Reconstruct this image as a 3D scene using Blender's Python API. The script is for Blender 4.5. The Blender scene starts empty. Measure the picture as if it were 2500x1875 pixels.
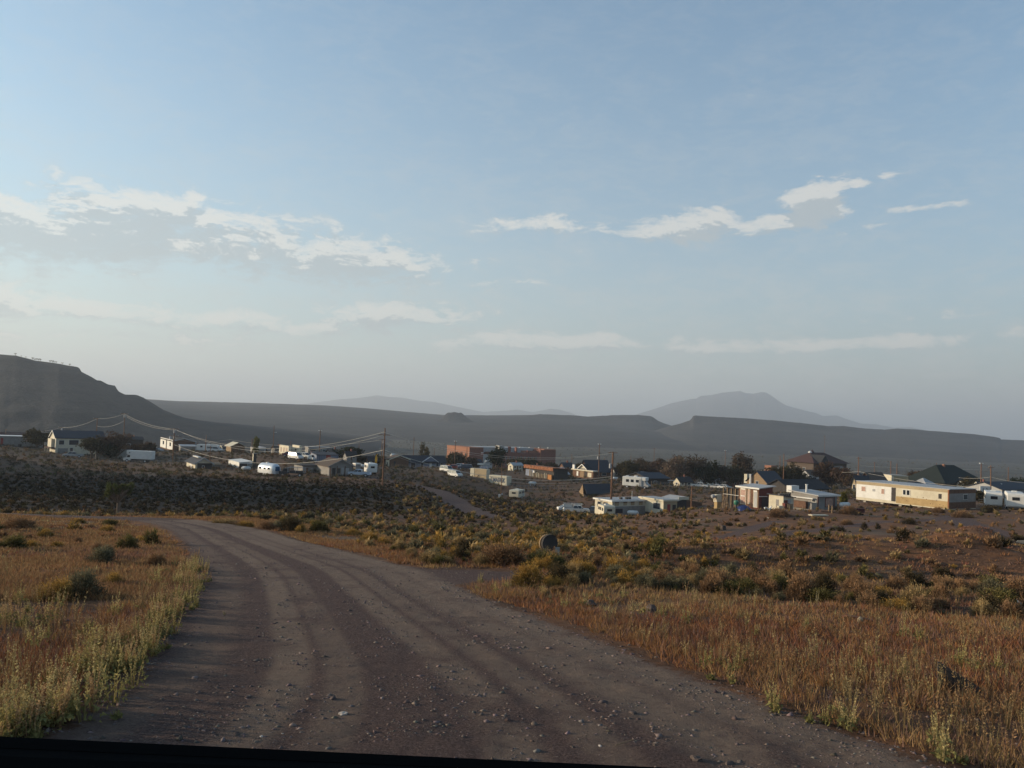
import bpy, math, random
import numpy as np
from mathutils import Vector, Matrix

R = math.radians
rnd = random.Random(7)
nr = np.random.RandomState(11)
scene = bpy.context.scene
COL = scene.collection

# ------------------------------------------------------------------ camera
F = 1962.0                      # focal length in source pixels (2500 wide)
CAM = Vector((0, 0, 1.6))
PITCH, ROLL = math.atan(92.5 / F), R(2.3)
_f = Vector((0, math.cos(PITCH), math.sin(PITCH)))
_r0 = Vector((1, 0, 0))
_u0 = _r0.cross(_f)
_r = _r0 * math.cos(ROLL) + _u0 * math.sin(ROLL)
_u = -_r0 * math.sin(ROLL) + _u0 * math.cos(ROLL)
cd = bpy.data.cameras.new('camera')
cam = bpy.data.objects.new('camera', cd)
COL.objects.link(cam)
cd.sensor_width = 36.0
cd.lens = 36.0 * F / 2500.0
cd.clip_start, cd.clip_end = 0.05, 60000
cam.matrix_world = Matrix(((_r.x, _u.x, -_f.x, CAM.x), (_r.y, _u.y, -_f.y, CAM.y), (_r.z, _u.z, -_f.z, CAM.z), (0, 0, 0, 1)))
scene.camera = cam


def ray(u, v):
    return _f + _r * ((u - 1250.0) / F) + _u * ((937.5 - v) / F)


def P(u, v, Y):
    d = ray(u, v)
    return CAM + d * (Y / d.y)


# ------------------------------------------------------------------ sky, sun, exposure
SUN_EL, SUN_TH = 10.5, 9.0      # elevation; degrees in front of due left
_se, _st = R(SUN_EL), R(SUN_TH)
SUN_DIR = Vector((-math.cos(_se) * math.cos(_st), math.cos(_se) * math.sin(_st), math.sin(_se)))
sl = bpy.data.lights.new('sun', 'SUN')
sl.energy = 4.5
sl.angle = R(0.6)
sl.color = (1.0, 0.82, 0.58)
so = bpy.data.objects.new('sun', sl)
COL.objects.link(so)
so.rotation_euler = SUN_DIR.to_track_quat('Z', 'Y').to_euler()

world = bpy.data.worlds.new('World')
scene.world = world
world.use_nodes = True
WT = world.node_tree
WT.nodes.clear()


class NG:
    """small helper for building node graphs"""
    def __init__(s, t):
        s.t = t

    def n(s, typ, **kw):
        x = s.t.nodes.new(typ)
        for k, v in kw.items():
            if k.startswith('i'):
                x.inputs[int(k[1:])].default_value = v
            else:
                setattr(x, k, v)
        return x

    def L(s, a, b):
        s.t.links.new(a, b)

    def m(s, op, a, b=None, c=None, clamp=False):
        x = s.t.nodes.new('ShaderNodeMath')
        x.operation = op
        x.use_clamp = clamp
        for i, q in enumerate((a, b, c)):
            if q is None:
                continue
            if isinstance(q, (int, float)):
                x.inputs[i].default_value = q
            else:
                s.t.links.new(q, x.inputs[i])
        return x.outputs[0]

    def mix(s, f, a, b):
        x = s.t.nodes.new('ShaderNodeMix')
        x.data_type = 'RGBA'
        for i, q in ((0, f), (6, a), (7, b)):
            if isinstance(q, (int, float)):
                x.inputs[i].default_value = q
            elif isinstance(q, tuple):
                x.inputs[i].default_value = q if len(q) == 4 else q + (1,)
            else:
                s.t.links.new(q, x.inputs[i])
        return x.outputs[2]

    def ss(s, x, lo, hi):
        n = s.t.nodes.new('ShaderNodeMapRange')
        n.interpolation_type = 'SMOOTHSTEP'
        s.t.links.new(x, n.inputs[0])
        n.inputs[1].default_value = lo
        n.inputs[2].default_value = hi
        return n.outputs[0]

    def noise(s, vec, scale, detail=4, rough=.55, off=None):
        n = s.t.nodes.new('ShaderNodeTexNoise')
        n.inputs['Scale'].default_value = scale
        n.inputs['Detail'].default_value = detail
        n.inputs['Roughness'].default_value = rough
        if vec is not None:
            s.t.links.new(vec, n.inputs['Vector'])
        return n.outputs['Fac']


def build_sky():
    g = NG(WT)
    out = g.n('ShaderNodeOutputWorld')
    bg = g.n('ShaderNodeBackground', i1=1.0)
    g.L(bg.outputs[0], out.inputs[0])
    sky = g.n('ShaderNodeTexSky', sky_type='NISHITA', sun_disc=False)
    sky.sun_elevation = _se
    sky.sun_rotation = math.atan2(SUN_DIR.x, SUN_DIR.y)
    sky.air_density, sky.dust_density, sky.ozone_density = 1.0, 1.2, 3.0
    hs = g.n('ShaderNodeHueSaturation'); hs.inputs['Saturation'].default_value = .97
    tn = g.n('ShaderNodeVectorMath', operation='MULTIPLY'); tn.inputs[1].default_value = (.885, 1.04, .975)
    g.L(sky.outputs[0], tn.inputs[0]); g.L(tn.outputs[0], hs.inputs['Color'])
    skym = g.n('ShaderNodeVectorMath', operation='SCALE')
    g.L(hs.outputs[0], skym.inputs[0])
    skym.inputs['Scale'].default_value = SKY_K
    tc = g.n('ShaderNodeTexCoord')
    sp = g.n('ShaderNodeSeparateXYZ')
    g.L(tc.outputs['Generated'], sp.inputs[0])
    X, Y, Z = sp.outputs
    az = g.m('ARCTAN2', X, Y)                                   # radians, 0 = straight ahead, + = right
    hyp = g.m('SQRT', g.m('ADD', g.m('MULTIPLY', X, X), g.m('MULTIPLY', Y, Y)))
    el = g.m('ARCTAN2', Z, hyp)

    def density(dy):
        e = g.m('ADD', el, dy)
        cv = g.n('ShaderNodeCombineXYZ')
        g.L(az, cv.inputs[0]); g.L(g.m('MULTIPLY', e, 2.6), cv.inputs[1])
        # domain warp for wispy outlines
        wn = g.n('ShaderNodeTexNoise')
        wn.inputs['Scale'].default_value = 9; wn.inputs['Detail'].default_value = 3
        g.L(cv.outputs[0], wn.inputs['Vector'])
        ws = g.n('ShaderNodeVectorMath', operation='MULTIPLY_ADD')
        g.L(wn.outputs['Color'], ws.inputs[0])
        ws.inputs[1].default_value = (.09, .09, .09)
        g.L(cv.outputs[0], ws.inputs[2])
        v = ws.outputs[0]
        n1 = g.noise(v, 15, 10, .70)
        n2 = g.noise(v, 45, 6, .65)
        nn = g.m('ADD', g.m('MULTIPLY', n1, .8), g.m('MULTIPLY', n2, .45))
        nn = g.m('SUBTRACT', g.m('MULTIPLY', nn, 1.5), .44)
        tot = None
        for (a0, e0, ra, re, amp, tilt) in CLOUDS:
            da = g.m('SUBTRACT', az, a0)
            x = g.m('DIVIDE', da, ra)
            y = g.m('DIVIDE', g.m('SUBTRACT', g.m('SUBTRACT', e, e0), g.m('MULTIPLY', da, tilt)), re)
            d2 = g.m('ADD', g.m('MULTIPLY', x, x), g.m('MULTIPLY', y, y))
            q = g.m('MULTIPLY', g.m('EXPONENT', g.m('MULTIPLY', d2, -1.0)), amp)
            tot = q if tot is None else g.m('MAXIMUM', tot, q)
        # noise threshold falls inside each cloud
        s_ = g.m('SUBTRACT', g.m('ADD', nn, g.m('MULTIPLY', tot, .5)), .5)
        return g.ss(g.m('ADD', s_, 0.0), .20, .52), nn, tot

    d0, n0, t0 = density(0.0)
    d1, _n, _t = density(0.016)
    lit = g.m('SUBTRACT', d0, d1, clamp=True)                   # thin towards the top: sunlit rim
    cl_dark = (.295, .335, .35)
    cl_lit = (.54, .53, .49)
    ccol = g.mix(g.ss(lit, .0, .42), cl_dark, cl_lit)
    # thin haze veil near the horizon
    hz = g.m('EXPONENT', g.m('MULTIPLY', g.m('MAXIMUM', el, 0.0), -3.6))
    fac_h = g.m('MULTIPLY', hz, .92)
    rightness = g.ss(az, -.7, .7)
    hzcol = g.mix(rightness, (.42, .43, .41), (.30, .30, .30))
    base = g.mix(fac_h, skym.outputs[0], hzcol)
    veil = g.m('MULTIPLY', g.ss(n0, .35, .75), g.m('MULTIPLY', hz, .45))
    base = g.mix(veil, base, (.40, .395, .375))
    # clouds take on some of the haze as they near the horizon
    ccol = g.mix(g.m('MULTIPLY', g.m('EXPONENT', g.m('MULTIPLY', g.m('MAXIMUM', el, 0.0), -9.0)), .5), ccol, base)
    ccol = g.mix(g.m('MULTIPLY', rightness, .30), ccol, (.29, .285, .28))
    fin = g.mix(g.m('MULTIPLY', d0, .78), base, ccol)
    g.L(fin, bg.inputs[0])


SKY_K = 0.15


def _ae(u, v):
    d = ray(u, v).normalized()
    return math.atan2(d.x, d.y), math.asin(d.z)


CLOUDS = []
def cloud(u, v, wu, wv, amp=1.0, tilt=0.0):
    a, e = _ae(u, v)
    CLOUDS.append((a, e, wu * 1.25 / F, wv * 1.25 / F, amp * 1.12, tilt + math.tan(ROLL)))

# (centre px, half width px, half height px)
cloud(30, 560, 300, 62, 1.3)
cloud(200, 560, 240, 55, 1.15)
cloud(400, 520, 240, 50, 1.0, -.03)
cloud(370, 500, 70, 30, .8)
cloud(780, 630, 300, 52, 1.1, -.03)
cloud(560, 585, 160, 48, .95)
cloud(60, 740, 200, 36, .95)
cloud(230, 752, 200, 26, .9)
cloud(500, 775, 260, 28, .85)
cloud(960, 775, 200, 30, 1.0)
cloud(870, 550, 50, 9, .62)
cloud(955, 570, 50, 9, .58)
cloud(1330, 548, 120, 22, .85)
cloud(1480, 560, 60, 15, .72)
cloud(1670, 555, 160, 34, 1.0)
cloud(1730, 510, 50, 9, .7)
cloud(1880, 548, 110, 28, .95, .12)
cloud(1960, 525, 60, 34, 1.0, .3)
cloud(1990, 495, 70, 52, 1.15)
cloud(1955, 460, 45, 14, .8)
cloud(2100, 447, 30, 12, .85)
cloud(2168, 428, 24, 9, .8)
cloud(2260, 505, 80, 11, .8)
cloud(2140, 550, 30, 7, .6)
cloud(2050, 572, 40, 8, .5)
cloud(700, 800, 420, 22, .75)
cloud(1150, 690, 260, 14, .6)
cloud(250, 820, 400, 16, .6)
cloud(1350, 835, 300, 24, .95)
cloud(1830, 850, 250, 20, .85)
cloud(2180, 835, 230, 20, .85)
cloud(2290, 775, 90, 14, .7)
cloud(2155, 778, 50, 9, .62)
build_sky()

scene.view_settings.view_transform = 'Standard'
scene.view_settings.look = 'None'
scene.view_settings.gamma = 1.0
scene.view_settings.exposure = 0.74
scene.render.engine = 'CYCLES'
cy = scene.cycles
cy.use_denoising = True
cy.max_bounces = 5
cy.diffuse_bounces = 2
cy.glossy_bounces = 2
cy.transmission_bounces = 2
cy.volume_bounces = 1
cy.transparent_max_bounces = 6
cy.sample_clamp_indirect = 4.0


# ------------------------------------------------------------------ object helpers
def tag(o, label=None, cat=None, group=None, kind=None):
    for k, v in (('label', label), ('category', cat), ('group', group), ('kind', kind)):
        if v:
            o[k] = v
    return o


def mkmesh(name, V, Fc, mats, parent=None, smooth=False, midx=None, attrs=None):
    """V (n,3), Fc (m,3|4) arrays -> object"""
    V = np.asarray(V, dtype=np.float32)
    Fc = np.asarray(Fc, dtype=np.int32)
    me = bpy.data.meshes.new(name)
    k = Fc.shape[1]
    me.vertices.add(len(V)); me.vertices.foreach_set('co', V.ravel())
    me.loops.add(Fc.size); me.loops.foreach_set('vertex_index', Fc.ravel())
    me.polygons.add(len(Fc)); me.polygons.foreach_set('loop_start', np.arange(len(Fc), dtype=np.int32) * k)
    if smooth:
        me.polygons.foreach_set('use_smooth', np.ones(len(Fc), dtype=bool))
    if not isinstance(mats, (list, tuple)):
        mats = [mats]
    for m_ in mats:
        me.materials.append(m_)
    if midx is not None:
        me.polygons.foreach_set('material_index', np.asarray(midx, dtype=np.int32))
    for an, (kind, data) in (attrs or {}).items():
        if kind == 'F':
            a = me.attributes.new(an, 'FLOAT', 'POINT'); a.data.foreach_set('value', np.asarray(data, dtype=np.float32))
        else:
            a = me.attributes.new(an, 'FLOAT_COLOR', 'POINT')
            c = np.ones((len(V), 4), dtype=np.float32); c[:, :3] = data
            a.data.foreach_set('color', c.ravel())
    me.update(calc_edges=True)
    o = bpy.data.objects.new(name, me)
    COL.objects.link(o)
    if parent is not None:
        o.parent = parent
    return o


def smooth01(x, a, b):
    t = np.clip((np.asarray(x, dtype=float) - a) / (b - a), 0, 1)
    return t * t * (3 - 2 * t)


def vnoise(x, y, scale, seed=0, octaves=4, rough=.5):
    """value noise in numpy"""
    tab = np.random.RandomState(seed + 100).rand(256, 256)
    x = np.asarray(x, dtype=float) / scale; y = np.asarray(y, dtype=float) / scale
    tot = 0; amp = 1; norm = 0
    for o in range(octaves):
        xi = np.floor(x).astype(np.int64); yi = np.floor(y).astype(np.int64)
        fx = x - xi; fy = y - yi
        fx = fx * fx * (3 - 2 * fx); fy = fy * fy * (3 - 2 * fy)
        a = tab[xi & 255, yi & 255]; b = tab[(xi + 1) & 255, yi & 255]
        c = tab[xi & 255, (yi + 1) & 255]; d = tab[(xi + 1) & 255, (yi + 1) & 255]
        tot = tot + amp * ((a * (1 - fx) + b * fx) * (1 - fy) + (c * (1 - fx) + d * fx) * fy)
        norm += amp; amp *= rough; x = x * 2.03 + 17.3; y = y * 2.03 + 5.1
    return tot / norm - .5
# ------------------------------------------------------------------ terrain height
CTRL = []   # (theta, ln r, t)


def ctrl_p(p, w=None):
    r = math.hypot(p.x, p.y)
    CTRL.append((math.atan2(p.x, p.y), math.log(r), (p.z - CAM.z) / r))


def ctrl(u, v, Y):
    ctrl_p(P(u, v, Y))


for th in (-52, -36, -20, -5, 10, 25, 38, 52):
    for r_ in (3.0, 5.5, 9, 14, 21, 30):
        a = R(th)
        x, y = r_ * math.sin(a), r_ * math.cos(a)
        ctrl_p(Vector((x, y, -0.1 * y)))
for c in ((200, 1262, 42), (200, 1279, 68), (200, 1245, 100), (200, 1185, 140), (200, 1140, 190),
          (-300, 1240, 42), (-300, 1262, 68), (-300, 1225, 100), (-300, 1160, 140),
          (700, 1280, 42), (750, 1268, 80), (750, 1246, 110), (750, 1200, 140), (780, 1165, 190),
          (480, 1262, 100), (480, 1200, 140), (480, 1155, 185),
          (1100, 1340, 45), (1100, 1300, 75), (1100, 1262, 110), (1060, 1192, 165), (1170, 1248, 125),
          (930, 1184, 170), (1300, 1240, 150), (1260, 1215, 205), (1190, 1172, 232), (1190, 1200, 216), (1340, 1175, 235), (1340, 1205, 216),
          (1500, 1330, 50), (1500, 1287, 90), (1500, 1262, 125), (1500, 1262, 165), (1640, 1247, 160), (1450, 1212, 205), (1550, 1190, 212),
          (1700, 1330, 50), (1700, 1280, 90), (1700, 1248, 125),
          (1840, 1244, 130), (1960, 1244, 127), (2200, 1236, 128), (2380, 1244, 128), (2450, 1238, 132),
          (2200, 1330, 55), (2200, 1280, 85), (2450, 1330, 55), (2500, 1275, 100), (2800, 1340, 55), (2800, 1270, 110), (2800, 1245, 160),
          (1700, 1192, 270), (1900, 1200, 240), (2200, 1205, 210), (2450, 1222, 200), (2300, 1190, 280), (2000, 1178, 350),
          (190, 1112, 250), (40, 1090, 260), (-300, 1080, 280), (340, 1128, 235), (430, 1099, 300), (480, 1148, 205), (570, 1105, 270), (650, 1112, 285),
          (710, 1112, 240), (650, 1158, 192), (830, 1161, 195), (900, 1161, 200), (1020, 1145, 280), (980, 1143, 260), (1100, 1148, 250),
          (1230, 1150, 400), (1420, 1168, 262), (1650, 1160, 400)):
    ctrl(*c)
for th in (-52, -36, -24, -12, 0, 12, 24, 36, 52):
    for r_, z_ in ((520, -30), (750, -36), (1100, -40), (2000, -46), (4000, -54), (9000, -72), (20000, -110)):
        CTRL.append((R(th), math.log(r_), (z_ - 1.6) / r_))
C_ = np.array(CTRL)
KX, KY = 2.2, 1.0
cx, cy_ = C_[:, 0] * KX, C_[:, 1] * KY


def _tps(d2):
    return np.where(d2 > 1e-12, d2 * np.log(np.maximum(d2, 1e-12)) * .5, 0)


_n = len(C_)
K_ = _tps((cx[:, None] - cx[None]) ** 2 + (cy_[:, None] - cy_[None]) ** 2) + np.eye(_n) * 0.0015
Pm = np.c_[np.ones(_n), cx, cy_]
A_ = np.block([[K_, Pm], [Pm.T, np.zeros((3, 3))]])
W_ = np.linalg.solve(A_, np.r_[C_[:, 2], np.zeros(3)])


def tz(x, y, detail=True):
    x = np.atleast_1d(np.asarray(x, dtype=float)); y = np.atleast_1d(np.asarray(y, dtype=float))
    r = np.maximum(np.hypot(x, y), .2)
    th = np.arctan2(x, y)
    thc = np.clip(th, R(-56), R(56)); rc = np.clip(r, 3.0, 25000)
    qx, qy = thc * KX, np.log(rc) * KY
    t = W_[_n] + W_[_n + 1] * qx + W_[_n + 2] * qy
    for i in range(_n):
        t = t + W_[i] * _tps((qx - cx[i]) ** 2 + (qy - cy_[i]) ** 2)
    z = 1.6 + t * rc
    z = np.where(r < 3, -0.1 * y * (1 - smooth01(r, 1.5, 3)) + z * smooth01(r, 1.5, 3), z)
    back = smooth01(np.abs(th), R(58), R(100))
    z = z * (1 - back) + back * (-0.02 * np.minimum(r, 1500))
    if detail:
        far = smooth01(r, 8, 60)
        off = 1 - road_soft(x, y)
        z = z + vnoise(x, y, 7, 3, 3) * .35 * smooth01(r, 8, 30) * off
        z = z + vnoise(x, y, 28, 5, 3) * 1.3 * smooth01(r, 30, 75) * (1 - smooth01(r, 130, 190) * .5)
        z = z + vnoise(x, y, 1.2, 8, 3) * .07 * (off * .9 + .1) * smooth01(r, 2, 5)
        z = z + vnoise(x, y, .3, 9, 3) * .026
        z = z + vnoise(x, y, 260, 12, 4) * 9 * smooth01(r, 500, 1200)
        for (mx, my, mr, mh) in MOUNDS:
            z = z + mh * np.exp(-((x - mx) ** 2 + (y - my) ** 2) / (mr * mr))
        # wheel ruts on the road
        z = z + ruts(x, y)
    return z


MOUNDS = []
_road_pts = None


def road_soft(x, y):
    if _road_pts is None:
        return np.zeros_like(x)
    return 1 - smooth01(poly_sd(x, y, _road_pts), -.2, .5)


def ruts(x, y):
    return 0


def poly_sd(x, y, pts, lim=200):
    """signed distance to a closed polygon (negative inside)"""
    x = np.asarray(x, dtype=float); y = np.asarray(y, dtype=float)
    out = np.full(x.shape, 50.0)
    sel = (x > pts[:, 0].min() - 4) & (x < pts[:, 0].max() + 4) & (y > pts[:, 1].min() - 4) & (y < pts[:, 1].max() + 4)
    xs, ys = x[sel], y[sel]
    d = np.full(xs.shape, 1e9); ins = np.zeros(xs.shape, dtype=bool)
    n = len(pts)
    for i in range(n):
        ax, ay = pts[i]; bx, by = pts[(i + 1) % n]
        ex, ey = bx - ax, by - ay
        l2 = ex * ex + ey * ey + 1e-12
        t = np.clip(((xs - ax) * ex + (ys - ay) * ey) / l2, 0, 1)
        d = np.minimum(d, np.hypot(xs - ax - t * ex, ys - ay - t * ey))
        c = ((ay > ys) != (by > ys)) & (xs < ex * (ys - ay) / (ey + 1e-12) + ax)
        ins ^= c
    out[sel] = np.where(ins, -d, d)
    return out


def hit(u, v, y0=2.0, y1=400):
    """first place where the view ray meets the smooth ground"""
    ys = np.exp(np.linspace(math.log(y0), math.log(y1), 900))
    d = ray(u, v)
    xs = CAM.x + d.x / d.y * ys; zs = CAM.z + d.z / d.y * ys
    g = tz(xs, ys, False)
    k = np.argmax(zs < g)
    return (xs[k], ys[k])


# road outline, from bottom left round the bend and back along the right edge
road_px = [(-500, 1900), (40, 1835), (215, 1745), (345, 1645), (400, 1550), (470, 1480), (492, 1430), (488, 1390), (470, 1350), (440, 1318),
           (415, 1296), (385, 1282), (330, 1272)]
road_px_r = [(480, 1272), (560, 1280), (650, 1296), (740, 1322), (860, 1350), (960, 1376), (1040, 1390), (1180, 1392), (1290, 1402), (1290, 1412),
             (1180, 1420), (1110, 1430), (1180, 1462), (1290, 1500), (1400, 1545), (1550, 1602), (1700, 1655), (1900, 1738), (2100, 1805), (2350, 1900)]
L_ = [hit(*p) for p in road_px]
R_ = [hit(*p) for p in road_px_r]
lx, ly = L_[-1]
far_l = [(lx - 8, ly + 3), (lx - 22, ly + 9), (lx - 40, ly + 12), (lx - 40, ly + 17), (lx - 21, ly + 14), (lx - 6, ly + 9)]
_road_pts = np.array([(-6.0, -8.0), (-4.6, 1.0)] + L_ + far_l + R_ + [(4.8, 2.0), (5.0, -8.0)])
print('ROAD', [(round(a, 1), round(b, 1)) for a, b in _road_pts])

# second, farther track that climbs the bank
tr_c = [P(1200, 1262, 112), P(1150, 1246, 126), P(1095, 1215, 148), P(1050, 1188, 168), P(1010, 1180, 182), P(930, 1176, 195)]
TRACK = [(p.x, p.y) for p in tr_c]
DIRT = [((p.x, p.y), (q.x, q.y), w) for p, q, w in (
    (P(2330, 1262, 110), P(2440, 1330, 60), 2.6), (P(1750, 1345, 55), P(2080, 1300, 75), 1.6), (P(2080, 1300, 75), P(2330, 1262, 110), 1.6),
    (P(1650, 1350, 50), P(1900, 1290, 88), 1.3))]


def seg_d(x, y, a, b):
    ex, ey = b[0] - a[0], b[1] - a[1]
    t = np.clip(((x - a[0]) * ex + (y - a[1]) * ey) / (ex * ex + ey * ey), 0, 1)
    return np.hypot(x - a[0] - t * ex, y - a[1] - t * ey)


def track_d(x, y):
    d = np.full(np.shape(x), 99.0)
    for a, b in zip(TRACK, TRACK[1:]):
        d = np.minimum(d, seg_d(x, y, a, b))
    return d


def mound(u, v, Y, rad, h):
    p = P(u, v, Y)
    MOUNDS.append((p.x, p.y, rad, h))


mound(2375, 1350, 52, 2.2, 1.3)
mound(2480, 1400, 34, 1.8, .8)
mound(2330, 1430, 30, 1.5, .5)
mound(1960, 1265, 105, 7, .8)
mound(1900, 1275, 98, 5, .6)
mound(2140, 1395, 34, 3.0, .35)
mound(2000, 1400, 33, 3.0, .35)
# the wash in front of the right-hand slope: a shallow gully
for i, (u, v, Y) in enumerate(((1700, 1405, 24), (1850, 1415, 24), (1980, 1425, 24.5), (2120, 1440, 24), (2260, 1440, 24), (2380, 1450, 23), (2520, 1460, 22))):
    mound(u, v, Y, 2.4, -.55)
    mound(u + 15, v - 40, Y + 6, 1.8, .35)

# an unseen knoll, added left of the frame to cast shade on the hollow
for yy in range(132, 182, 8):
    MOUNDS.append((-134.0 - .1 * yy + 14, float(yy), 13.0, 7.6))
CENTER = [(p, q) for p, q in zip(np.array(L_), np.array(R_))]


def zg(x, y):
    return float(tz(np.array([x]), np.array([y]))[0])


def at(u, v, Y):
    p = P(u, v, Y)
    return Vector((p.x, p.y, zg(p.x, p.y)))


# ------------------------------------------------------------------ materials
MATS = {}


def mat(name, col, rough=.85, spec=.3, var=.12, scale=3.0, metal=0, bump=0, dirt=0, emis=None, coord='Object'):
    if name in MATS:
        return MATS[name]
    m = bpy.data.materials.new(name)
    m.use_nodes = True
    g = NG(m.node_tree)
    bs = m.node_tree.nodes['Principled BSDF']
    tc = g.n('ShaderNodeTexCoord')
    n1 = g.noise(tc.outputs[coord], scale, 5, .6)
    hi = tuple(min(1, c * (1 + var)) for c in col); lo = tuple(c * (1 - var) for c in col)
    c = g.mix(g.ss(n1, .3, .7), lo, hi)
    if dirt:
        n2 = g.noise(tc.outputs[coord], scale * .35, 6, .7)
        c = g.mix(g.m('MULTIPLY', g.ss(n2, .48, .68), dirt), c, (col[0] * .45 + .03, col[1] * .4 + .02, col[2] * .35 + .015))
    g.L(c, bs.inputs['Base Color'])
    bs.inputs['Roughness'].default_value = rough
    bs.inputs['Specular IOR Level'].default_value = spec
    bs.inputs['Metallic'].default_value = metal
    if bump:
        b = g.n('ShaderNodeBump'); b.inputs['Strength'].default_value = bump; b.inputs['Distance'].default_value = .02
        g.L(n1, b.inputs['Height']); g.L(b.outputs[0], bs.inputs['Normal'])
    MATS[name] = m
    return m


def ground_material():
    m = bpy.data.materials.new('desert_ground'); m.use_nodes = True
    g = NG(m.node_tree); bs = m.node_tree.nodes['Principled BSDF']
    geo = g.n('ShaderNodeNewGeometry'); pos = geo.outputs['Position']
    at_r = g.n('ShaderNodeAttribute', attribute_name='road').outputs['Fac']
    at_d = g.n('ShaderNodeAttribute', attribute_name='far').outputs['Fac']
    nA = g.noise(pos, .9, 6, .65); nB = g.noise(pos, 9, 6, .7); nC = g.noise(pos, 48, 5, .85); nD = g.noise(pos, .12, 5, .6)
    # road gravel: purplish brown with paler wheel dust
    road = g.mix(g.ss(nC, .36, .66), (.050, .030, .027), (.175, .118, .100))
    road = g.mix(g.ss(nB, .45, .7), road, (.088, .056, .050))
    at_w = g.n('ShaderNodeAttribute', attribute_name='worn').outputs['Fac']
    road = g.mix(g.m('MULTIPLY', at_w, g.m('MULTIPLY', g.ss(nB, .15, .6), g.ss(nA, .28, .52))), road, (.205, .148, .112))
    # field soil: reddish, broken by paler sand
    soil = g.mix(g.ss(nB, .35, .68), (.085, .045, .028), (.15, .085, .055))
    soil = g.mix(g.ss(nA, .42, .62), soil, (.19, .09, .045))
    soil = g.mix(g.ss(nD, .5, .7), soil, (.125, .092, .068))
    # plain: grey green scrub seen from afar
    nE = g.noise(pos, .02, 6, .62); nF = g.noise(pos, .11, 4, .7); nG = g.noise(pos, .0035, 4, .6)
    far = g.mix(g.ss(nE, .35, .65), (.055, .05, .04), (.09, .08, .062))
    far = g.mix(g.ss(nF, .5, .66), far, (.034, .035, .028))
    far = g.mix(g.m('MULTIPLY', g.ss(nG, .45, .62), .6), far, (.095, .082, .065))
    at_shade = g.n('ShaderNodeAttribute', attribute_name='sage').outputs['Fac']  # zone where the slope's shade is painted into the soil colour
    c = g.mix(at_d, soil, far)
    c = g.mix(g.m('MULTIPLY', at_shade, g.m('ADD', g.ss(nA, .25, .6), .35), clamp=True), c, (.040, .030, .023))
    rm = g.ss(g.m('ADD', at_r, g.m('ADD', g.m('MULTIPLY', g.m('SUBTRACT', nB, .5), 1.1), g.m('MULTIPLY', g.m('SUBTRACT', nA, .5), .9))), .35, .65)
    c = g.mix(rm, c, road)
    g.L(c, bs.inputs['Base Color'])
    bs.inputs['Roughness'].default_value = .95; bs.inputs['Specular IOR Level'].default_value = .1
    b = g.n('ShaderNodeBump'); b.inputs['Strength'].default_value = 1.0; b.inputs['Distance'].default_value = .08
    h = g.m('ADD', g.m('MULTIPLY', nB, .6), g.m('MULTIPLY', nC, .35))
    g.L(h, b.inputs['Height']); g.L(b.outputs[0], bs.inputs['Normal'])
    return m


GM = ground_material()


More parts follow.
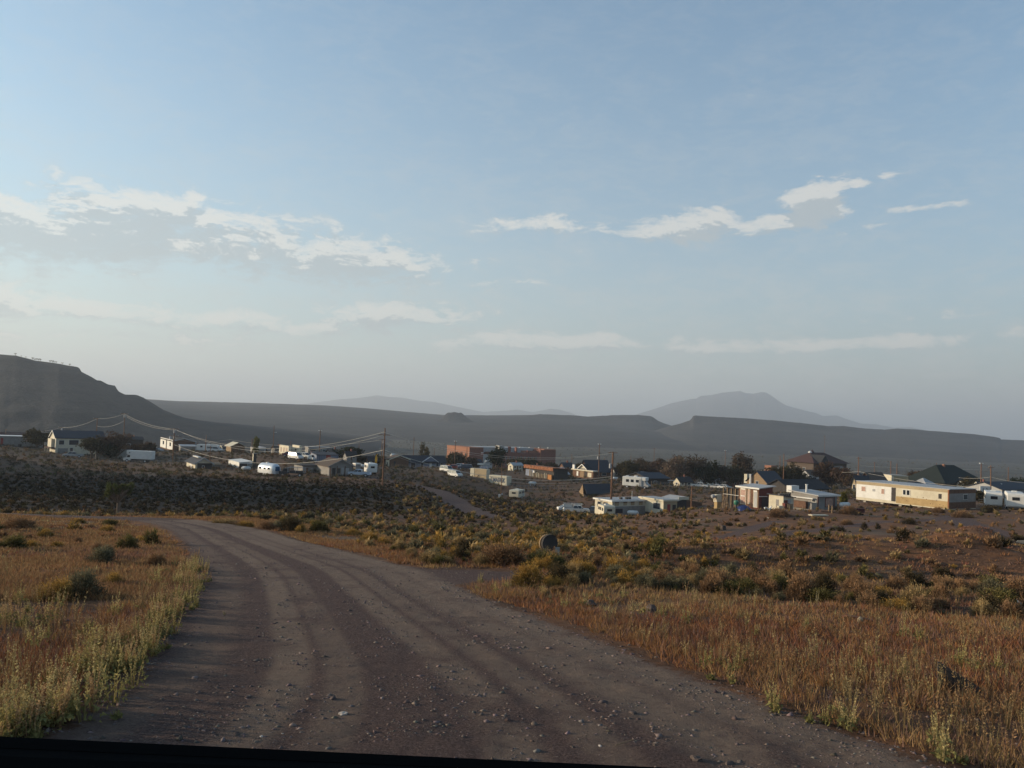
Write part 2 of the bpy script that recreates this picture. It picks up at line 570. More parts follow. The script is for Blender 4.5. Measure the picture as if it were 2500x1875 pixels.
def build_ground():
    th = np.r_[np.linspace(-180, -50, 40)[:-1], np.linspace(-50, 50, 760), np.linspace(50, 180, 40)[1:]]
    th = th[:-1]
    r = np.r_[.6, 1.2, 2.0, np.exp(np.linspace(math.log(2.6), math.log(560), 780)), np.exp(np.linspace(math.log(580), math.log(26000), 70))]
    T, Rr = np.meshgrid(R(1) * th, r)
    x = (Rr * np.sin(T)).ravel(); y = (Rr * np.cos(T)).ravel()
    z = tz(x, y)
    nt, nrr = len(th), len(r)
    V = np.c_[x, y, z]
    V = np.r_[V, [[0, 0, z[:nt].mean()]]]
    i = np.arange(nrr - 1)[:, None] * nt; j = np.arange(nt)[None]
    j2 = (j + 1) % nt
    Fq = np.stack([i + j, i + nt + j, i + nt + j2, i + j2], -1).reshape(-1, 4)[:, ::-1]
    sd = poly_sd(V[:, 0], V[:, 1], _road_pts)
    road = 1 - smooth01(sd, -.5, .45)
    road = np.maximum(road, 1 - smooth01(track_d(V[:, 0], V[:, 1]), 1.8, 3.2))
    worn = np.zeros(len(V))
    for a, b, w in DIRT:
        road = np.maximum(road, .75 * (1 - smooth01(seg_d(V[:, 0], V[:, 1], a, b), w * .5, w)))
    for fr, fw_, fs_ in ((.10, .35, .5), (.27, .26, .9), (.36, .22, .6), (.56, .28, .9), (.66, .24, .7), (.80, .5, .9), (.92, .6, 1.0)):
        line = wheel_line(fr)
        d = np.full(len(V), 99.0)
        s = (np.hypot(V[:, 0], V[:, 1]) < 80)
        dd = d[s]
        for a, b in zip(line, line[1:]):
            dd = np.minimum(dd, seg_d(V[s, 0], V[s, 1], a, b))
        d[s] = dd
        worn = np.maximum(worn, (1 - smooth01(d, .1, fw_)) * fs_)
    rr = np.hypot(V[:, 0], V[:, 1])
    far = smooth01(rr, 90, 420)
    dg = np.degrees(np.arctan2(V[:, 0], V[:, 1]))
    sage = smooth01(rr, 104, 118) * (1 - smooth01(rr, 165, 190)) * (1 - smooth01(dg, -6, 2)) * .9  # left slope only: its shade is painted as darker soil
    o = mkmesh('ground', V, Fq, GM, smooth=True, attrs={'road': ('F', road), 'far': ('F', far), 'worn': ('F', worn), 'sage': ('F', sage)})  # 'sage' here is the left slope's painted shade, not plants
    tag(o, kind='structure')
    # the gravel road is its own sheet, 4 mm proud of the ground, cut along the road outline
    fc = V[Fq].mean(1)
    m_ = (poly_sd(fc[:, 0], fc[:, 1], _road_pts) < .1) & (np.hypot(fc[:, 0], fc[:, 1]) < 80)
    Fr = Fq[m_]
    used, inv = np.unique(Fr.ravel(), return_inverse=True)
    Vr = V[used].copy(); Vr[:, 2] += .004
    o = mkmesh('dirt_road', Vr, inv.reshape(-1, 4), GM, smooth=True, attrs={'road': ('F', road[used]), 'far': ('F', far[used]), 'worn': ('F', worn[used]), 'sage': ('F', sage[used])})  # 'sage' here is the left slope's painted shade, not plants
    tag(o, kind='structure')
    return V, nt


def wheel_line(fr):
    """a line along the road, fr = share of the width from the left edge"""
    left = [(-5.5, -2.0), (-4.6, 1.0)] + L_
    right_all = [R_[0], R_[1], R_[2], R_[3], R_[4], R_[5], R_[6], R_[11], R_[12], R_[13], R_[14], R_[15], R_[16], R_[17], R_[18], (4.8, 2.0), (5.0, -2.0)][::-1]

    def resample(p, n=40):
        p = np.array(p); d = np.r_[0, np.cumsum(np.hypot(*np.diff(p, axis=0).T))]
        q = np.linspace(0, 1, n) ** 1.0 * d[-1]
        return np.c_[np.interp(q, d, p[:, 0]), np.interp(q, d, p[:, 1])]
    a = resample(left); b = resample(right_all)
    c = a * (1 - fr) + b * fr
    for _ in range(3):
        c[1:-1] = (c[:-2] + 2 * c[1:-1] + c[2:]) / 4
    return [tuple(q) for q in c]


build_ground()


# ------------------------------------------------------------------ hills
def hill_material(name, lo, hi, dark, s=1.0):
    m = bpy.data.materials.new(name); m.use_nodes = True
    g = NG(m.node_tree); bs = m.node_tree.nodes['Principled BSDF']
    geo = g.n('ShaderNodeNewGeometry'); pos = geo.outputs['Position']
    a = g.noise(pos, .018 * s, 6, .6); b = g.noise(pos, .12 * s, 5, .75)
    mp = g.n('ShaderNodeMapping'); g.L(pos, mp.inputs[0]); mp.inputs['Scale'].default_value = (.004, .004, .12)
    st = g.noise(mp.outputs[0], 1.2, 4, .6)
    c = g.mix(g.ss(a, .35, .65), lo, hi)
    c = g.mix(g.m('MULTIPLY', g.ss(st, .5, .62), .5), c, dark)
    c = g.mix(g.ss(b, .52, .66), c, dark)
    g.L(c, bs.inputs['Base Color'])
    bs.inputs['Roughness'].default_value = 1.0; bs.inputs['Specular IOR Level'].default_value = .05
    bp = g.n('ShaderNodeBump'); bp.inputs['Strength'].default_value = .8; bp.inputs['Distance'].default_value = 3.0
    g.L(b, bp.inputs['Height']); g.L(bp.outputs[0], bs.inputs['Normal'])
    return m


def ridge(name, sil, D, foot, back, material, cliff=0.0, rough=1.0, seed=1, du=6.0, floor=None, skirt=1.0, cap=1.2, power=1.6, gully=0.0):
    """a hill whose crest stands at distance D; its front falls to the plain over `foot` metres, its top runs back `back` metres"""
    us = np.arange(sil[0][0], sil[-1][0] + du, du)
    vs = np.interp(us, [p[0] for p in sil], [p[1] for p in sil])
    xs = []; zt = []
    for u, v in zip(us, vs):
        p = P(u, v, D); xs.append(p.x); zt.append(p.z)
    xs = np.array(xs); zt = np.array(zt)
    zt = zt + vnoise(xs, xs * 0 + seed, D * .006, seed, 4) * rough * D * .0006
    kern = int(max(3, 90 / du)) | 1
    zsm = np.convolve(np.pad(zt, kern // 2, mode='edge'), np.ones(kern) / kern, 'valid')
    prof_f = np.r_[np.linspace(0, .86, 26), .88, .90, .925, .95, .97, .985, 1.0]
    rows = []
    for i, f in enumerate(prof_f):
        yy = D - foot * (1 - f)
        xx = xs * (yy / D) + (vnoise(xs, xs * 0 + yy, D * .03, seed + 3, 3) * foot * .012) * (f < .85)
        base = tz(xx, np.full(len(xx), yy), False) if floor is None else np.full(len(xs), floor)
        base = np.minimum(base, zt + 50)
        w_ = min(1.0, f / .97) ** 9
        ztf = zt * w_ + np.minimum(zsm, zt + 2) * (1 - w_)
        hgt = ztf - base
        if cliff > 0:
            k = (f / .9) ** power * (1 - cliff) if f < .9 else (1 - cliff) + (cliff - .035) * min(1.0, (f - .9) / .05)
            k = k * np.ones(len(xs))
            if f >= .95:
                k = k + .035 * (f - .95) / .05
        else:
            k = f ** power * .5 + .5 * (1 - (1 - f) ** 2) if power < 1.5 else f ** power
        k = np.ones(len(xs)) * k
        zz = base - 3 * (1 - f) + hgt * k
        bump = (vnoise(xx, np.full(len(xx), yy), D * .05, seed + 5, 4) * .22 + (np.abs(vnoise(xx, xx * 0 + yy * .25, D * .022, seed + 9, 3)) - .12) * gully) * hgt
        zz = zz + bump * (f * (1 - f) * 4) ** .7 * max(0.0, 1 - f / .8)
        yv = np.full(len(xs), yy) + (vnoise(xs, xs * 0, D * .02, seed + 7, 3) * foot * .02 * (1 - abs(f - .5)))
        rows.append(np.c_[xx, yv, zz])
    for b_ in (.15, .5, 1.0):
        rows.append(np.c_[xs * (1 + b_ * back / D), np.full(len(xs), D + back * b_), zt - cap * b_ * (zt - floor if floor is not None else zt + 60) * .10])
    base = np.full(len(xs), -140.0)
    rows.append(np.c_[xs * (1 + 1.6 * back / D), np.full(len(xs), D + back * 1.6), base])
    G = np.stack(rows); nr_, nc = G.shape[:2]
    V = G.reshape(-1, 3)
    i = np.arange(nr_ - 1)[:, None] * nc; j = np.arange(nc - 1)[None]
    Fq = np.stack([i + j, i + j + 1, i + nc + j + 1, i + nc + j], -1).reshape(-1, 4)
    o = mkmesh(name, V, Fq, material, smooth=True)
    tag(o, kind='structure')
    return o


HM1 = hill_material('near_hill_scrub', (.036, .035, .036), (.05, .046, .044), (.022, .023, .024), 1.0)
HM2 = hill_material('mesa_rock', (.045, .042, .042), (.062, .056, .052), (.03, .03, .03), .6)
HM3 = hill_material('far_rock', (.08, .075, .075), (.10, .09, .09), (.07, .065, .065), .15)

SIL_LEFT = [(-1500, 840), (-700, 850), (-200, 858), (0, 865), (40, 868), (85, 880), (130, 886), (190, 896), (195, 899), (197, 906), (215, 916), (235, 928), (245, 929), (262, 938),
            (281, 942), (283, 948), (290, 956), (305, 963), (332, 964), (350, 971), (400, 1001), (450, 1020), (520, 1034), (600, 1044), (700, 1058), (800, 1070), (900, 1084), (1020, 1110)]
SIL_BAJ = [(250, 968), (350, 974), (430, 979), (560, 982), (700, 986), (800, 990), (900, 997), (1000, 1006), (1085, 1013), (1200, 1014), (1300, 1013), (1345, 1016), (1450, 1024), (1560, 1036), (1680, 1054), (1800, 1080)]
SIL_BUTTE = [(1020, 1045), (1050, 1034), (1072, 1024), (1084, 1015), (1089, 1010), (1094, 1007), (1100, 1007), (1110, 1006), (1120, 1008), (1126, 1007), (1132, 1012), (1138, 1017), (1150, 1026), (1175, 1036), (1210, 1047)]
SIL_MESA_A = [(1180, 1060), (1230, 1030), (1290, 1014), (1320, 1011), (1350, 1012), (1400, 1014), (1435, 1017), (1470, 1015), (1500, 1013), (1560, 1013), (1590, 1016), (1597, 1020), (1606, 1027), (1620, 1033), (1640, 1039), (1660, 1046), (1700, 1060), (1740, 1075)]
SIL_MESA_B = [(1560, 1062), (1610, 1048), (1640, 1039), (1662, 1034), (1684, 1026), (1688, 1022), (1691, 1016), (1698, 1014), (1720, 1016), (1760, 1018), (1830, 1022), (1900, 1027), (1960, 1033), (2020, 1040), (2060, 1040), (2110, 1046),
              (2160, 1049), (2190, 1046), (2240, 1049), (2300, 1054), (2380, 1060), (2425, 1066), (2440, 1069), (2444, 1073), (2500, 1075), (2700, 1083), (3200, 1106)]
SIL_FARL = [(650, 1010), (720, 990), (780, 981), (830, 975), (870, 972), (900, 968), (920, 965), (950, 969), (990, 972), (1030, 979), (1060, 981), (1100, 990), (1140, 998), (1180, 1006), (1240, 1002), (1262, 1000), (1300, 1006),
            (1345, 998), (1370, 1001), (1400, 1010), (1440, 1030)]
SIL_MTN = [(1520, 1030), (1559, 1010), (1608, 995), (1640, 984), (1687, 974), (1700, 973), (1712, 966), (1736, 965), (1760, 959), (1791, 956), (1808, 955), (1822, 960), (1840, 961), (1858, 957), (1870, 958), (1882, 965), (1906, 982), (1920, 990), (1943, 996), (1965, 1002),
           (1992, 1008), (2010, 1016), (2041, 1014), (2070, 1024), (2102, 1034), (2140, 1036), (2181, 1044), (2220, 1043), (2260, 1050), (2330, 1066)]
ridge('mesa_hill', SIL_LEFT, 1050, 560, 500, HM1, cliff=.06, seed=2, du=5, power=1.5, gully=.12)
ridge('long_ridge', SIL_BAJ, 3000, 1500, 900, HM2, cliff=0.0, seed=4, power=1.0, rough=.5)
ridge('butte_hill', SIL_BUTTE, 2300, 330, 100, HM1, cliff=.25, seed=6, du=2.5, power=1.7, gully=.1)
ridge('mesa_hill', SIL_MESA_A, 2750, 700, 600, HM2, cliff=.22, seed=8, du=4, power=1.6, gully=.15)
ridge('mesa_hill', SIL_MESA_B, 2500, 900, 700, HM2, cliff=.20, seed=10, du=4, power=1.6, gully=.15)
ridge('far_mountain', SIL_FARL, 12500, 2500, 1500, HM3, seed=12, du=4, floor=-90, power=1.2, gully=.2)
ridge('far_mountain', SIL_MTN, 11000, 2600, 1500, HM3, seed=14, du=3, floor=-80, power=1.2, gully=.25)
# ------------------------------------------------------------------ mesh builders
class MB:
    def __init__(s):
        s.v = []; s.f = []; s.m = []

    def add(s, verts, faces, mi=0, M=None):
        k = len(s.v)
        for p in verts:
            p = Vector(p)
            s.v.append(tuple(M @ p) if M is not None else tuple(p))
        for f in faces:
            s.f.append(tuple(k + i for i in f)); s.m.append(mi)
        return s

    def box(s, x0, x1, y0, y1, z0, z1, mi=0, M=None):
        return s.add([(x0, y0, z0), (x1, y0, z0), (x1, y1, z0), (x0, y1, z0), (x0, y0, z1), (x1, y0, z1), (x1, y1, z1), (x0, y1, z1)],
                     [(0, 3, 2, 1), (4, 5, 6, 7), (0, 1, 5, 4), (1, 2, 6, 5), (2, 3, 7, 6), (3, 0, 4, 7)], mi, M)

    def prism(s, poly, y0, y1, mi=0, M=None, axis='y', inset=0.0):
        """poly in (x, z) extruded along y (or in (y, z) along x)"""
        n = len(poly)
        if axis == 'y':
            V = [(a, y0, b) for a, b in poly] + [(a, y1, b) for a, b in poly]
        else:
            V = [(y0, a, b) for a, b in poly] + [(y1, a, b) for a, b in poly]
        Fc = [tuple(range(n)), tuple(range(2 * n - 1, n - 1, -1))]
        Fc += [(i, i + n, (i + 1) % n + n, (i + 1) % n) for i in range(n)]
        return s.add(V, Fc, mi, M)

    def tube(s, p, q, r0, r1=None, n=8, mi=0, cap=True):
        p, q = Vector(p), Vector(q)
        r1 = r0 if r1 is None else r1
        d = (q - p)
        if d.length < 1e-6:
            return s
        d.normalize()
        a = d.orthogonal().normalized(); b = d.cross(a)
        V = []
        for c, r in ((p, r0), (q, r1)):
            for i in range(n):
                t = 2 * math.pi * i / n
                V.append(c + a * math.cos(t) * r + b * math.sin(t) * r)
        Fc = [(i, (i + 1) % n, n + (i + 1) % n, n + i) for i in range(n)]
        if cap:
            Fc += [tuple(range(n - 1, -1, -1)), tuple(range(n, 2 * n))]
        return s.add(V, Fc, mi)

    def lathe(s, prof, c=(0, 0, 0), n=16, mi=0, M=None):
        V = []
        for r, z in prof:
            for i in range(n):
                t = 2 * math.pi * i / n
                V.append((c[0] + r * math.cos(t), c[1] + r * math.sin(t), c[2] + z))
        Fc = []
        for k in range(len(prof) - 1):
            for i in range(n):
                Fc.append((k * n + i, k * n + (i + 1) % n, (k + 1) * n + (i + 1) % n, (k + 1) * n + i))
        Fc += [tuple(range(n - 1, -1, -1)), tuple(range((len(prof) - 1) * n, len(prof) * n))]
        return s.add(V, Fc, mi, M)

    def build(s, name, mats, parent=None, smooth=False, bevel=0):
        me = bpy.data.meshes.new(name)
        me.from_pydata([tuple(v) for v in s.v], [], s.f)
        if not isinstance(mats, (list, tuple)):
            mats = [mats]
        for m_ in mats:
            me.materials.append(m_)
        me.polygons.foreach_set('material_index', s.m)
        if smooth:
            me.polygons.foreach_set('use_smooth', [True] * len(s.f))
        me.update()
        o = bpy.data.objects.new(name, me)
        COL.objects.link(o)
        if parent is not None:
            o.parent = parent
        if bevel:
            b = o.modifiers.new('bevel', 'BEVEL'); b.width = bevel; b.segments = 2; b.limit_method = 'ANGLE'
        return o


def empty(name, loc, rz=0.0, label=None, cat=None, group=None):
    o = bpy.data.objects.new(name, None)
    COL.objects.link(o)
    o.location = loc; o.rotation_euler = (0, 0, rz)
    o.empty_display_size = .2
    return tag(o, label, cat, group)


def copy_tree(o, parent=None):
    c = o.copy(); COL.objects.link(c)
    if parent is not None:
        c.parent = parent
    for ch in list(o.children):
        copy_tree(ch, c)
    return c


# paints and stuffs (base colours, some used to paint shade)

M_white = mat('white_paint', (.62, .60, .56), .6, .3, .05, 1.5, dirt=.25)
M_cream = mat('cream_siding', (.52, .465, .35), .7, .3, .06, 1.2, dirt=.3)
M_tan = mat('tan_siding', (.36, .28, .175), .8, .2, .08, 1.0, dirt=.3)
M_ochre = mat('ochre_panel', (.36, .25, .12), .8, .2, .1, 1.0, dirt=.3)
M_grey = mat('grey_siding', (.23, .215, .20), .8, .2, .1, 1.2, dirt=.35)
M_lgrey = mat('light_grey_metal', (.34, .335, .33), .6, .3, .08, .8, dirt=.2)
M_blue = mat('blue_grey_siding', (.15, .17, .225), .7, .3, .08, 1.5)
M_bluer = mat('dark_blue_shingle', (.045, .048, .058), .8, .2, .15, 4)
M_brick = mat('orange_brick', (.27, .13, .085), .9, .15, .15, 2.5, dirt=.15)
M_brickd = mat('dark_and_shaded_brick', (.20, .085, .065), .9, .15, .15, 2.5)  # darker brick copy; also paints shade on the big brick building
M_brown = mat('brown_board', (.135, .075, .05), .9, .15, .2, 2.5)
M_red = mat('red_board', (.12, .04, .032), .85, .2, .15, 2)
M_dark = mat('dark_board', (.055, .048, .045), .9, .2, .2, 2)
M_dshing = mat('charcoal_shingle', (.035, .034, .036), .9, .15, .2, 3)
M_bshing = mat('brown_shingle', (.10, .075, .06), .9, .15, .2, 3)
M_rshing = mat('rust_red_shingle', (.075, .042, .038), .9, .15, .2, 3)
M_gshing = mat('green_black_shingle', (.022, .028, .025), .9, .15, .2, 3)
M_rust = mat('rusted_iron', (.22, .09, .045), .9, .2, .35, 1.2, dirt=.4)
M_wood = mat('weathered_wood', (.24, .165, .10), .9, .15, .25, 5)
M_pole = mat('pole_wood', (.19, .10, .06), .9, .15, .2, 5)
M_glass = mat('window_glass', (.035, .04, .05), .12, .6, .1, 1)
M_tinted = mat('tinted_glass', (.02, .024, .03), .08, .7, .1, 1)
M_tyre = mat('tyre_rubber', (.025, .025, .026), .85, .2, .1, 4)
M_wire = mat('aluminium_wire', (.48, .44, .37), .5, .4, .02, 1)
M_galv = mat('galvanised_steel', (.45, .45, .45), .45, .5, .1, 3)
M_silver = mat('silver_skin', (.62, .64, .66), .30, .6, .06, .8, metal=.35)
M_black = mat('black_steel', (.03, .03, .032), .5, .4, .1, 2)
M_sill = mat('matt_black_trim', (.006, .006, .006), .95, .02, .1, 2)
M_blue_p = mat('blue_plastic', (.04, .10, .34), .5, .4, .1, 2)
M_green_p = mat('green_plastic', (.03, .16, .10), .5, .4, .1, 2)
M_yellow = mat('yellow_orange_paint', (.70, .34, .03), .6, .3, .06, 2)
M_orange = mat('orange_board', (.34, .15, .05), .8, .2, .15, 2)
M_conc = mat('concrete', (.33, .31, .28), .95, .1, .12, 2, dirt=.3)
M_stone = mat('stone', (.10, .075, .065), .95, .1, .2, 3, bump=.5)
M_stonel = mat('pale_stone', (.42, .36, .31), .95, .1, .2, 3, bump=.5)
M_curtain = mat('curtain_glass', (.36, .22, .17), .6, .3, .25, 3)
M_redp = mat('red_paint', (.26, .035, .03), .6, .3, .06, 2)
M_ink = mat('dark_blue_ink', (.05, .075, .13), .7, .2, .05, 2)

PHI = 32.0


def siding(mb_mat):
    return mb_mat


class Bld:
    """a building whose near corner stands at pixel (u, v), distance Y; lp / fp / hp are its lit left face, its
    front face and its wall height as seen (source pixels), turned into metres"""
    def __init__(s, name, label, cat, u, v, Y, lp, fp, hp, wall, phi=PHI, group=None, L=None, W=None, sink=.4, lift=0.0, frontmat=None):
        p = P(u, v, Y)
        az = math.degrees(math.atan2(p.x, p.y))
        k = p.y / F
        s.k = k
        a = R(phi + az)
        s.L = L if L is not None else lp * k / max(.12, math.sin(a))
        s.W = W if W is not None else fp * k / max(.12, math.cos(a))
        s.H = hp * k
        g = zg(p.x, p.y)
        s.root = empty(name, (p.x, p.y, p.z if abs(p.z - g) < 1.2 else g), R(phi), label, cat, group)
        s.base = -(s.root.location.z - g) - sink
        mb = MB().box(0, s.W, 0, s.L, s.base + lift, s.H)
        # a plinth or underside so that walls meet the sloping ground
        s.wall = mb.build('wall', wall, s.root)
        s.lift = lift
        s.n = 0

    def _rect(s, face, a0, a1, b0, b1, proud, depth=.05):
        z0, z1 = b0 * s.H, b1 * s.H
        if face == 'F':
            return (a0 * s.W, a1 * s.W, -proud, -proud + depth, z0, z1)
        if face == 'L':
            return (-proud, -proud + depth, a0 * s.L, a1 * s.L, z0, z1)
        if face == 'R':
            return (s.W + proud - depth, s.W + proud, a0 * s.L, a1 * s.L, z0, z1)

    def win(s, face, a0, a1, b0, b1, frame=M_white, pane=M_glass, fw=.07):
        r = s._rect(face, a0, a1, b0, b1, .05, .045)
        o = MB().box(*r).build('window', frame, s.root)
        q = list(s._rect(face, a0, a1, b0, b1, .07, .045))
        if face == 'F':
            q[0] += fw; q[1] -= fw
        else:
            q[2] += fw; q[3] -= fw
        q[4] += fw; q[5] -= fw
        if q[1] > q[0] and q[3] > q[2] and q[5] > q[4]:
            MB().box(*q).build('pane', pane, o)
        return o

    def door(s, face, a0, a1, b0, b1, m=M_brown, name='door'):
        r = s._rect(face, a0, a1, b0, b1, .06, .055)
        return MB().box(*r).build(name, m, s.root)

    def panel(s, name, face, a0, a1, b0, b1, m, proud=.03, depth=.028):
        r = s._rect(face, a0, a1, b0, b1, proud, depth)
        return MB().box(*r).build(name, m, s.root)

    def roof(s, kind, m, rh=1.0, oh=.3, th=.14, fascia=None, gable=None, **kw):
        W, L, H = s.W, s.L, s.H
        mb = MB()
        if kind == 'flat':
            mb.box(-oh, W + oh, -oh, L + oh, H + .002, H + th)
        elif kind == 'shedx':       # falls towards +x (or -x when rh < 0)
            a, b = (H + rh, H) if rh > 0 else (H, H - rh)
            mb.prism([(-oh, a), (W + oh, b), (W + oh, b + th), (-oh, a + th)], -oh, L + oh)
            s.gab = MB().prism([(0.01, H), (W - .01, H), (W - .01, b), (0.01, a)] if abs(b - H) > .01 else [(0.01, H), (W - .01, H), (0.01, a)], .01, L - .01).build('gable', gable or s.wall.data.materials[0], s.root)
        elif kind == 'shedy':       # rh > 0: high at the front
            a, b = (H + rh, H) if rh > 0 else (H, H - rh)
            mb.prism([(-oh, a), (L + oh, b), (L + oh, b + th), (-oh, a + th)], -oh, W + oh, axis='x')
            s.gab = MB().prism([(0.01, H), (L - .01, H), (L - .01, b), (0.01, a)] if abs(b - H) > .01 else [(0.01, H), (L - .01, H), (0.01, a)], .01, W - .01, axis='x').build('gable', gable or s.wall.data.materials[0], s.root)
        elif kind == 'gx':          # ridge along x: gables on the left and right
            e = oh * rh / (L / 2)
            mb.prism([(-oh, H - e), (L / 2, H + rh), (L + oh, H - e), (L + oh, H - e + th), (L / 2, H + rh + th), (-oh, H - e + th)], -oh, W + oh, axis='x')
            MB().prism([(0.01, H), (L - .01, H), (L / 2, H + rh - .02)], .01, W - .01, axis='x').build('gable', gable or s.wall.data.materials[0], s.root)
        elif kind == 'gy':
            e = oh * rh / (W / 2)
            mb.prism([(-oh, H - e), (W / 2, H + rh), (W + oh, H - e), (W + oh, H - e + th), (W / 2, H + rh + th), (-oh, H - e + th)], -oh, L + oh)
            MB().prism([(0.01, H), (W - .01, H), (W / 2, H + rh - .02)], .01, L - .01).build('gable', gable or s.wall.data.materials[0], s.root)
        elif kind == 'hip':
            q = kw.get('ridge', .35)
            if W >= L:
                i = L / 2; r0, r1 = (i, L / 2), (W - i, L / 2)
            else:
                i = W / 2; r0, r1 = (W / 2, i), (W / 2, L - i)
            V = [(-oh, -oh, H), (W + oh, -oh, H), (W + oh, L + oh, H), (-oh, L + oh, H), (r0[0], r0[1], H + rh), (r1[0], r1[1], H + rh)]
            if W >= L:
                Fc = [(0, 1, 5, 4), (1, 2, 5), (2, 3, 4, 5), (3, 0, 4), (0, 3, 2, 1)]
            else:
                Fc = [(0, 1, 4), (1, 2, 5, 4), (2, 3, 5), (3, 0, 4, 5), (0, 3, 2, 1)]
            mb.add(V, Fc)
        o = mb.build('roof', m, s.root)
        s.roofo = o
        if fascia:
            mf = MB()
            f = .02
            if kind == 'flat':
                h0 = H - .18
                mf.box(-oh - f, W + oh + f, -oh - f - .03, -oh - f, h0, H + th + .02)
                mf.box(-oh - f - .03, -oh - f, -oh, L + oh, h0, H + th + .02)
            elif kind == 'gx':
                x = -oh - .04
                e = oh * rh / (L / 2)
                for (y0, z0, y1, z1) in ((-oh - .03, H - e, L / 2, H + rh), (L / 2, H + rh, L + oh + .03, H - e)):
                    mf.add([(x, y0, z0 - .14), (x, y1, z1 - .14), (x, y1, z1 + th + .03), (x, y0, z0 + th + .03), (x + .035, y0, z0 - .14), (x + .035, y1, z1 - .14), (x + .035, y1, z1 + th + .03), (x + .035, y0, z0 + th + .03)],
                           [(0, 3, 2, 1), (4, 5, 6, 7), (0, 1, 5, 4), (1, 2, 6, 5), (2, 3, 7, 6), (3, 0, 4, 7)])
            elif kind == 'gy':
                y = -oh - .04
                e = oh * rh / (W / 2)
                for (x0, z0, x1, z1) in ((-oh - .03, H - e, W / 2, H + rh), (W / 2, H + rh, W + oh + .03, H - e)):
                    mf.add([(x0, y, z0 - .14), (x1, y, z1 - .14), (x1, y, z1 + th + .03), (x0, y, z0 + th + .03), (x0, y + .035, z0 - .14), (x1, y + .035, z1 - .14), (x1, y + .035, z1 + th + .03), (x0, y + .035, z0 + th + .03)],
                           [(0, 3, 2, 1), (4, 5, 6, 7), (0, 1, 5, 4), (1, 2, 6, 5), (2, 3, 7, 6), (3, 0, 4, 7)])
            elif kind == 'shedy':
                z = (H + rh) if rh > 0 else H
                mf.box(-oh - f, W + oh + f, -oh - .05, -oh - .01, z - .1, z + th + .03)
            elif kind == 'shedx':
                a = (H + rh) if rh > 0 else H
                mf.box(-oh - .05, -oh - .01, -oh, L + oh, a - .1, a + th + .03)
            if mf.v:
                mf.build('fascia', fascia, s.root)
        return s

    def chimney(s, fx, fy, h, w=.6, m=M_brick, z0=None, name='chimney'):
        x, y = fx * s.W, fy * s.L
        z0 = s.H - .1 if z0 is None else z0
        return MB().box(x - w / 2, x + w / 2, y - w / 2, y + w / 2, z0, z0 + h).build(name, m, s.root)


def wheel_mb(x, y, r, w, n=14):
    return MB().tube((x, y - w / 2, r), (x, y + w / 2, r), r, r, n)


def add_wheels(root, xs, hw, r, w=.22, rim=M_galv):
    for x in xs:
        for sgn in (-1, 1):
            y = sgn * (hw - w / 2 + .02)
            o = wheel_mb(x, y, r, w).build('wheel', M_tyre, root)
            yo = y + sgn * (w / 2 + .006)
            MB().tube((x, yo - .01, r), (x, yo + .01, r), r * .55, r * .55, 10).build('rim', rim, o)


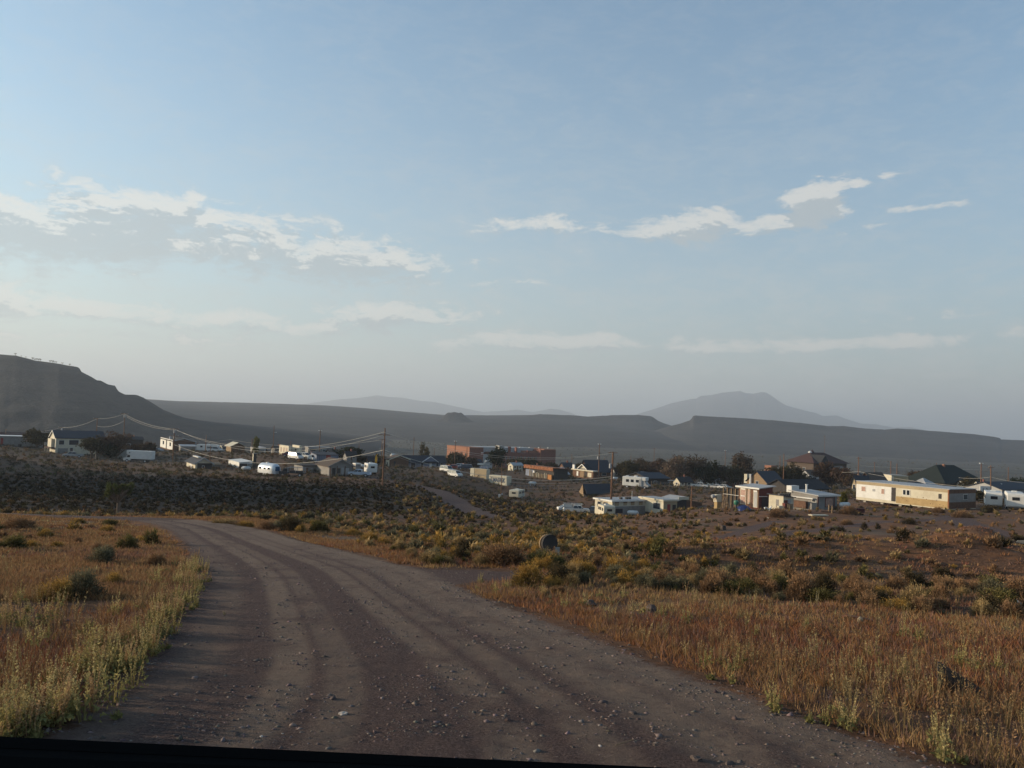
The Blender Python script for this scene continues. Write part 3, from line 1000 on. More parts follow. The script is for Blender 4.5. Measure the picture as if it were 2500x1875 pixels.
def car(kind, label, u, v, Y, heading, paint, cat=None, group=None, rack=False, name=None):
    """heading: degrees, 0 = nose towards the right of the picture (+x)"""
    cat = cat or {'sedan': 'car', 'suv': 'car', 'pickup': 'pickup truck', 'van': 'van'}[kind]
    p = at(u, v, Y)
    name = name or {'sedan': 'sedan', 'suv': 'sport_utility_car', 'pickup': 'pickup_truck', 'van': 'van'}[kind]
    root = empty(name, p, R(heading), label, cat, group)
    hw = .9
    if kind == 'sedan':
        body = [(-2.25, .35), (2.2, .35), (2.3, .6), (2.2, .82), (1.1, .95), (-1.5, .98), (-2.25, .92), (-2.32, .6)]
        cab = [(-1.65, .97), (1.15, .95), (.45, 1.40), (-.95, 1.42)]
        wx, wr = (-1.4, 1.4), .31
    elif kind == 'suv':
        body = [(-2.3, .42), (2.25, .42), (2.35, .7), (2.25, 1.0), (1.15, 1.12), (-2.3, 1.12), (-2.38, .7)]
        cab = [(-2.25, 1.12), (1.2, 1.12), (.5, 1.68), (-1.95, 1.72)]
        wx, wr = (-1.42, 1.42), .36
    elif kind == 'van':
        body = [(-2.6, .4), (2.4, .4), (2.5, .7), (2.35, 1.05), (1.75, 1.2), (-2.6, 1.2)]
        cab = [(-2.58, 1.2), (1.75, 1.2), (1.0, 1.95), (-2.5, 2.0)]
        wx, wr = (-1.6, 1.5), .35
    else:
        body = [(-2.75, .5), (2.6, .5), (2.72, .78), (2.6, 1.05), (1.3, 1.15), (-2.7, 1.15), (-2.78, .8)]
        cab = [(-.75, 1.15), (1.4, 1.15), (.8, 1.72), (-.6, 1.75)]
        wx, wr = (-1.75, 1.75), .40
    bo = MB().prism(body, -hw, hw).build('body', paint, root, bevel=.05)
    # cabin: windows as a slightly narrower prism tapering up, roof skin above
    x0, x1, x2, x3 = cab[0][0], cab[1][0], cab[2][0], cab[3][0]
    zb, zt = cab[0][1], cab[2][1]
    a, b = hw - .06, hw - .22
    V = [(x0, -a, zb), (x1, -a, zb), (x1, a, zb), (x0, a, zb), (x3, -b, zt), (x2, -b, zt), (x2, b, zt), (x3, b, zt)]
    Fq = [(0, 3, 2, 1), (4, 5, 6, 7), (0, 1, 5, 4), (1, 2, 6, 5), (2, 3, 7, 6), (3, 0, 4, 7)]
    MB().add(V, Fq).build('window', M_tinted, root)
    MB().box(x3 - .03, x2 + .03, -b - .02, b + .02, zt - .03, zt + .05).build('roof', paint, root, bevel=.03)
    pil = MB()
    for sg in (-1, 1):
        for (xb, xt) in ((x0, x3), (x1, x2), ((x0 + x1) / 2, (x2 + x3) / 2)):
            pil.tube((xb, sg * (a + .005), zb), (xt, sg * (b + .005), zt), .045, .045, 4)
    pil.build('window_frame', paint, root)
    if kind == 'pickup':
        MB().box(-2.6, -.85, -hw + .12, hw - .12, 1.152, 1.165).build('truck_bed', M_black, root)
    add_wheels(root, wx, hw, wr)
    xn = max(q[0] for q in body)
    for sg in (-1, 1):
        MB().box(xn - .09, xn - .015, sg * .62 - .16, sg * .62 + .16, .68, .86).build('headlight', M_galv, root)
    MB().box(xn - .05, xn + .05, -hw + .05, hw - .05, .42, .58).build('bumper', M_galv, root)
    if rack:
        rk = MB()
        for x in (-2.6, -.95, 1.0):
            for sg in (-1, 1):
                rk.box(x - .04, x + .04, sg * .85 - .03, sg * .85 + .03, 1.16, 2.0)
            rk.box(x - .03, x + .03, -.85, .85, 1.94, 2.0)
        for sg in (-1, 1):
            rk.box(-2.75, 1.3, sg * .85 - .03, sg * .85 + .03, 1.98, 2.06)
            rk.box(-2.6, -.9, sg * .86 - .02, sg * .86 + .02, 1.3, 1.75)
        rk.build('ladder_rack', M_white, root)
    return root


def trailer(label, u, v, Y, heading, length, hgt, wid=2.3, paint=M_white, cat='camper trailer', name='camper_trailer', windows=True, rounded=.35, stripe=None, group=None, vnose=0.0, clear=.45):
    p = at(u, v, Y)
    root = empty(name, p, R(heading), label, cat, group)
    hl, hw = length / 2, wid / 2
    r = rounded
    prof = []
    z0, z1 = clear, hgt
    for cx_, cz, a0 in ((hl - r, z0 + r * .6, -90), (hl - r, z1 - r, 0), (-hl + r, z1 - r, 90), (-hl + r, z0 + r * .6, 180)):
        rz = r * .6 if cz < (z0 + z1) / 2 else r
        for k in range(4):
            t = R(a0 + 30 * k)
            prof.append((cx_ + r * math.cos(t) + (vnose if cx_ > 0 and cz < 1.2 else 0), cz + rz * math.sin(t)))
    MB().prism(prof, -hw, hw).build('body', paint, root, bevel=.06)
    if windows:
        for sg in (-1, 1):
            for fx in (-.55, .1, .6):
                x = fx * hl
                w = MB().box(x - .4, x + .4, sg * (hw + .01) - .02, sg * (hw + .01) + .02, z0 + (z1 - z0) * .5, z0 + (z1 - z0) * .78).build('window', M_tinted, root)
            MB().box(.32 * hl, .32 * hl + .62, sg * (hw + .01) - .015, sg * (hw + .01) + .015, z0 + .12, z0 + 1.85).build('door', M_lgrey, root) if sg < 0 else None
        for sx in (-1, 1):
            MB().box(sx * (hl + .01) - .02, sx * (hl + .01) + .02, -.5, .5, z0 + (z1 - z0) * .5, z0 + (z1 - z0) * .72).build('window', M_tinted, root)
    if stripe:
        for sg in (-1, 1):
            MB().box(-hl * .95, hl * .95, sg * (hw + .008) - .01, sg * (hw + .008) + .01, z0 + .5, z0 + .72).build('stripe', stripe, root)
    MB().box(-.35, .35, -.35, .35, z1 - .02, z1 + .22).build('roof_vent', M_white, root)
    add_wheels(root, (-.45, .4), hw, .34)
    MB().box(hl, hl + 1.1, -.06, .06, .42, .52).box(hl + .95, hl + 1.05, -.05, .05, 0, .45).build('tow_bar', M_black, root)
    return root


def wire(a, b, sag, r=.03, name='overhead_wire', label=None, group=None, n=18):
    a, b = Vector(a), Vector(b)
    r *= .8
    mb = MB()
    pts = []
    for i in range(n + 1):
        t = i / n
        q = a.lerp(b, t); q.z -= sag * 4 * t * (1 - t)
        pts.append(q)
    V = []; Fc = []
    for i, q in enumerate(pts):
        for k in range(4):
            t = math.pi / 2 * k
            V.append((q.x, q.y + math.cos(t) * r, q.z + math.sin(t) * r))
    for i in range(n):
        for k in range(4):
            Fc.append((i * 4 + k, i * 4 + (k + 1) % 4, i * 4 + 4 + (k + 1) % 4, i * 4 + 4 + k))
    mb.add(V, Fc)
    o = mb.build(name, M_wire, smooth=True)
    return tag(o, label, 'wire', group)


def pole(label, ut, vt, ub, vb, Y, arms=((.35, 1.1),), lamp=None, transformer=None, r=.16, twin=False, group=None, cat='utility pole', name='utility_pole', phi=0, lean=0):
    """top pixel, base pixel, distance; arms = (metres below top, half length)"""
    b = at(ub, vb, Y)
    tp = P(ut, vt, Y)
    root = empty(name, b, R(phi), label, cat, group)
    H = tp.z - b.z
    off = Vector((tp.x - b.x, tp.y - b.y, 0))
    off.rotate(Matrix.Rotation(-R(phi), 3, 'Z'))
    off = off * 0.35
    top = Vector((off.x, off.y, H))
    MB().tube((0, 0, -.6), top, r, r * .65, 9).build('post', M_pole, root)
    for (d, hl) in arms:
        MB().box(top.x - hl, top.x + hl, top.y - .2, top.y - .09, H - d - .07, H - d + .07).build('crossarm', M_pole, root)
        for fx in (-.9, .9) if hl > .5 else ():
            MB().tube((top.x + hl * fx, top.y - .15, H - d + .07), (top.x + hl * fx, top.y - .15, H - d + .26), .06, .05, 6).build('insulator', M_lgrey, root)
    if lamp:
        d, dx = lamp
        MB().tube((top.x, top.y, H - d), (top.x + dx, top.y, H - d + .12), .04, .04, 6).build('lamp_arm', M_galv, root)
        MB().lathe([(.05, .14), (.14, .1), (.18, 0), (.1, -.1)], (top.x + dx, top.y, H - d + .05), 10).build('lamp_head', M_lgrey, root)
    if transformer:
        d, dx = transformer
        MB().lathe([(.24, -.45), (.27, -.42), (.27, .4), (.2, .48)], (top.x + dx, top.y, H - d), 12).build('transformer', M_lgrey, root)
    if twin:
        MB().lathe([(.22, -.1), (.26, 0), (.2, .12)], (top.x - .32, top.y, H - .15), 10).build('lamp_head', M_white, root)
        MB().lathe([(.22, -.1), (.26, 0), (.2, .12)], (top.x + .32, top.y, H - .15), 10).build('lamp_head', M_white, root)
        MB().box(top.x - .35, top.x + .35, top.y - .05, top.y + .05, H - .3, H - .2).build('crossarm', M_galv, root)
    root['top'] = (b.x + (tp.x - b.x) * .35, b.y + (tp.y - b.y) * .35, tp.z)
    return Vector(root['top'])


# ------------------------------------------------------------------ foliage
def leafy_material(name, trans=.3):
    m = bpy.data.materials.new(name); m.use_nodes = True
    g = NG(m.node_tree); m.node_tree.nodes.clear()
    out = g.n('ShaderNodeOutputMaterial')
    c = g.n('ShaderNodeAttribute', attribute_name='col').outputs['Color']
    d = g.n('ShaderNodeBsdfDiffuse'); t = g.n('ShaderNodeBsdfTranslucent')
    g.L(c, d.inputs[0]); g.L(c, t.inputs[0])
    mx = g.n('ShaderNodeMixShader', i0=trans)
    g.L(d.outputs[0], mx.inputs[1]); g.L(t.outputs[0], mx.inputs[2])
    g.L(mx.outputs[0], out.inputs[0])
    return m


M_leaf = leafy_material('foliage', .22)
M_grass = leafy_material('dry_grass', .30)
M_bark = mat('bark', (.14, .105, .08), .95, .1, .25, 6)


def leaf_cloud(C, N, size, rs, flat=.6, up=0.0):
    """leaf triangles: centres C (n,3), orientation random; returns V (3n,3), F (n,3)"""
    n = len(C)
    a = rs.normal(size=(n, 3)); a /= np.linalg.norm(a, axis=1)[:, None]
    if up:
        a[:, 2] += up; a /= np.linalg.norm(a, axis=1)[:, None]
    b = np.cross(a, rs.normal(size=(n, 3))); b /= np.linalg.norm(b, axis=1)[:, None] + 1e-9
    s = (size * rs.uniform(.6, 1.4, n))[:, None]
    V = np.stack([C - b * s * flat * .5, C + b * s * flat * .5, C + a * s], 1).reshape(-1, 3)
    return V, np.arange(3 * n).reshape(-1, 3)


def col_var(base, n, rs, v=.25, hue=.1):
    c = np.array(base)[None] * rs.uniform(1 - v, 1 + v, (n, 1)) * rs.uniform(1 - hue, 1 + hue, (n, 3))
    return np.repeat(c, 3, axis=0)


def crown_mesh(name, w, h, z0, n, leaf, base, seed, parent, lobes=7, sparse=.0, tall=False, up=.2):
    rs = np.random.RandomState(seed)
    cs = []
    tot = 0
    for k in range(lobes):
        a = rs.uniform(0, 2 * math.pi); rr = rs.uniform(.15, .55) * (.4 if tall else 1)
        c = np.array([math.cos(a) * rr * w / 2, math.sin(a) * rr * w / 2, z0 + h * rs.uniform(.3, .72)])
        if tall:
            c[2] = z0 + h * (k + .5) / lobes
        rad = np.array([w * rs.uniform(.22, .36), w * rs.uniform(.22, .36), h * rs.uniform(.18, .32)])
        if tall:
            rad = np.array([w * .45, w * .45, h / lobes * 1.1])
        m_ = n // lobes
        # clumps within the lobe
        nc = 12
        cc = rs.normal(size=(nc, 3)); cc /= np.linalg.norm(cc, axis=1)[:, None]; cc *= rs.uniform(.5, 1.0, (nc, 1))
        idx = rs.randint(0, nc, m_)
        q = cc[idx] + rs.normal(size=(m_, 3)) * .20
        cs.append(c + q * rad)
    C = np.concatenate(cs)
    C[:, 2] = np.maximum(C[:, 2], z0 * .5)
    V, Fc = leaf_cloud(C, len(C), leaf, rs, .8, up)
    col = col_var(base, len(C), rs, .3, .08)
    return mkmesh(name, V, Fc, M_leaf, parent, attrs={'col': ('C', col)})


def tree(label, u, v, Y, hp, wp, base, seed, group=None, name='broadleaf_tree', n=1500, leaf=.42, trunk_frac=.22, lobes=8, tall=False, bare=False):
    p = at(u, v, Y)
    k = Y / F
    h, w = hp * k, wp * k
    root = empty(name, p, rnd.uniform(0, 6), label, 'tree', group)
    rs = random.Random(seed)
    mb = MB()
    t0 = h * trunk_frac
    tr = max(.09, h * .03)
    mb.tube((0, 0, -.4), (rs.uniform(-.1, .1), 0, t0 + h * .15), tr * 1.3, tr * .75, 8)
    for i in range(7 if not tall else 2):
        a = rs.uniform(0, 6.28); e = rs.uniform(.35, .8)
        q0 = Vector((0, 0, t0 + h * rs.uniform(-.02, .14)))
        q1 = q0 + Vector((math.cos(a) * w * .22, math.sin(a) * w * .22, h * .25 * e + h * .08))
        q2 = q1 + Vector((math.cos(a + .4) * w * .14, math.sin(a + .4) * w * .14, h * .2))
        mb.tube(q0, q1, tr * .6, tr * .35, 6).tube(q1, q2, tr * .35, tr * .1, 5)
    mb.build('trunk', M_bark, root)
    crown_mesh('crown', w, h - t0 * .8, t0 * .8, n, leaf, base, seed, root, lobes, tall=tall)
    return root
# ================================================================== buildings
# ---- left edge
b = Bld('low_building', 'long single-storey white building with one red door, at the left picture edge', 'building', 71, 1089, 262, 10, 150, 21, M_grey, L=8, W=24)
# its front runs to the left of the corner, so it is shifted along its own length
b.root.location.x -= 24 * math.cos(R(PHI)) * .98; b.root.location.y -= 24 * math.sin(R(PHI)) * .45
b.roof('flat', M_white, oh=.25, th=.15)
b.door('F', .50, .53, .02, .8, M_redp); b.win('F', .78, .82, .4, .75, M_white, M_curtain); b.win('F', .2, .24, .4, .75)
b = Bld('red_roofed_house', 'house with dull red roof and white gable tip behind the white low building', 'house', 84, 1085, 285, 14, 60, 17, M_brown, L=9, W=14)
b.root.location.x -= 11; b.root.location.y -= 3
b.roof('gx', M_rshing, 1.3, .5, fascia=M_white)
MB().box(13.2, 14.6, -.6, -.5, b.H - .1, b.H + 1.1).build('gable_panel', M_white, b.root)

b = Bld('two_storey_house', 'white two-storey house with blue roof, garage and sunlit bay-windowed gable', 'house', 134, 1111, 250, 13, 108, 42, M_cream, phi=40)
b.roof('gx', M_bluer, 2.1, .35, fascia=M_white)
b.win('F', .06, .17, .60, .87); b.win('F', .26, .46, .59, .89)
b.panel('garage_door', 'F', .05, .25, .02, .40, M_grey); b.win('F', .285, .355, .12, .44)
b.win('L', .25, .45, .55, .86, M_white); b.win('L', .55, .75, .55, .86, M_brown)
MB().prism([(b.L * .2, b.H * .44), (b.L * .8, b.H * .44), (b.L * .8, b.H * .92), (b.L * .2, b.H * .92)], -.9, 0.0, axis='x').build('bay', M_cream, b.root)
MB().prism([(-.1, b.H * .38), (b.L * .9, b.H * .38), (b.L * .9, b.H * .43), (-.1, b.H * .43)], -1.6, -.01, axis='x').build('porch_roof', M_rshing, b.root)
for yy in (.1, .45, .85):
    MB().tube((-1.45, b.L * yy, b.base), (-1.45, b.L * yy, b.H * .38), .09, .09, 6).build('porch_post', M_cream, b.root)
b.win('F', .56, .70, .60, .85); b.win('F', .80, .90, .60, .85)

b = Bld('block_wall', 'pale concrete block wall below the trees beside the blue-roofed house', 'wall', 233, 1117, 242, 6, 82, 20, M_conc, L=.4)
b.panel('coping', 'F', 0, 1, .95, 1.03, M_lgrey, .05, .3)
b = Bld('dark_cabin', 'dark brown cabin with two short chimneys among trees behind the moving truck', 'house', 297, 1105, 290, 10, 46, 32, M_dark, L=8)
b.roof('gx', M_dshing, .9, .4); b.chimney(.45, .5, 1.7, .5); b.chimney(.6, .5, 1.7, .5); b.win('F', .2, .4, .4, .7)

# ---- box house with brown roof
b = Bld('flat_front_house', 'white stuccoed house with brown side wall and rooftop cooler, left of the sheds', 'house', 421, 1099, 300, 30, 50, 22, M_brown)
b.panel('stucco_front', 'L', 0, 1, 0, 1.12, M_white, .06, .055)
b.win('L', .12, .24, .35, .8, M_grey); b.win('L', .68, .8, .35, .8, M_grey); b.panel('drain_strip', 'L', .44, .52, 0, 1.0, M_dark, .09, .028)
b.roof('gy', M_dshing, 1.0, .5, fascia=M_lgrey); b.win('F', .55, .8, .4, .75, M_brown)
MB().lathe([(.35, 0), (.35, .9), (.15, 1.0)], (.8, b.L * .4, b.H + .3), 10).build('rooftop_cooler', M_galv, b.root)
MB().lathe([(.12, 0), (.12, 1.3)], (1.6, b.L * .3, b.H + .3), 8).build('vent_pipe', M_galv, b.root)
b = Bld('annex', 'low grey lean-to shed in front of the brown-sided house', 'shed', 440, 1102, 288, 6, 34, 12, M_grey, L=3)
b.roof('shedy', M_lgrey, -.5, .2)

# ---- sheds in the left middle
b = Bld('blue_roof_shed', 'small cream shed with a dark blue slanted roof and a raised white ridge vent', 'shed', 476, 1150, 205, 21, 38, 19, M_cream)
b.roof('gy', M_bluer, 1.3, .5, fascia=M_lgrey)
MB().box(b.W * .25, b.W * .45, b.L * .2, b.L * .8, b.H + 1.25, b.H + 1.45).build('ridge_vent', M_white, b.root)
b.door('L', .35, .6, .02, .85, M_white); b.panel('painted_shade_side', 'F', .12, 1, 0, 1, M_dark, .03, .028); b.win('F', .4, .55, .35, .7)  # dark sheet paints the shade on the shed's front
b = Bld('grey_lean_to', 'low grey lean-to with pale boards right of the blue-roofed shed', 'shed', 512, 1151, 212, 4, 26, 16, M_grey, L=4)
b.roof('shedy', M_wood, -.4, .2); b.door('F', .5, .62, 0, .8, M_dark)
b = Bld('leaning_white_shed', 'small white metal shed with a torn bottom edge beside a dark open bay', 'shed', 583, 1151, 206, 26, 30, 21, M_white)
b.roof('shedx', M_white, -.3, .12); b.panel('dark_opening', 'F', .0, .62, 0, .92, M_dark, .03, .028); b.panel('corrugated_side', 'F', .64, 1, 0, .9, M_grey, .04, .03)
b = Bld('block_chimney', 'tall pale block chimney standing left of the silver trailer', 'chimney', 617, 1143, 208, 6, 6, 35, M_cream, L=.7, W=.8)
b.panel('painted_shade_side', 'F', .0, 1, 0, 1, M_dark, .01, .008); MB().box(-.08, .88, -.08, .78, b.H, b.H + .15).build('cap', M_conc, b.root)  # dark sheet paints the column's shaded face
b = Bld('cabin', 'brown gabled cabin with a sunlit pale roof slope on the rise', 'cabin', 564, 1104, 270, 12, 31, 15, M_brown)
b.roof('gy', M_cream, 1.1, .5); b.win('F', .55, .75, .3, .65, M_wood, M_dark); b.panel('painted_lit_boards', 'L', 0, 1, 0, 1, M_wood, .02, .018)  # lighter wood paints sunlight onto the left face
b = Bld('white_garage', 'low white garage with sunlit end beside a yellow poplar', 'garage', 628, 1105, 285, 16, 19, 10, M_white)
b.roof('shedx', M_lgrey, -.3, .15); b.panel('painted_shade_front', 'F', .1, .9, 0, .8, M_grey)  # grey sheet paints the shade on the white front
b = Bld('dark_gable_house', 'small house with a charcoal gable behind the white garage', 'house', 634, 1104, 305, 3, 22, 8, M_dark, L=6)
b.roof('gy', M_dshing, 1.7, .4)
for i, (cu, cv, lp, lb) in enumerate(((704, 1112, 23, 'larger'), (730, 1111, 17, 'smaller'))):
    b = Bld('stucco_cottage', f'{lb} of two cream stucco cottages side by side, '+('with three narrow windows' if i == 0 else 'with one dark round stain'), 'house', cu, cv, 240, lp, 6, 22, M_cream, group='cream cottages on the rise')
    b.roof('flat', M_cream, oh=.05, th=.1)
    if i == 0:
        for a0 in (.15, .45, .75):
            b.win('L', a0, a0 + .10, .25, .8, M_grey, M_curtain)
    else:
        b.win('L', .42, .58, .4, .65, M_dark)
b = Bld('blue_metal_shed', 'long blue-grey metal shed with a red square panel', 'shed', 772, 1131, 225, 4, 52, 20, M_blue, L=5)
b.panel('red_panel', 'F', .44, .64, .40, 1.02, M_redp, .06, .05); b.roof('shedy', M_bluer, -.5, .2)
for i in range(5):
    b.panel('rib', 'F', .05 + .08 * i, .06 + .08 * i, 0, 1, M_bluer, .05, .04)
b = Bld('house_trailer', 'long grey house trailer with a window awning behind the blue shed', 'mobile home', 752, 1109, 262, 4, 56, 17, M_grey, L=3.4)
b.roof('flat', M_lgrey, oh=.15, th=.12); b.win('F', .05, .32, .45, .75, M_white); b.panel('awning', 'F', .0, .38, .78, .84, M_lgrey, .7, .68); b.win('F', .6, .75, .4, .7, M_white)
b = Bld('low_ranch_house', 'long low grey-brown house with sagging flat roof right of the dark flatbed', 'house', 738, 1163, 200, 6, 64, 25, M_grey, L=7)
b.roof('flat', M_dshing, oh=.35, th=.18)
b.door('F', .10, .2, 0, .82, M_brown); b.door('F', .28, .38, 0, .82, M_lgrey); b.door('F', .50, .60, 0, .82, M_lgrey); b.win('F', .66, .78, .35, .75, M_brown); b.panel('post_row', 'F', .84, .98, 0, .95, M_brown, .05, .03)
b = Bld('porch_house', 'grey-brown house with a gabled porch and dark posts, centre left of the big pole', 'house', 803, 1162, 194, 5, 58, 24, M_grey, L=9)
b.roof('gy', M_bshing, 1.5, .5, fascia=M_grey)
b.door('F', .12, .26, 0, .8, M_dark); b.win('F', .32, .46, .25, .8, M_wood, M_dark); b.door('F', .5, .6, 0, .85, M_lgrey); b.win('F', .66, .84, .1, .85, M_brown, M_lgrey)
for a0 in (.02, .29, .62, .92):
    MB().box(a0 * b.W, a0 * b.W + .14, -.5, -.36, b.base, b.H + .1).build('porch_post', M_brown, b.root)
b = Bld('small_outhouse', 'narrow grey outbuilding with a white top block at the porch house corner', 'shed', 868, 1150, 215, 5, 12, 16, M_grey, L=2)
b.roof('flat', M_white, oh=.1, th=.3)

# ---- centre: brown and blue houses
b = Bld('brown_gable_house', 'dark brown house with small sunlit white gable end, right of the big pole', 'house', 951, 1147, 262, 11, 46, 26, M_brown)
b.panel('white_end', 'L', .1, .9, .0, .9, M_cream, .05, .045); b.roof('gy', M_bshing, 1.2, .4, fascia=M_cream); b.win('L', .4, .6, .35, .7, M_white); b.door('F', .2, .3, 0, .8, M_dark)
b = Bld('blue_house', 'blue-grey ranch house with white trim, cross gable and sunlit white porch gable', 'house', 972, 1146, 276, 8, 116, 20, M_blue)
b.roof('gx', M_bluer, 1.9, .45, fascia=M_white)
for a0, a1 in ((.26, .36), (.47, .53), (.80, .86), (.90, .95)):
    b.win('F', a0, a1, .25, .82)
b.door('F', .66, .71, 0, .8, M_white)
b.panel('white_skirting', 'F', 0, 1, -.05, .08, M_white, .04, .035)
x0, x1 = b.W * .50, b.W * .80
MB().prism([(x0, b.H), (x1, b.H), ((x0 + x1) / 2, b.H + 1.55)], -.9, b.L * .4).build('cross_gable', M_blue, b.root)
gv = MB()
for (xa, za, xb, zb) in ((x0 - .5, b.H - .2, (x0 + x1) / 2, b.H + 1.75), ((x0 + x1) / 2, b.H + 1.75, x1 + .5, b.H - .2)):
    gv.add([(xa, -1.15, za - .12), (xb, -1.15, zb - .12), (xb, -1.15, zb + .12), (xa, -1.15, za + .12), (xa, -1.05, za - .12), (xb, -1.05, zb - .12), (xb, -1.05, zb + .12), (xa, -1.05, za + .12)],
           [(0, 1, 2, 3), (7, 6, 5, 4), (0, 4, 5, 1), (1, 5, 6, 2), (2, 6, 7, 3), (3, 7, 4, 0)])
gv.build('barge_board', M_white, b.root)
# sunlit porch at the left end
pg = MB()
L0 = b.L
for (ya, za, yb, zb) in ((-1.2, b.H - .1, L0 / 2, b.H + 2.3), (L0 / 2, b.H + 2.3, L0 + 1.2, b.H - .1)):
    pg.add([(-2.2, ya, za - .16), (-2.2, yb, zb - .16), (-2.2, yb, zb + .2), (-2.2, ya, za + .2), (-.5, ya, za - .16), (-.5, yb, zb - .16), (-.5, yb, zb + .2), (-.5, ya, za + .2)],
           [(0, 3, 2, 1), (4, 5, 6, 7), (0, 1, 5, 4), (1, 2, 6, 5), (2, 3, 7, 6), (3, 0, 4, 7)])
pg.build('porch_gable', M_white, b.root)
for yy in (-.9, L0 + .9):
    MB().box(-2.15, -1.85, yy - .15, yy + .15, b.base, b.H).build('porch_post', M_white, b.root)
b.win('L', .3, .7, .2, .8)

# ---- big brick building, sunlit end and shaded wing
p0 = P(1144, 1150, 400)
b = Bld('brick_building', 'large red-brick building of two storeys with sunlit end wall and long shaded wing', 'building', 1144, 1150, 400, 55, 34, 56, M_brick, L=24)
hb = b.H
for i, a0 in enumerate((.08, .14, .30, .44, .50, .58, .72, .80)):
    for z0_, z1_ in ((.58, .76), (.22, .40)):
        b.win('L', a0, a0 + .045, z0_, z1_, M_brown, M_glass)
b.panel('painted_shade_brick', 'F', 0, 1, 0, 1, M_brickd, .02, .018)  # front face's shade painted with the darker brick copy
b.roof('flat', M_brick, oh=.12, th=.35)
k = b.k
wing = MB()
cf = math.cos(R(PHI))
fx = lambda px: px * k / cf
segs = [(34, 60, .70, M_lgrey), (60, 128, .82, M_brickd), (128, 182, .80, M_brickd), (182, 222, .96, M_brickd)]  # wing in the darker brick, its shade put into the colour
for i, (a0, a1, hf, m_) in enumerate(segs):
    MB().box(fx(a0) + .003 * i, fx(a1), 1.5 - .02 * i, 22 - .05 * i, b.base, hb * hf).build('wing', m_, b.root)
MB().box(fx(34), fx(185), 9, 21.9, hb * .8, hb * 1.02).build('roof', M_lgrey, b.root)
MB().box(fx(190), fx(221), 1.2, 21, hb * .965, hb * 1.0).build('parapet', M_brick, b.root)
for a0, w_, zt in ((105, 4, 1.08), (122, 3, 1.06), (152, 3, .92)):
    MB().box(fx(a0), fx(a0 + w_), 3, 4.5, hb * .7, hb * zt).build('chimney', M_brickd, b.root)
MB().box(fx(82), fx(94), 4, 8, hb * .8, hb * 1.12).build('lift_house', M_conc, b.root)
MB().box(fx(150), fx(188), 5, 8.7, hb * .8, hb * .9).build('sunlit_ledge', M_brick, b.root)
for i in range(12):
    a = 64 + i * 9.5
    for z0_ in (.2, .5):
        o = MB().box(fx(a), fx(a + 3), 1.40, 1.6, hb * z0_, hb * (z0_ + .16)).build('window', M_grey, b.root)
        MB().box(fx(a) + .12, fx(a + 3) - .12, 1.37, 1.5, hb * z0_ + .1, hb * (z0_ + .16) - .1).build('pane', M_glass, o)
for i in range(6):
    o = MB().box(fx(100) + i * 6, fx(100) + i * 6 + .5, 10, 10.4, hb * 1.02, hb * 1.06).build('roof_vent', M_white, b.root)

# ---- containers, rusty shed
b = Bld('storage_container', 'tan steel storage box with a seam, left of the white lettered container', 'storage container', 1187, 1170, 234, 40, 5, 24, M_cream, phi=55, W=1.6)
b.panel('tan_skin', 'L', 0, .72, 0, 1, M_tan, .02, .018); b.panel('seam', 'L', .73, .75, 0, 1, M_dark, .04, .03)
b.panel('latch_box', 'L', .45, .5, .25, .35, M_dark, .05, .03)
b = Bld('lettered_container', 'white shipping container with big dark lettering on its sunlit side', 'shipping container', 1237, 1174, 226, 44, 6, 23, M_cream, phi=55, W=2.3)
b.panel('logo_square', 'L', .80, .90, .42, .82, M_grey, .03, .025)
tc_ = bpy.data.curves.new('lettering', 'FONT'); tc_.body = 'MAERSK'; tc_.size = 1.35; tc_.extrude = .012; tc_.offset = .02
to = bpy.data.objects.new('lettering_curve', tc_); COL.objects.link(to)
bpy.context.view_layer.update()
lm = bpy.data.meshes.new_from_object(to.evaluated_get(bpy.context.evaluated_depsgraph_get()))
bpy.data.objects.remove(to)
lm.materials.clear(); lm.materials.append(M_ink)
to = bpy.data.objects.new('lettering', lm); COL.objects.link(to); to.parent = b.root
to.rotation_euler = (math.pi / 2, 0, -math.pi / 2); to.location = (-.045, b.L * .765, b.H * .32); to.scale = (b.L * .68 / max(v.co.x for v in lm.vertices), 1.25, 1)
for i in range(16):
    MB().box(-.024, -.004, b.L * (.03 + i * .06), b.L * (.03 + i * .06) + .07, .1, b.H - .1).build('corrugation', M_cream, b.root) if i in (0, 15) else None
b = Bld('lumber_shed', 'long open-fronted shed with a rusty corrugated eave and upright timbers', 'shed', 1352, 1174, 238, 84, 8, 28, M_dark, L=15, W=5)
b.roof('shedx', M_rust, .3, .5, fascia=None)
MB().box(-.75, -.62, -.4, b.L + .4, b.H - .55, b.H + .45).build('rusty_eave', M_rust, b.root)
for i in range(12):
    yy = .22 * b.L + i * b.L * .055
    MB().box(-.5, -.34, yy, yy + .16, b.base, b.H * rnd.uniform(.45, .8)).build('timber', rnd.choice([M_cream, M_wood, M_tan]), b.root)
MB().box(-.6, -.3, b.L * .03, b.L * .16, b.base, b.H * .5).build('orange_board', M_orange, b.root)
MB().box(-.8, -.3, b.L * .62, b.L * .66, b.H * .5, b.H * .68).build('white_box', M_white, b.root)
MB().box(-.3, -.2, b.L * .70, b.L * .99, b.base, b.H * .72).build('glazed_side', M_blue, b.root)
b = Bld('tin_roof_shed', 'low shed with a pale blue-grey tin roof right of the rusty shed', 'shed', 1352, 1172, 243, 5, 36, 15, M_dark, L=6)
b.roof('gx', M_lgrey, 1.6, .4); b.win('F', .25, .75, .05, .7, M_grey, M_lgrey)
b = Bld('brown_store', 'low brown store with a bright white doorway and a white box sign on its roof', 'building', 1448, 1168, 258, 62, 10, 17, M_brown, L=11)
b.roof('flat', M_lgrey, oh=.4, th=.16, fascia=M_cream)
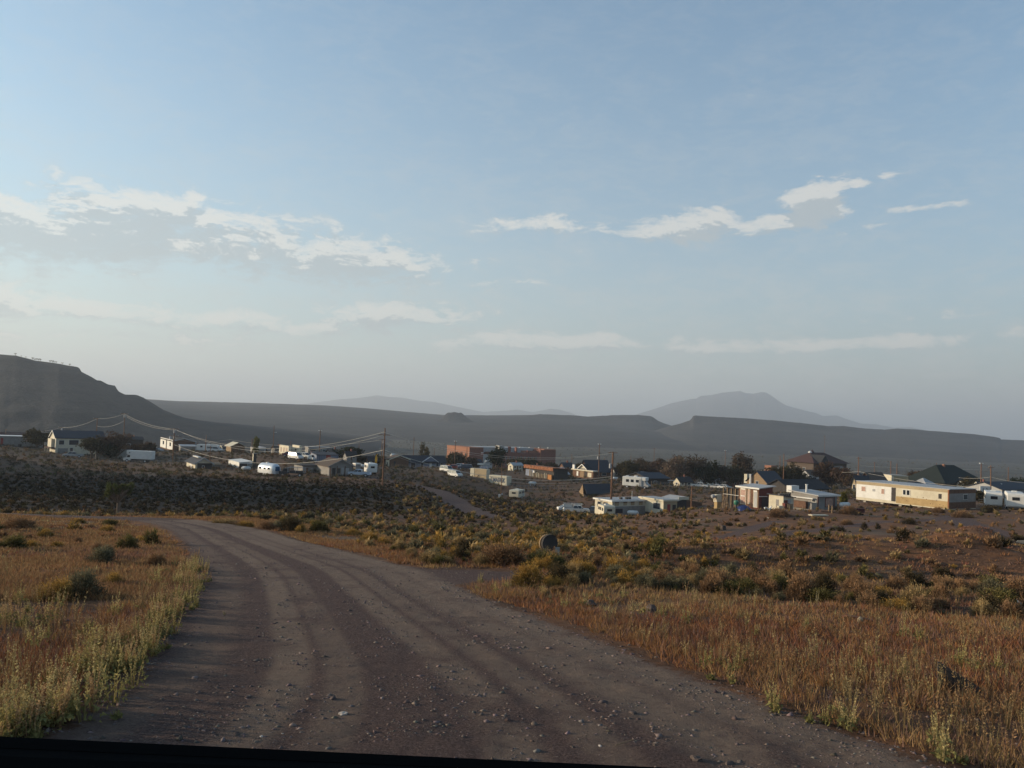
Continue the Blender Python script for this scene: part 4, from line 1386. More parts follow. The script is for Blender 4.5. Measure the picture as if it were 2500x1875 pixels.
b.door('L', .72, .80, .1, .75, M_white); b.panel('pale_boards', 'L', .45, .62, 0, .85, M_wood, .05, .045); b.panel('cream_hatch', 'L', .08, .26, .1, .75, M_cream, .05, .045); b.panel('dark_bay', 'L', .3, .42, 0, .9, M_dark)
MB().box(-.2, .2, b.L * .9, b.L * 1.0, b.H + .17, b.H + 1.5).build('roof_sign', M_white, b.root)
b = Bld('navy_roof_house', 'house with steep navy roof left of the tall brown poles', 'house', 1436, 1165, 275, 22, 55, 16, M_brown)
b.roof('gx', M_bluer, 3.4, .5); b.win('F', .3, .5, .2, .7); b.win('F', .6, .8, .2, .7)
b = Bld('white_gable_porch', 'small white triangular porch gable in front of the navy roof', 'porch', 1432, 1160, 262, 18, 8, 16, M_grey, L=4)
b.roof('gx', M_dshing, 1.2, .5, fascia=M_white, gable=M_cream)
b = Bld('sunken_shed', 'dark blue-roofed shed half sunk in the wash with a pale tin gable flap', 'shed', 1433, 1214, 205, 16, 62, 12, M_dark)
b.roof('gx', M_bluer, 1.9, .35); MB().add([(-.5, b.L, b.H - .2), (-.5, b.L * .5, b.H + 1.9), (-1.1, 0, b.base + .4), (-.42, b.L, b.H - .2), (-.42, b.L * .5, b.H + 1.9), (-1.02, 0, b.base + .4)],
                                      [(0, 1, 2), (5, 4, 3), (0, 3, 4, 1), (1, 4, 5, 2), (2, 5, 3, 0)]).build('tin_flap', M_wood, b.root)
b = Bld('slate_roof_house', 'low house with a slate-blue roof behind the white motorhome', 'house', 1580, 1188, 235, 6, 52, 20, M_dark, L=9)
b.roof('gx', M_bluer, 1.3, .5); b.win('F', .3, .45, .3, .7); MB().box(b.W - 1.2, b.W + 1.6, -.9, -.8, b.H - .7, b.H - .5).build('fallen_gutter', M_white, b.root)
b = Bld('tin_roof_house', 'house with pale tin roof glinting between the trees above the motorhome', 'house', 1568, 1160, 300, 4, 32, 12, M_dark, L=7)
b.roof('gx', M_lgrey, 1.0, .4)

# ---- trailers on the flat by the near pole
b = Bld('mobile_home', 'long cream mobile home with flat white roof edge, tattered window hoods, behind the near pole', 'mobile home', 1506, 1262, 160, 40, 0, 38, M_cream, L=5.5, W=13.5)
b.roof('flat', M_lgrey, oh=.3, th=.12, fascia=M_white)
b.root.location.x -= 1.0
b.panel('grey_side', 'F', .0, 1, 0, .64, M_grey, .03, .028)
for a0 in (.04, .2, .34, .50, .66):
    b.win('F', a0, a0 + .09, .66, .9, M_white, M_tan); b.panel('hood', 'F', a0 + .01, a0 + .07, .88, .94, M_brown, .3, .28)
b.win('F', .06, .2, .2, .5, M_brown); b.win('L', .25, .5, .45, .85, M_brown); b.win('L', .65, .85, .45, .85, M_white)
for fx_ in (.25, .36, .42):
    MB().box(b.W * fx_, b.W * fx_ + .5, 1.5, 2.0, b.H + .12, b.H + .5).build('roof_junk', M_dark, b.root)
MB().tube((b.W * .5, 2, b.H), (b.W * .5, 2, b.H + 1.7), .07, .05, 6).build('vent_pipe', M_galv, b.root)
b = Bld('tan_flat_building', 'tan flat-roofed building with two dark doorways right of the long mobile home', 'building', 1619, 1250, 160, 62, 33, 28, M_cream, L=7)
b.roof('flat', M_lgrey, oh=.2, th=.12, fascia=M_cream); b.panel('tan_front', 'F', 0, 1, 0, 1, M_tan, .02, .018)
b.door('F', .28, .5, 0, .65, M_redp); b.door('F', .66, .9, 0, .6, M_dark); b.win('L', .12, .42, .15, .72, M_white)
b = Bld('carport', 'dark open carport with a tilted pale roof beside the tan flat building', 'carport', 1653, 1250, 163, 4, 22, 26, M_dark, L=5)
b.roof('shedx', M_lgrey, -.7, .3, fascia=None); MB().box(0, b.W + .3, -.36, -.3, b.H + .3, b.H + .9).build('fascia', M_cream, b.root)
b = Bld('plank_lean_to', 'brown plank lean-to with an angled pale beam, right of the carport', 'shed', 1672, 1250, 165, 3, 40, 20, M_brown, L=3)
b.roof('shedx', M_wood, .8, .1)

# ---- shack cluster
b = Bld('brown_shack', 'two-tone brown board shack with tall windows and a pale flat roof', 'house', 1852, 1240, 132, 48, 32, 46, M_red)
b.roof('shedx', M_lgrey, -.35, .4, fascia=M_white)
b.panel('brown_boards', 'L', 0, 1, 0, .98, M_brown, .02, .018)
b.win('L', .62, .92, .08, .98, M_cream, M_curtain, .12); b.panel('white_shade', 'L', .66, .88, .86, .96, M_white, .1, .03); b.panel('sill_board', 'L', .66, .88, .50, .55, M_white, .1, .03)
b.win('L', .42, .54, .15, .92, M_cream, M_curtain, .1); b.win('L', .06, .26, .0, .88, M_cream, M_lgrey, .1); b.panel('white_shade', 'L', .07, .25, .82, .9, M_white, .1, .03)
b.panel('dark_opening', 'F', .2, .98, 0, .55, M_dark, .03, .028); b.panel('rail', 'F', 0, .6, .58, .61, M_white, .06, .03)
b = Bld('open_porch', 'open brown porch frame with thin posts left of the brown shack', 'porch', 1812, 1237, 136, 36, 2, 42, M_dark, L=3.6, W=.2, lift=0)
for a in range(5):
    MB().box(-.7, -.58, a * b.L / 4, a * b.L / 4 + .12, b.base, b.H).build('porch_post', M_wood, b.root)
MB().box(-.75, -.55, 0, b.L, b.H * .62, b.H * .64).build('rail', M_white, b.root)
MB().box(-.8, .2, -.1, b.L + .1, b.H, b.H + .1).build('roof', M_dark, b.root)
b = Bld('salvage_shack', 'rambling pale shack with patched metal roofs, chimney pipe and stacked junk out front', 'house', 1995, 1244, 126, 62, 46, 33, M_grey)
b.roof('shedy', M_lgrey, -.35, .35, fascia=M_white)
b.win('F', .38, .78, .15, .85, M_red, M_curtain, .1); b.panel('red_post', 'F', .0, .05, 0, 1, M_red, .05, .03); b.panel('red_post', 'F', .82, .86, 0, 1, M_red, .05, .03)
b.panel('dark_hatch', 'F', .9, 1.0, .0, .2, M_brown, .06, .05)
b.panel('awning_strip', 'L', .1, .9, .72, .8, M_white, .5, .48); b.panel('dark_boards', 'L', .35, .95, 0, .5, M_brown, .5, .48); b.win('L', .05, .2, .5, .75, M_white)
MB().tube((b.W * .12, b.L * .5, b.H), (b.W * .12, b.L * .5, b.H + 1.5), .16, .16, 9).tube((b.W * .12, b.L * .5, b.H + 1.5), (b.W * .12, b.L * .5, b.H + 1.6), .24, .24, 9).build('chimney_pipe', M_white, b.root)
MB().box(-.2, 1.6, b.L * .95, b.L * 1.15, b.H + .1, b.H + 1.15).build('rooftop_cooler', M_white, b.root)
b = Bld('patched_shed', 'cream patched shed with dark roof junk left of the salvage shack', 'shed', 1912, 1243, 124, 34, 24, 27, M_cream)
b.roof('shedx', M_bluer, .3, .25)
b.panel('red_boards', 'F', .05, .4, 0, .8, M_red, .04, .03); b.panel('white_sheet', 'F', .45, .7, .2, .9, M_lgrey, .05, .03); b.panel('stain', 'L', .3, .5, .1, .8, M_grey, .02, .018)
for i in range(6):
    MB().box(-.2 + i * .45, .05 + i * .45, b.L * .2, b.L * .2 + .3, b.H + .4 - i * .05, b.H + .62).build('roof_junk', M_black, b.root)
b = Bld('brick_gable_house', 'small house with sunlit brick gable and blue-grey roof above the brown shack', 'house', 1872, 1192, 235, 48, 40, 14, M_wood)
b.roof('gx', M_bluer, 3.0, .4); b.win('L', .4, .55, .3, 1.1, M_white)
MB().tube((-.5, b.L * .75, 0), (-.5, b.L * .75, b.H + 2.0), .3, .3, 8).build('white_flue', M_white, b.root)
b = Bld('grey_hip_house', 'blue-grey hip-roofed house with a long pale eave behind the brick gable', 'house', 1866, 1178, 262, 46, 34, 8, M_grey)
b.roof('hip', M_bluer, 2.6, .6); b.chimney(.05, .95, 3.2, 1.2, M_cream, z0=b.H)
b = Bld('barn', 'tan barn with a tall brick stair block, left of the big maroon roof', 'barn', 1885, 1135, 390, 52, 34, 14, M_tan)
b.roof('gy', M_tan, 1.4, .4)
MB().box(b.W * .1, b.W * .5, b.L * .1, b.L * .4, b.H, b.H + 4.6).build('stair_block', M_brick, b.root)
MB().box(b.W * .12, b.W * .48, b.L * .08, b.L * .095, b.H + .3, b.H + 1.5).build('painted_sunlit_window', M_white, b.root)  # white stands for sunlight painted on the window
b = Bld('maroon_roof_hall', 'large old hall with a broad maroon and black hipped roof above the trees', 'building', 1985, 1185, 350, 62, 78, 46, M_bshing)
b.roof('hip', M_rshing, 4.4, 1.2)
b2h = b.H
MB().prism([(b.W * .05, b2h - .4), (b.W * .38, b2h - .4), (b.W * .215, b2h + 3.6)], -2.2, b.L * .4).build('front_gable', M_dshing, b.root)
MB().box(b.W * .45, b.W * .8, -1.6, 1.0, b2h * .35, b2h * .86).build('veranda', M_grey, b.root)
MB().lathe([(.8, 0), (.9, .5), (.35, 1.1), (.1, 1.5)], (b.W * .35, b.L * .5, b2h + 4.2), 10).build('roof_turret', M_rshing, b.root)
MB().lathe([(.9, 0), (.8, .4), (.2, .8)], (b.W * .22, b.L * .42, b2h + 4.3), 10).build('white_dome', M_white, b.root)
b.win('F', .1, .2, .45, .75); b.win('F', .3, .4, .45, .75); b.win('L', .3, .4, .45, .75); b.win('L', .6, .7, .45, .75)
b = Bld('pale_cottage', 'pale cottage half hidden by trees below the big maroon roof', 'house', 1975, 1180, 290, 20, 24, 22, M_lgrey)
b.roof('gx', M_bshing, 1.4, .4); b.win('F', .3, .7, .3, .7, M_white)
b = Bld('dark_long_house', 'long dark-roofed house between the shacks and the trees with one pale window', 'house', 1930, 1212, 205, 14, 92, 18, M_dark, L=8)
b.roof('gx', M_dshing, 2.0, .5); b.win('F', .78, .95, .3, .8, M_white, M_lgrey)

# ---- right-hand mobile home and beyond
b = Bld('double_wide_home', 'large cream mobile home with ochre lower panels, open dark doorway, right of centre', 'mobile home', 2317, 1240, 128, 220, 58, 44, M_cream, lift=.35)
b.roof('flat', M_lgrey, oh=.1, th=.1, fascia=None)
b.panel('beige_fascia', 'L', 0, 1, .83, 1.0, M_tan, .04, .035); b.panel('white_skin', 'L', .56, 1, .04, .83, M_white, .02, .018)
b.win('L', .885, .942, .40, .74, M_white, M_curtain, .1); b.win('L', .672, .712, .36, .70, M_white, M_curtain, .08); b.door('L', .552, .596, .02, .82, M_dark, 'doorway')
b.win('L', .395, .475, .44, .78, M_white, M_tinted, .1); b.panel('window_post', 'L', .43, .44, .44, .78, M_white, .09, .03)
b.panel('ochre_skirt', 'L', .0, .545, -.06, .34, M_ochre, .035, .03); b.panel('broken_vent', 'L', .075, .105, .45, .72, M_dark, .04, .035)
for i in range(14):
    a = .05 + i * .034 + rnd.uniform(-.01, .01); z_ = rnd.uniform(.05, .5)
    b.panel('hole', 'L', a, a + .008, z_, z_ + rnd.uniform(.02, .05), M_brown, .045, .04)
b.panel('corner_trim', 'L', 0, .012, 0, 1, M_rust, .06, .055)
b.panel('meter', 'L', .78, .81, .48, .62, M_lgrey, .05, .03)
b.panel('painted_shade_fascia', 'F', 0, 1, .78, 1.0, M_brown, .03, .028); b.panel('painted_shade_skirt', 'F', 0, 1, -.06, .30, M_brown, .03, .028); b.panel('painted_shade_skin', 'F', 0, 1, .30, .78, M_grey, .02, .018)  # end wall's shade painted in as browner and greyer bands
b.win('F', .52, .68, .42, .74, M_white, M_tinted)
for i in range(5):
    MB().box(b.W * .05, b.W * .05 + .5, b.L * (.1 + .2 * i), b.L * (.1 + .2 * i) + .5, b.base, b.base + .9).build('support_block', M_conc, b.root)
b = Bld('tan_block_house', 'tall tan block building with one small window rising behind the cream mobile home', 'building', 2176, 1195, 232, 6, 22, 34, M_cream, L=5)
b.root.rotation_euler[2] = 0; b.panel('tan_front', 'F', .15, 1, 0, .95, M_tan, .03, .028); b.win('F', .35, .48, .45, .68, M_tan)
b.roof('flat', M_conc, oh=.08, th=.12)
for (cu, cv, Y_, lp, fp, hp, rm, rh, lb, kind) in (
        (2135, 1190, 225, 40, 34, 6, M_bshing, 3.2, 'brown-shingled gable house with a dark ridge, left of the tan block building', 'gx'),
        (2240, 1196, 205, 46, 30, 6, M_bluer, 1.6, 'low dark blue hip roof directly above the long mobile home', 'hip'),
        (2262, 1194, 225, 40, 26, 6, M_lgrey, 2.2, 'pale tin hip roof behind the dark blue hip roof', 'hip'),
        (2290, 1198, 200, 22, 26, 5, M_dshing, 1.7, 'small charcoal gable roof behind the long mobile home', 'gy'),
        (2335, 1202, 190, 40, 60, 7, M_dshing, .8, 'long low black-roofed house behind the right end of the long mobile home', 'gx')):
    b = Bld('hidden_house', lb, 'house', cu, cv, Y_, lp, fp, hp, M_brown)
    b.roof(kind, rm, rh, .5); b.win('F', .3, .6, .2, .8)
b = Bld('pyramid_roof_hall', 'big building under a tall green-black pyramid roof right of centre', 'building', 2305, 1192, 262, 88, 90, 12, M_dark)
b.roof('hip', M_gshing, 5.6, .9)
b.chimney(.42, .45, 5.9, .7, M_brick, z0=b.H)
b.win('F', .3, .5, .1, .7); b.panel('pale_band', 'F', 0, 1, .75, .95, M_grey, .03, .028)
b = Bld('blue_ranch_house', 'pale blue house with navy roof and two windows at the right picture edge', 'house', 2446, 1222, 200, 10, 80, 26, M_lgrey, L=9)
b.roof('gx', M_bluer, 1.5, .4); b.win('F', .12, .22, .35, .8); b.win('F', .34, .42, .35, .75); b.win('F', .7, .8, .35, .75)
b = Bld('white_cabin', 'tiny white cabin with an arched pale gable left of the pale blue house', 'shed', 2438, 1210, 205, 18, 10, 20, M_white)
b.roof('gy', M_white, .8, .2); b.win('F', .2, .8, .2, .6)
b = Bld('far_white_trailer', 'long narrow white trailer glinting above the trees in the distance', 'trailer', 1772, 1141, 420, 38, 4, 6, M_white, L=11, W=3)
b.roof('flat', M_lgrey, oh=.1, th=.1); b.win('L', .4, .5, .3, .8)
b = Bld('far_blue_shed', 'blue metal shed roof far behind the tall trees', 'shed', 1645, 1138, 430, 10, 26, 14, M_blue_p, L=6)
b.roof('gx', M_lgrey, .6, .2)
b = Bld('dark_house', 'dark house with a flat roof left of the pole beyond the shacks', 'house', 2080, 1168, 300, 20, 30, 26, M_dark)
b.roof('flat', M_dshing, oh=.3, th=.2); b.win('F', .3, .6, .3, .7)
b = Bld('low_tan_house', 'low tan wall and dark roof peak between the shacks and the cream mobile home', 'house', 2090, 1215, 215, 10, 30, 22, M_tan)
b.roof('gx', M_bluer, 1.8, .4); b.win('L', .2, .8, .3, .8)

# the many small houses, trailers and sheds that fill the strip
FILL = [
    (468, 1101, 310, 6, 26, 9, M_white, M_lgrey, .7, 'gx', 'narrow white trailer house behind the grey lean-to shed'),
    (545, 1104, 300, 8, 16, 9, M_lgrey, M_dshing, .9, 'gx', 'small grey shed just left of the brown cabin'),
    (672, 1108, 292, 10, 20, 10, M_grey, M_bshing, 1.2, 'gx', 'low grey house between the white garage and the cream cottages'),
    (752, 1124, 236, 8, 20, 11, M_cream, M_lgrey, .5, 'shedx', 'low cream shed directly left of the blue metal shed'),
    (806, 1118, 262, 10, 26, 12, M_white, M_bshing, 1.0, 'gx', 'white cottage behind the roof of the porch house'),
    (846, 1124, 250, 8, 24, 12, M_grey, M_dshing, 1.2, 'gx', 'grey cottage under the round dark green tree'),
    (900, 1136, 262, 8, 22, 12, M_brown, M_dshing, 1.3, 'gx', 'brown shed behind the white boxy camper'),
    (1150, 1140, 320, 9, 26, 12, M_lgrey, M_bluer, 1.0, 'gx', 'grey house before the foot of the shaded brick wing'),
    (1252, 1146, 290, 12, 24, 10, M_cream, M_lgrey, .8, 'gx', 'cream cottage behind the left end of the rusty-eaved shed'),
    (1300, 1142, 310, 8, 26, 9, M_white, M_dshing, .9, 'gy', 'small white-walled house over the middle of the rusty-eaved shed'),
    (1376, 1150, 300, 10, 22, 12, M_brown, M_bluer, 1.2, 'gx', 'brown cottage behind the tin-roofed shed'),
    (1500, 1162, 300, 10, 22, 12, M_grey, M_bshing, 1.4, 'gx', 'grey cottage between the navy roof and the motorhome'),
    (1660, 1178, 262, 16, 30, 12, M_cream, M_dshing, 1.4, 'gx', 'cream-walled house peeping out under the pale tan-pink tree'),
    (1730, 1168, 300, 20, 30, 12, M_white, M_lgrey, 1.0, 'gx', 'white-walled house half hidden by the dark green tree over the cars'),
    (1790, 1172, 290, 16, 24, 12, M_brick, M_dshing, 1.5, 'gy', 'little brick house in the trees right of the parked cars'),
    (1902, 1160, 310, 22, 20, 12, M_white, M_bshing, 1.4, 'gx', 'white-walled cottage left of the close pair of poles'),
    (2108, 1178, 290, 22, 26, 10, M_lgrey, M_bluer, 1.3, 'gx', 'grey cottage with blue roof right of the pole beside the maroon roof'),
    (2222, 1172, 320, 18, 22, 8, M_grey, M_lgrey, 1.2, 'gx', 'grey tin-roofed cottage on the plain behind the yellow sunburst sign'),
    (2352, 1190, 262, 14, 24, 10, M_white, M_dshing, 1.0, 'gx', 'white-walled house to the right of the pyramid roof'),
    (2392, 1200, 230, 14, 24, 12, M_grey, M_bluer, 1.2, 'gx', 'grey house with navy roof behind the white sign board'),
]
for (cu, cv, Y_, lp, fp, hp, wm, rm, rh, kind, lb) in FILL:
    b = Bld('small_house', lb, 'house', cu, cv, Y_, lp, fp, hp, wm)
    b.roof(kind, rm, rh, .35, fascia=M_cream if rnd.random() < .5 else None)
    b.win('F', .12, .3, .35, .78); b.win('F', .62, .82, .35, .78); b.door('F', .42, .53, 0, .78, M_brown); b.win('L', .35, .65, .35, .78)
    if rnd.random() < .5:
        b.chimney(.6, .5, rh + .9, .45, M_brickd)

# a billboard-like white sign on posts
p = at(2405, 1222, 165)
root = empty('sign_board', p, R(8), 'white sign board with faint dark markings on two posts, right of the long mobile home', 'sign')
k = 165 / F
z0 = P(2405, 1207, 165).z - p.z; z1 = P(2405, 1187, 165).z - p.z
MB().box(-14 * k, 14 * k, -.05, .05, z0, z1).build('board', M_white, root)
for sx in (-9, 9):
    MB().tube((sx * k, .1, -.3), (sx * k, .1, z1), .06, .06, 6).build('post', M_wood, root)
mk = MB()
for i, (a, b_, c_, d_) in enumerate(((-.5, -.3, .35, .75), (-.15, -.12, .3, .7), (-.05, .0, .4, .55), (.1, .3, .3, .5), (.15, .35, .6, .8), (.4, .5, .3, .7))):
    mk.box(a * 14 * k, b_ * 14 * k, -.062, -.052, z0 + (z1 - z0) * c_, z0 + (z1 - z0) * d_)
mk.build('marking', M_grey, root)

# ---- yellow marker and ladder things
p = at(917, 1150, 225)
root = empty('yellow_marker', p, 0, 'tall orange-yellow teardrop-shaped marker on a pole near the big pole', 'sign')
k = 225 / F
MB().tube((0, 0, -.3), (0, 0, 17 * k), .06, .06, 6).build('post', M_wood, root)
MB().prism([(-3 * k, 22 * k), (-1.5 * k, 15 * k), (1.5 * k, 15 * k), (3 * k, 23 * k), (2.5 * k, 29 * k), (1 * k, 33 * k), (3 * k, 37 * k), (0, 35 * k), (-2.5 * k, 30 * k)], -.1, .1).build('marker', M_yellow, root)
p = at(2212, 1200, 205)
root = empty('yellow_sign', p, 0, 'bright yellow sunburst-shaped sign on a post above the long mobile home', 'sign')
k = 205 / F
MB().tube((0, 0, -.3), (0, 0, 20 * k), .07, .07, 6).build('post', M_wood, root)
pts = []
for i in range(20):
    a = i * math.pi / 10; r_ = (6 if i % 2 else 4.4) * k
    pts.append((math.cos(a) * r_, 22 * k + math.sin(a) * r_ * .85))
MB().prism(pts, -.08, .08).build('sunburst', M_yellow, root)
MB().tube((0, -.1, 22 * k), (0, -.06, 22 * k), 2 * k, 2 * k, 10).build('hub', M_orange, root)

p = at(1752, 1246, 136)
root = empty('timber_stack', p, R(30), 'tall narrow stack of yellow planks with white slatted top, left of the brown shack', 'timber stack')
k = 136 / F
MB().box(-.45, .45, -.3, .4, -.3, 16 * k).build('lower_crate', M_ochre, root)
MB().box(-.6, .5, -.35, .45, 16 * k + .003, 34 * k).build('upper_crate', M_cream, root)
for i in range(5):
    MB().box(-.62, -.6, -.3, .4, (18 + 3 * i) * k, (19 + 3 * i) * k).build('slat', M_brown, root)
MB().lathe([(.1, 0), (.35, .2), (.4, .5), (.2, .7)], (-1.1, 0, 24 * k), 10).build('white_dish', M_lgrey, root)
p = at(1770, 1244, 134)
root = empty('trestle', p, R(20), 'grey wooden A-frame trestle between the plank stack and the brown shack', 'trestle')
k = 134 / F
for sx in (-1, 1):
    for sy in (-.5, .5):
        MB().tube((sx * 8 * k, sy, -.2), (sx * 1 * k, sy * .3, 27 * k), .06, .05, 5).build('leg', M_wood, root)
for f in (.3, .55, .8):
    MB().box(-8 * k * (1 - f), 8 * k * (1 - f), -.3, -.22, 27 * k * f, 27 * k * f + .1).build('rung', M_wood, root)

# ---- white pieces: rooftop frame etc.
p = at(1180, 1152, 262)
root = empty('mast_frame', p, 0, 'white metal frame with a ball-topped mast above the containers', 'mast')
k = 262 / F
MB().tube((-12 * k, 0, 0), (3 * k, 0, 18 * k), .10, .10, 6).tube((12 * k, 0, 0), (3 * k, 0, 18 * k), .12, .12, 6).build('leg', M_lgrey, root)
MB().box(-15 * k, 0, -.2, .2, 13 * k, 17 * k).box(0, 14 * k, -.1, .1, 15 * k, 16 * k).build('crossbeam', M_white, root)
MB().tube((3 * k, 0, 16 * k), (3 * k, 0, 24 * k), .12, .12, 6).build('mast', M_white, root)
MB().lathe([(.05, -.3), (.28, -.15), (.3, .1), (.05, .3)], (6 * k, 0, 23 * k), 10).build('ball', M_white, root)
MB().box(-10 * k, 12 * k, 0, 5, -.3, 7 * k).build('cabin', M_blue, root)
p = at(1222, 1222, 198)
root = empty('meter_box', p, 0, 'white electric meter box on a short post beside the thin pole in the wash', 'meter box')
MB().tube((0, 0, -.3), (0, 0, 1.4), .07, .07, 6).build('post', M_pole, root)
MB().box(-.55, .05, -.2, .1, .3, 1.1).build('box', M_white, root); MB().box(.15, .5, -.15, .1, .9, 1.4).build('cover', M_lgrey, root)
# flag
p = at(1172, 1148, 330)
root = empty('flagpole', p, 0, 'thin flagpole with a small pale red and white flag before the brick building', 'flagpole')
k = 330 / F
MB().tube((0, 0, -.3), (0, 0, 44 * k), .07, .05, 6).build('pole', M_pole, root)
fl = MB()
for i in range(4):
    fl.box(.1, 1.2, -.03 + i * .001, .03, 38 * k + i * .28 - .5, 38 * k + i * .28 - .24, i % 2)
fl.build('flag', [M_redp, M_white], root)

# ================================================================== vehicles
def box_truck(label, u, v, Y, heading, L=8.2, H=3.4):
    p = at(u, v, Y)
    root = empty('moving_truck', p, R(heading), label, 'truck')
    hw = 1.2
    MB().box(-L / 2, L / 2 - 2.1, -hw, hw, 1.0, H).build('cargo_box', M_white, root, bevel=.04)
    MB().box(L / 2 - 2.1 - .01, L / 2 - .95, -hw, hw, H - 1.05, H).build('cab_overhang', M_white, root, bevel=.05)
    MB().prism([(L / 2 - 2.05, .55), (L / 2, .55), (L / 2 + .05, .95), (L / 2 - .1, 1.25), (L / 2 - .75, 1.4), (L / 2 - 1.15, 2.2), (L / 2 - 2.05, 2.25)], -1.0, 1.0).build('cab', M_white, root, bevel=.05)
    for sg in (-1, 1):
        MB().prism([(L / 2 - 1.9, 1.45), (L / 2 - .9, 1.45), (L / 2 - 1.2, 2.08), (L / 2 - 1.9, 2.1)], sg * 1.005 - .01, sg * 1.005 + .01).build('window', M_tinted, root)
        MB().box(L / 2 - 2.0, L / 2 - 1.6, sg * hw - .02, sg * (hw + .012), H - .75, H - .5).build('marking', M_black, root)
    MB().box(-L / 2, L / 2 - 2.0, -.5, .5, .6, 1.0).build('chassis', M_black, root)
    add_wheels(root, (-L / 2 + 1.9, L / 2 - 1.1), 1.1, .45, .3)
    return root


box_truck('white box moving truck parked nose left on the road below the trees', 339, 1128, 235, 180)
car('pickup', 'pale car parked at the garage of the blue-roofed house', 178, 1116, 238, 200, M_lgrey, cat='pickup truck')
car('pickup', 'white pickup with a roof rack beside the dark car left of the near pole', 1407, 1258, 168, 0, M_white, rack=True)
car('sedan', 'white sedan showing its back end left of the rack pickup', 1386, 1254, 174, 10, M_white)
car('suv', 'dark grey estate car with sunlit bonnet left of the long cream mobile home', 1449, 1260, 170, 165, mat('charcoal_paint', (.07, .08, .10), .3, .6, .05, 1))
trailer('small cream camper with an open hatch window at the foot of the near pole', 1480, 1262, 158, 100, 4.2, 2.5, paint=M_cream)
trailer('small cream camper with two dark end windows alone in the wash', 1262, 1216, 205, 70, 5.0, 2.3, 4.2 * .6, paint=M_cream)
# motorhome
p = at(1552, 1190, 211)
root = empty('motorhome', p, R(-28), 'white motorhome with cab-over bunk and sunlit flank right of the tall poles', 'motorhome')
MB().box(-3.3, 2.0, -1.2, 1.2, .6, 3.0).build('body', M_white, root, bevel=.12)
MB().box(2.0 - .01, 3.1, -1.15, 1.15, 2.1, 3.0).build('bunk', M_white, root, bevel=.15)
MB().prism([(2.0, .5), (3.7, .5), (3.75, 1.1), (3.2, 1.25), (2.7, 2.1), (2.0, 2.12)], -1.0, 1.0).build('cab', M_lgrey, root, bevel=.05)
MB().prism([(2.75, 1.98), (3.16, 1.3), (3.22, 1.32), (2.81, 2.0)], -.85, .85).build('windscreen', M_tinted, root)
for x in (-2.3, -1.0, .4):
    for sg in (-1, 1):
        MB().box(x, x + .8, sg * 1.21 - .015, sg * 1.21 + .015, 1.6, 2.3).build('window', M_tinted, root)
MB().box(1.2, 1.85, -1.225, -1.19, .7, 2.5).build('door', M_lgrey, root)
MB().box(-.4, .4, -.4, .4, 2.98, 3.3).build('roof_unit', M_white, root, bevel=.08)
MB().box(-2.6, -2.0, -.4, .4, 2.98, 3.2).build('roof_unit', M_white, root, bevel=.08)
MB().box(3.7, 3.82, -.9, .9, .5, .7).build('bumper', M_black, root)
add_wheels(root, (-2.0, 2.8), 1.15, .38, .25)

# silver rounded trailer
p = at(656, 1160, 192)
root = empty('silver_trailer', p, R(-38), 'rounded silver travel trailer with a big blue end window', 'travel trailer')
pr = [(-2.9, .55), (2.9, .55)]
prof = []
for i in range(13):
    a = math.pi * i / 12
    prof.append((1.25 * math.cos(a), 1.55 + 1.35 * math.sin(a) ** .85 if 0 < i < 12 else 1.55))
V = []; rows = [(-3.3, .55), (-3.1, .8), (-2.6, .97), (-1.5, 1.0), (1.5, 1.0), (2.6, .97), (3.1, .8), (3.3, .55)]
ring = [(1.2, .55)] + prof + [(-1.2, .55)]
for x, s_ in rows:
    for (y, z) in ring:
        V.append((x, y * s_, .55 + (z - .55) * (s_ * .6 + .4)))
n_ = len(ring)
Fc = [(i * n_ + j, i * n_ + j + 1, (i + 1) * n_ + j + 1, (i + 1) * n_ + j) for i in range(len(rows) - 1) for j in range(n_ - 1)]
Fc += [tuple(range(n_ - 1, -1, -1)), tuple(range((len(rows) - 1) * n_, len(rows) * n_))]
MB().add(V, Fc).build('body', M_silver, root, smooth=True)
MB().prism([(-.65, 1.2), (.65, 1.2), (.6, 2.3), (-.6, 2.3)], 3.29, 3.36, axis='x').build('window', mat('blue_glass', (.04, .09, .16), .1, .7), root)
for x in (-1.8, 0, 1.5):
    MB().box(x - .4, x + .4, -1.29, -1.24, 1.5, 2.0).build('window', M_tinted, root)
MB().box(-3.0, 3.0, -1.30, -1.22, 1.2, 1.28).build('trim', M_white, root)
MB().box(-1.0, -.4, -.3, .3, 2.85, 3.1).build('roof_unit', M_white, root, bevel=.05)
MB().box(3.3, 4.6, -.06, .06, .5, .6).build('tow_bar', M_black, root)
add_wheels(root, (-.45, .4), 1.15, .36)
trailer('white boxy camper with sunlit end, right of the porch house', 904, 1164, 205, 112, 4.6, 2.7, 2.4, paint=M_white)
car('pickup', 'pale blue pickup bed end parked below the boxy camper', 877, 1170, 196, 175, mat('pale_blue_paint', (.38, .44, .52), .4, .5, .05, 1))
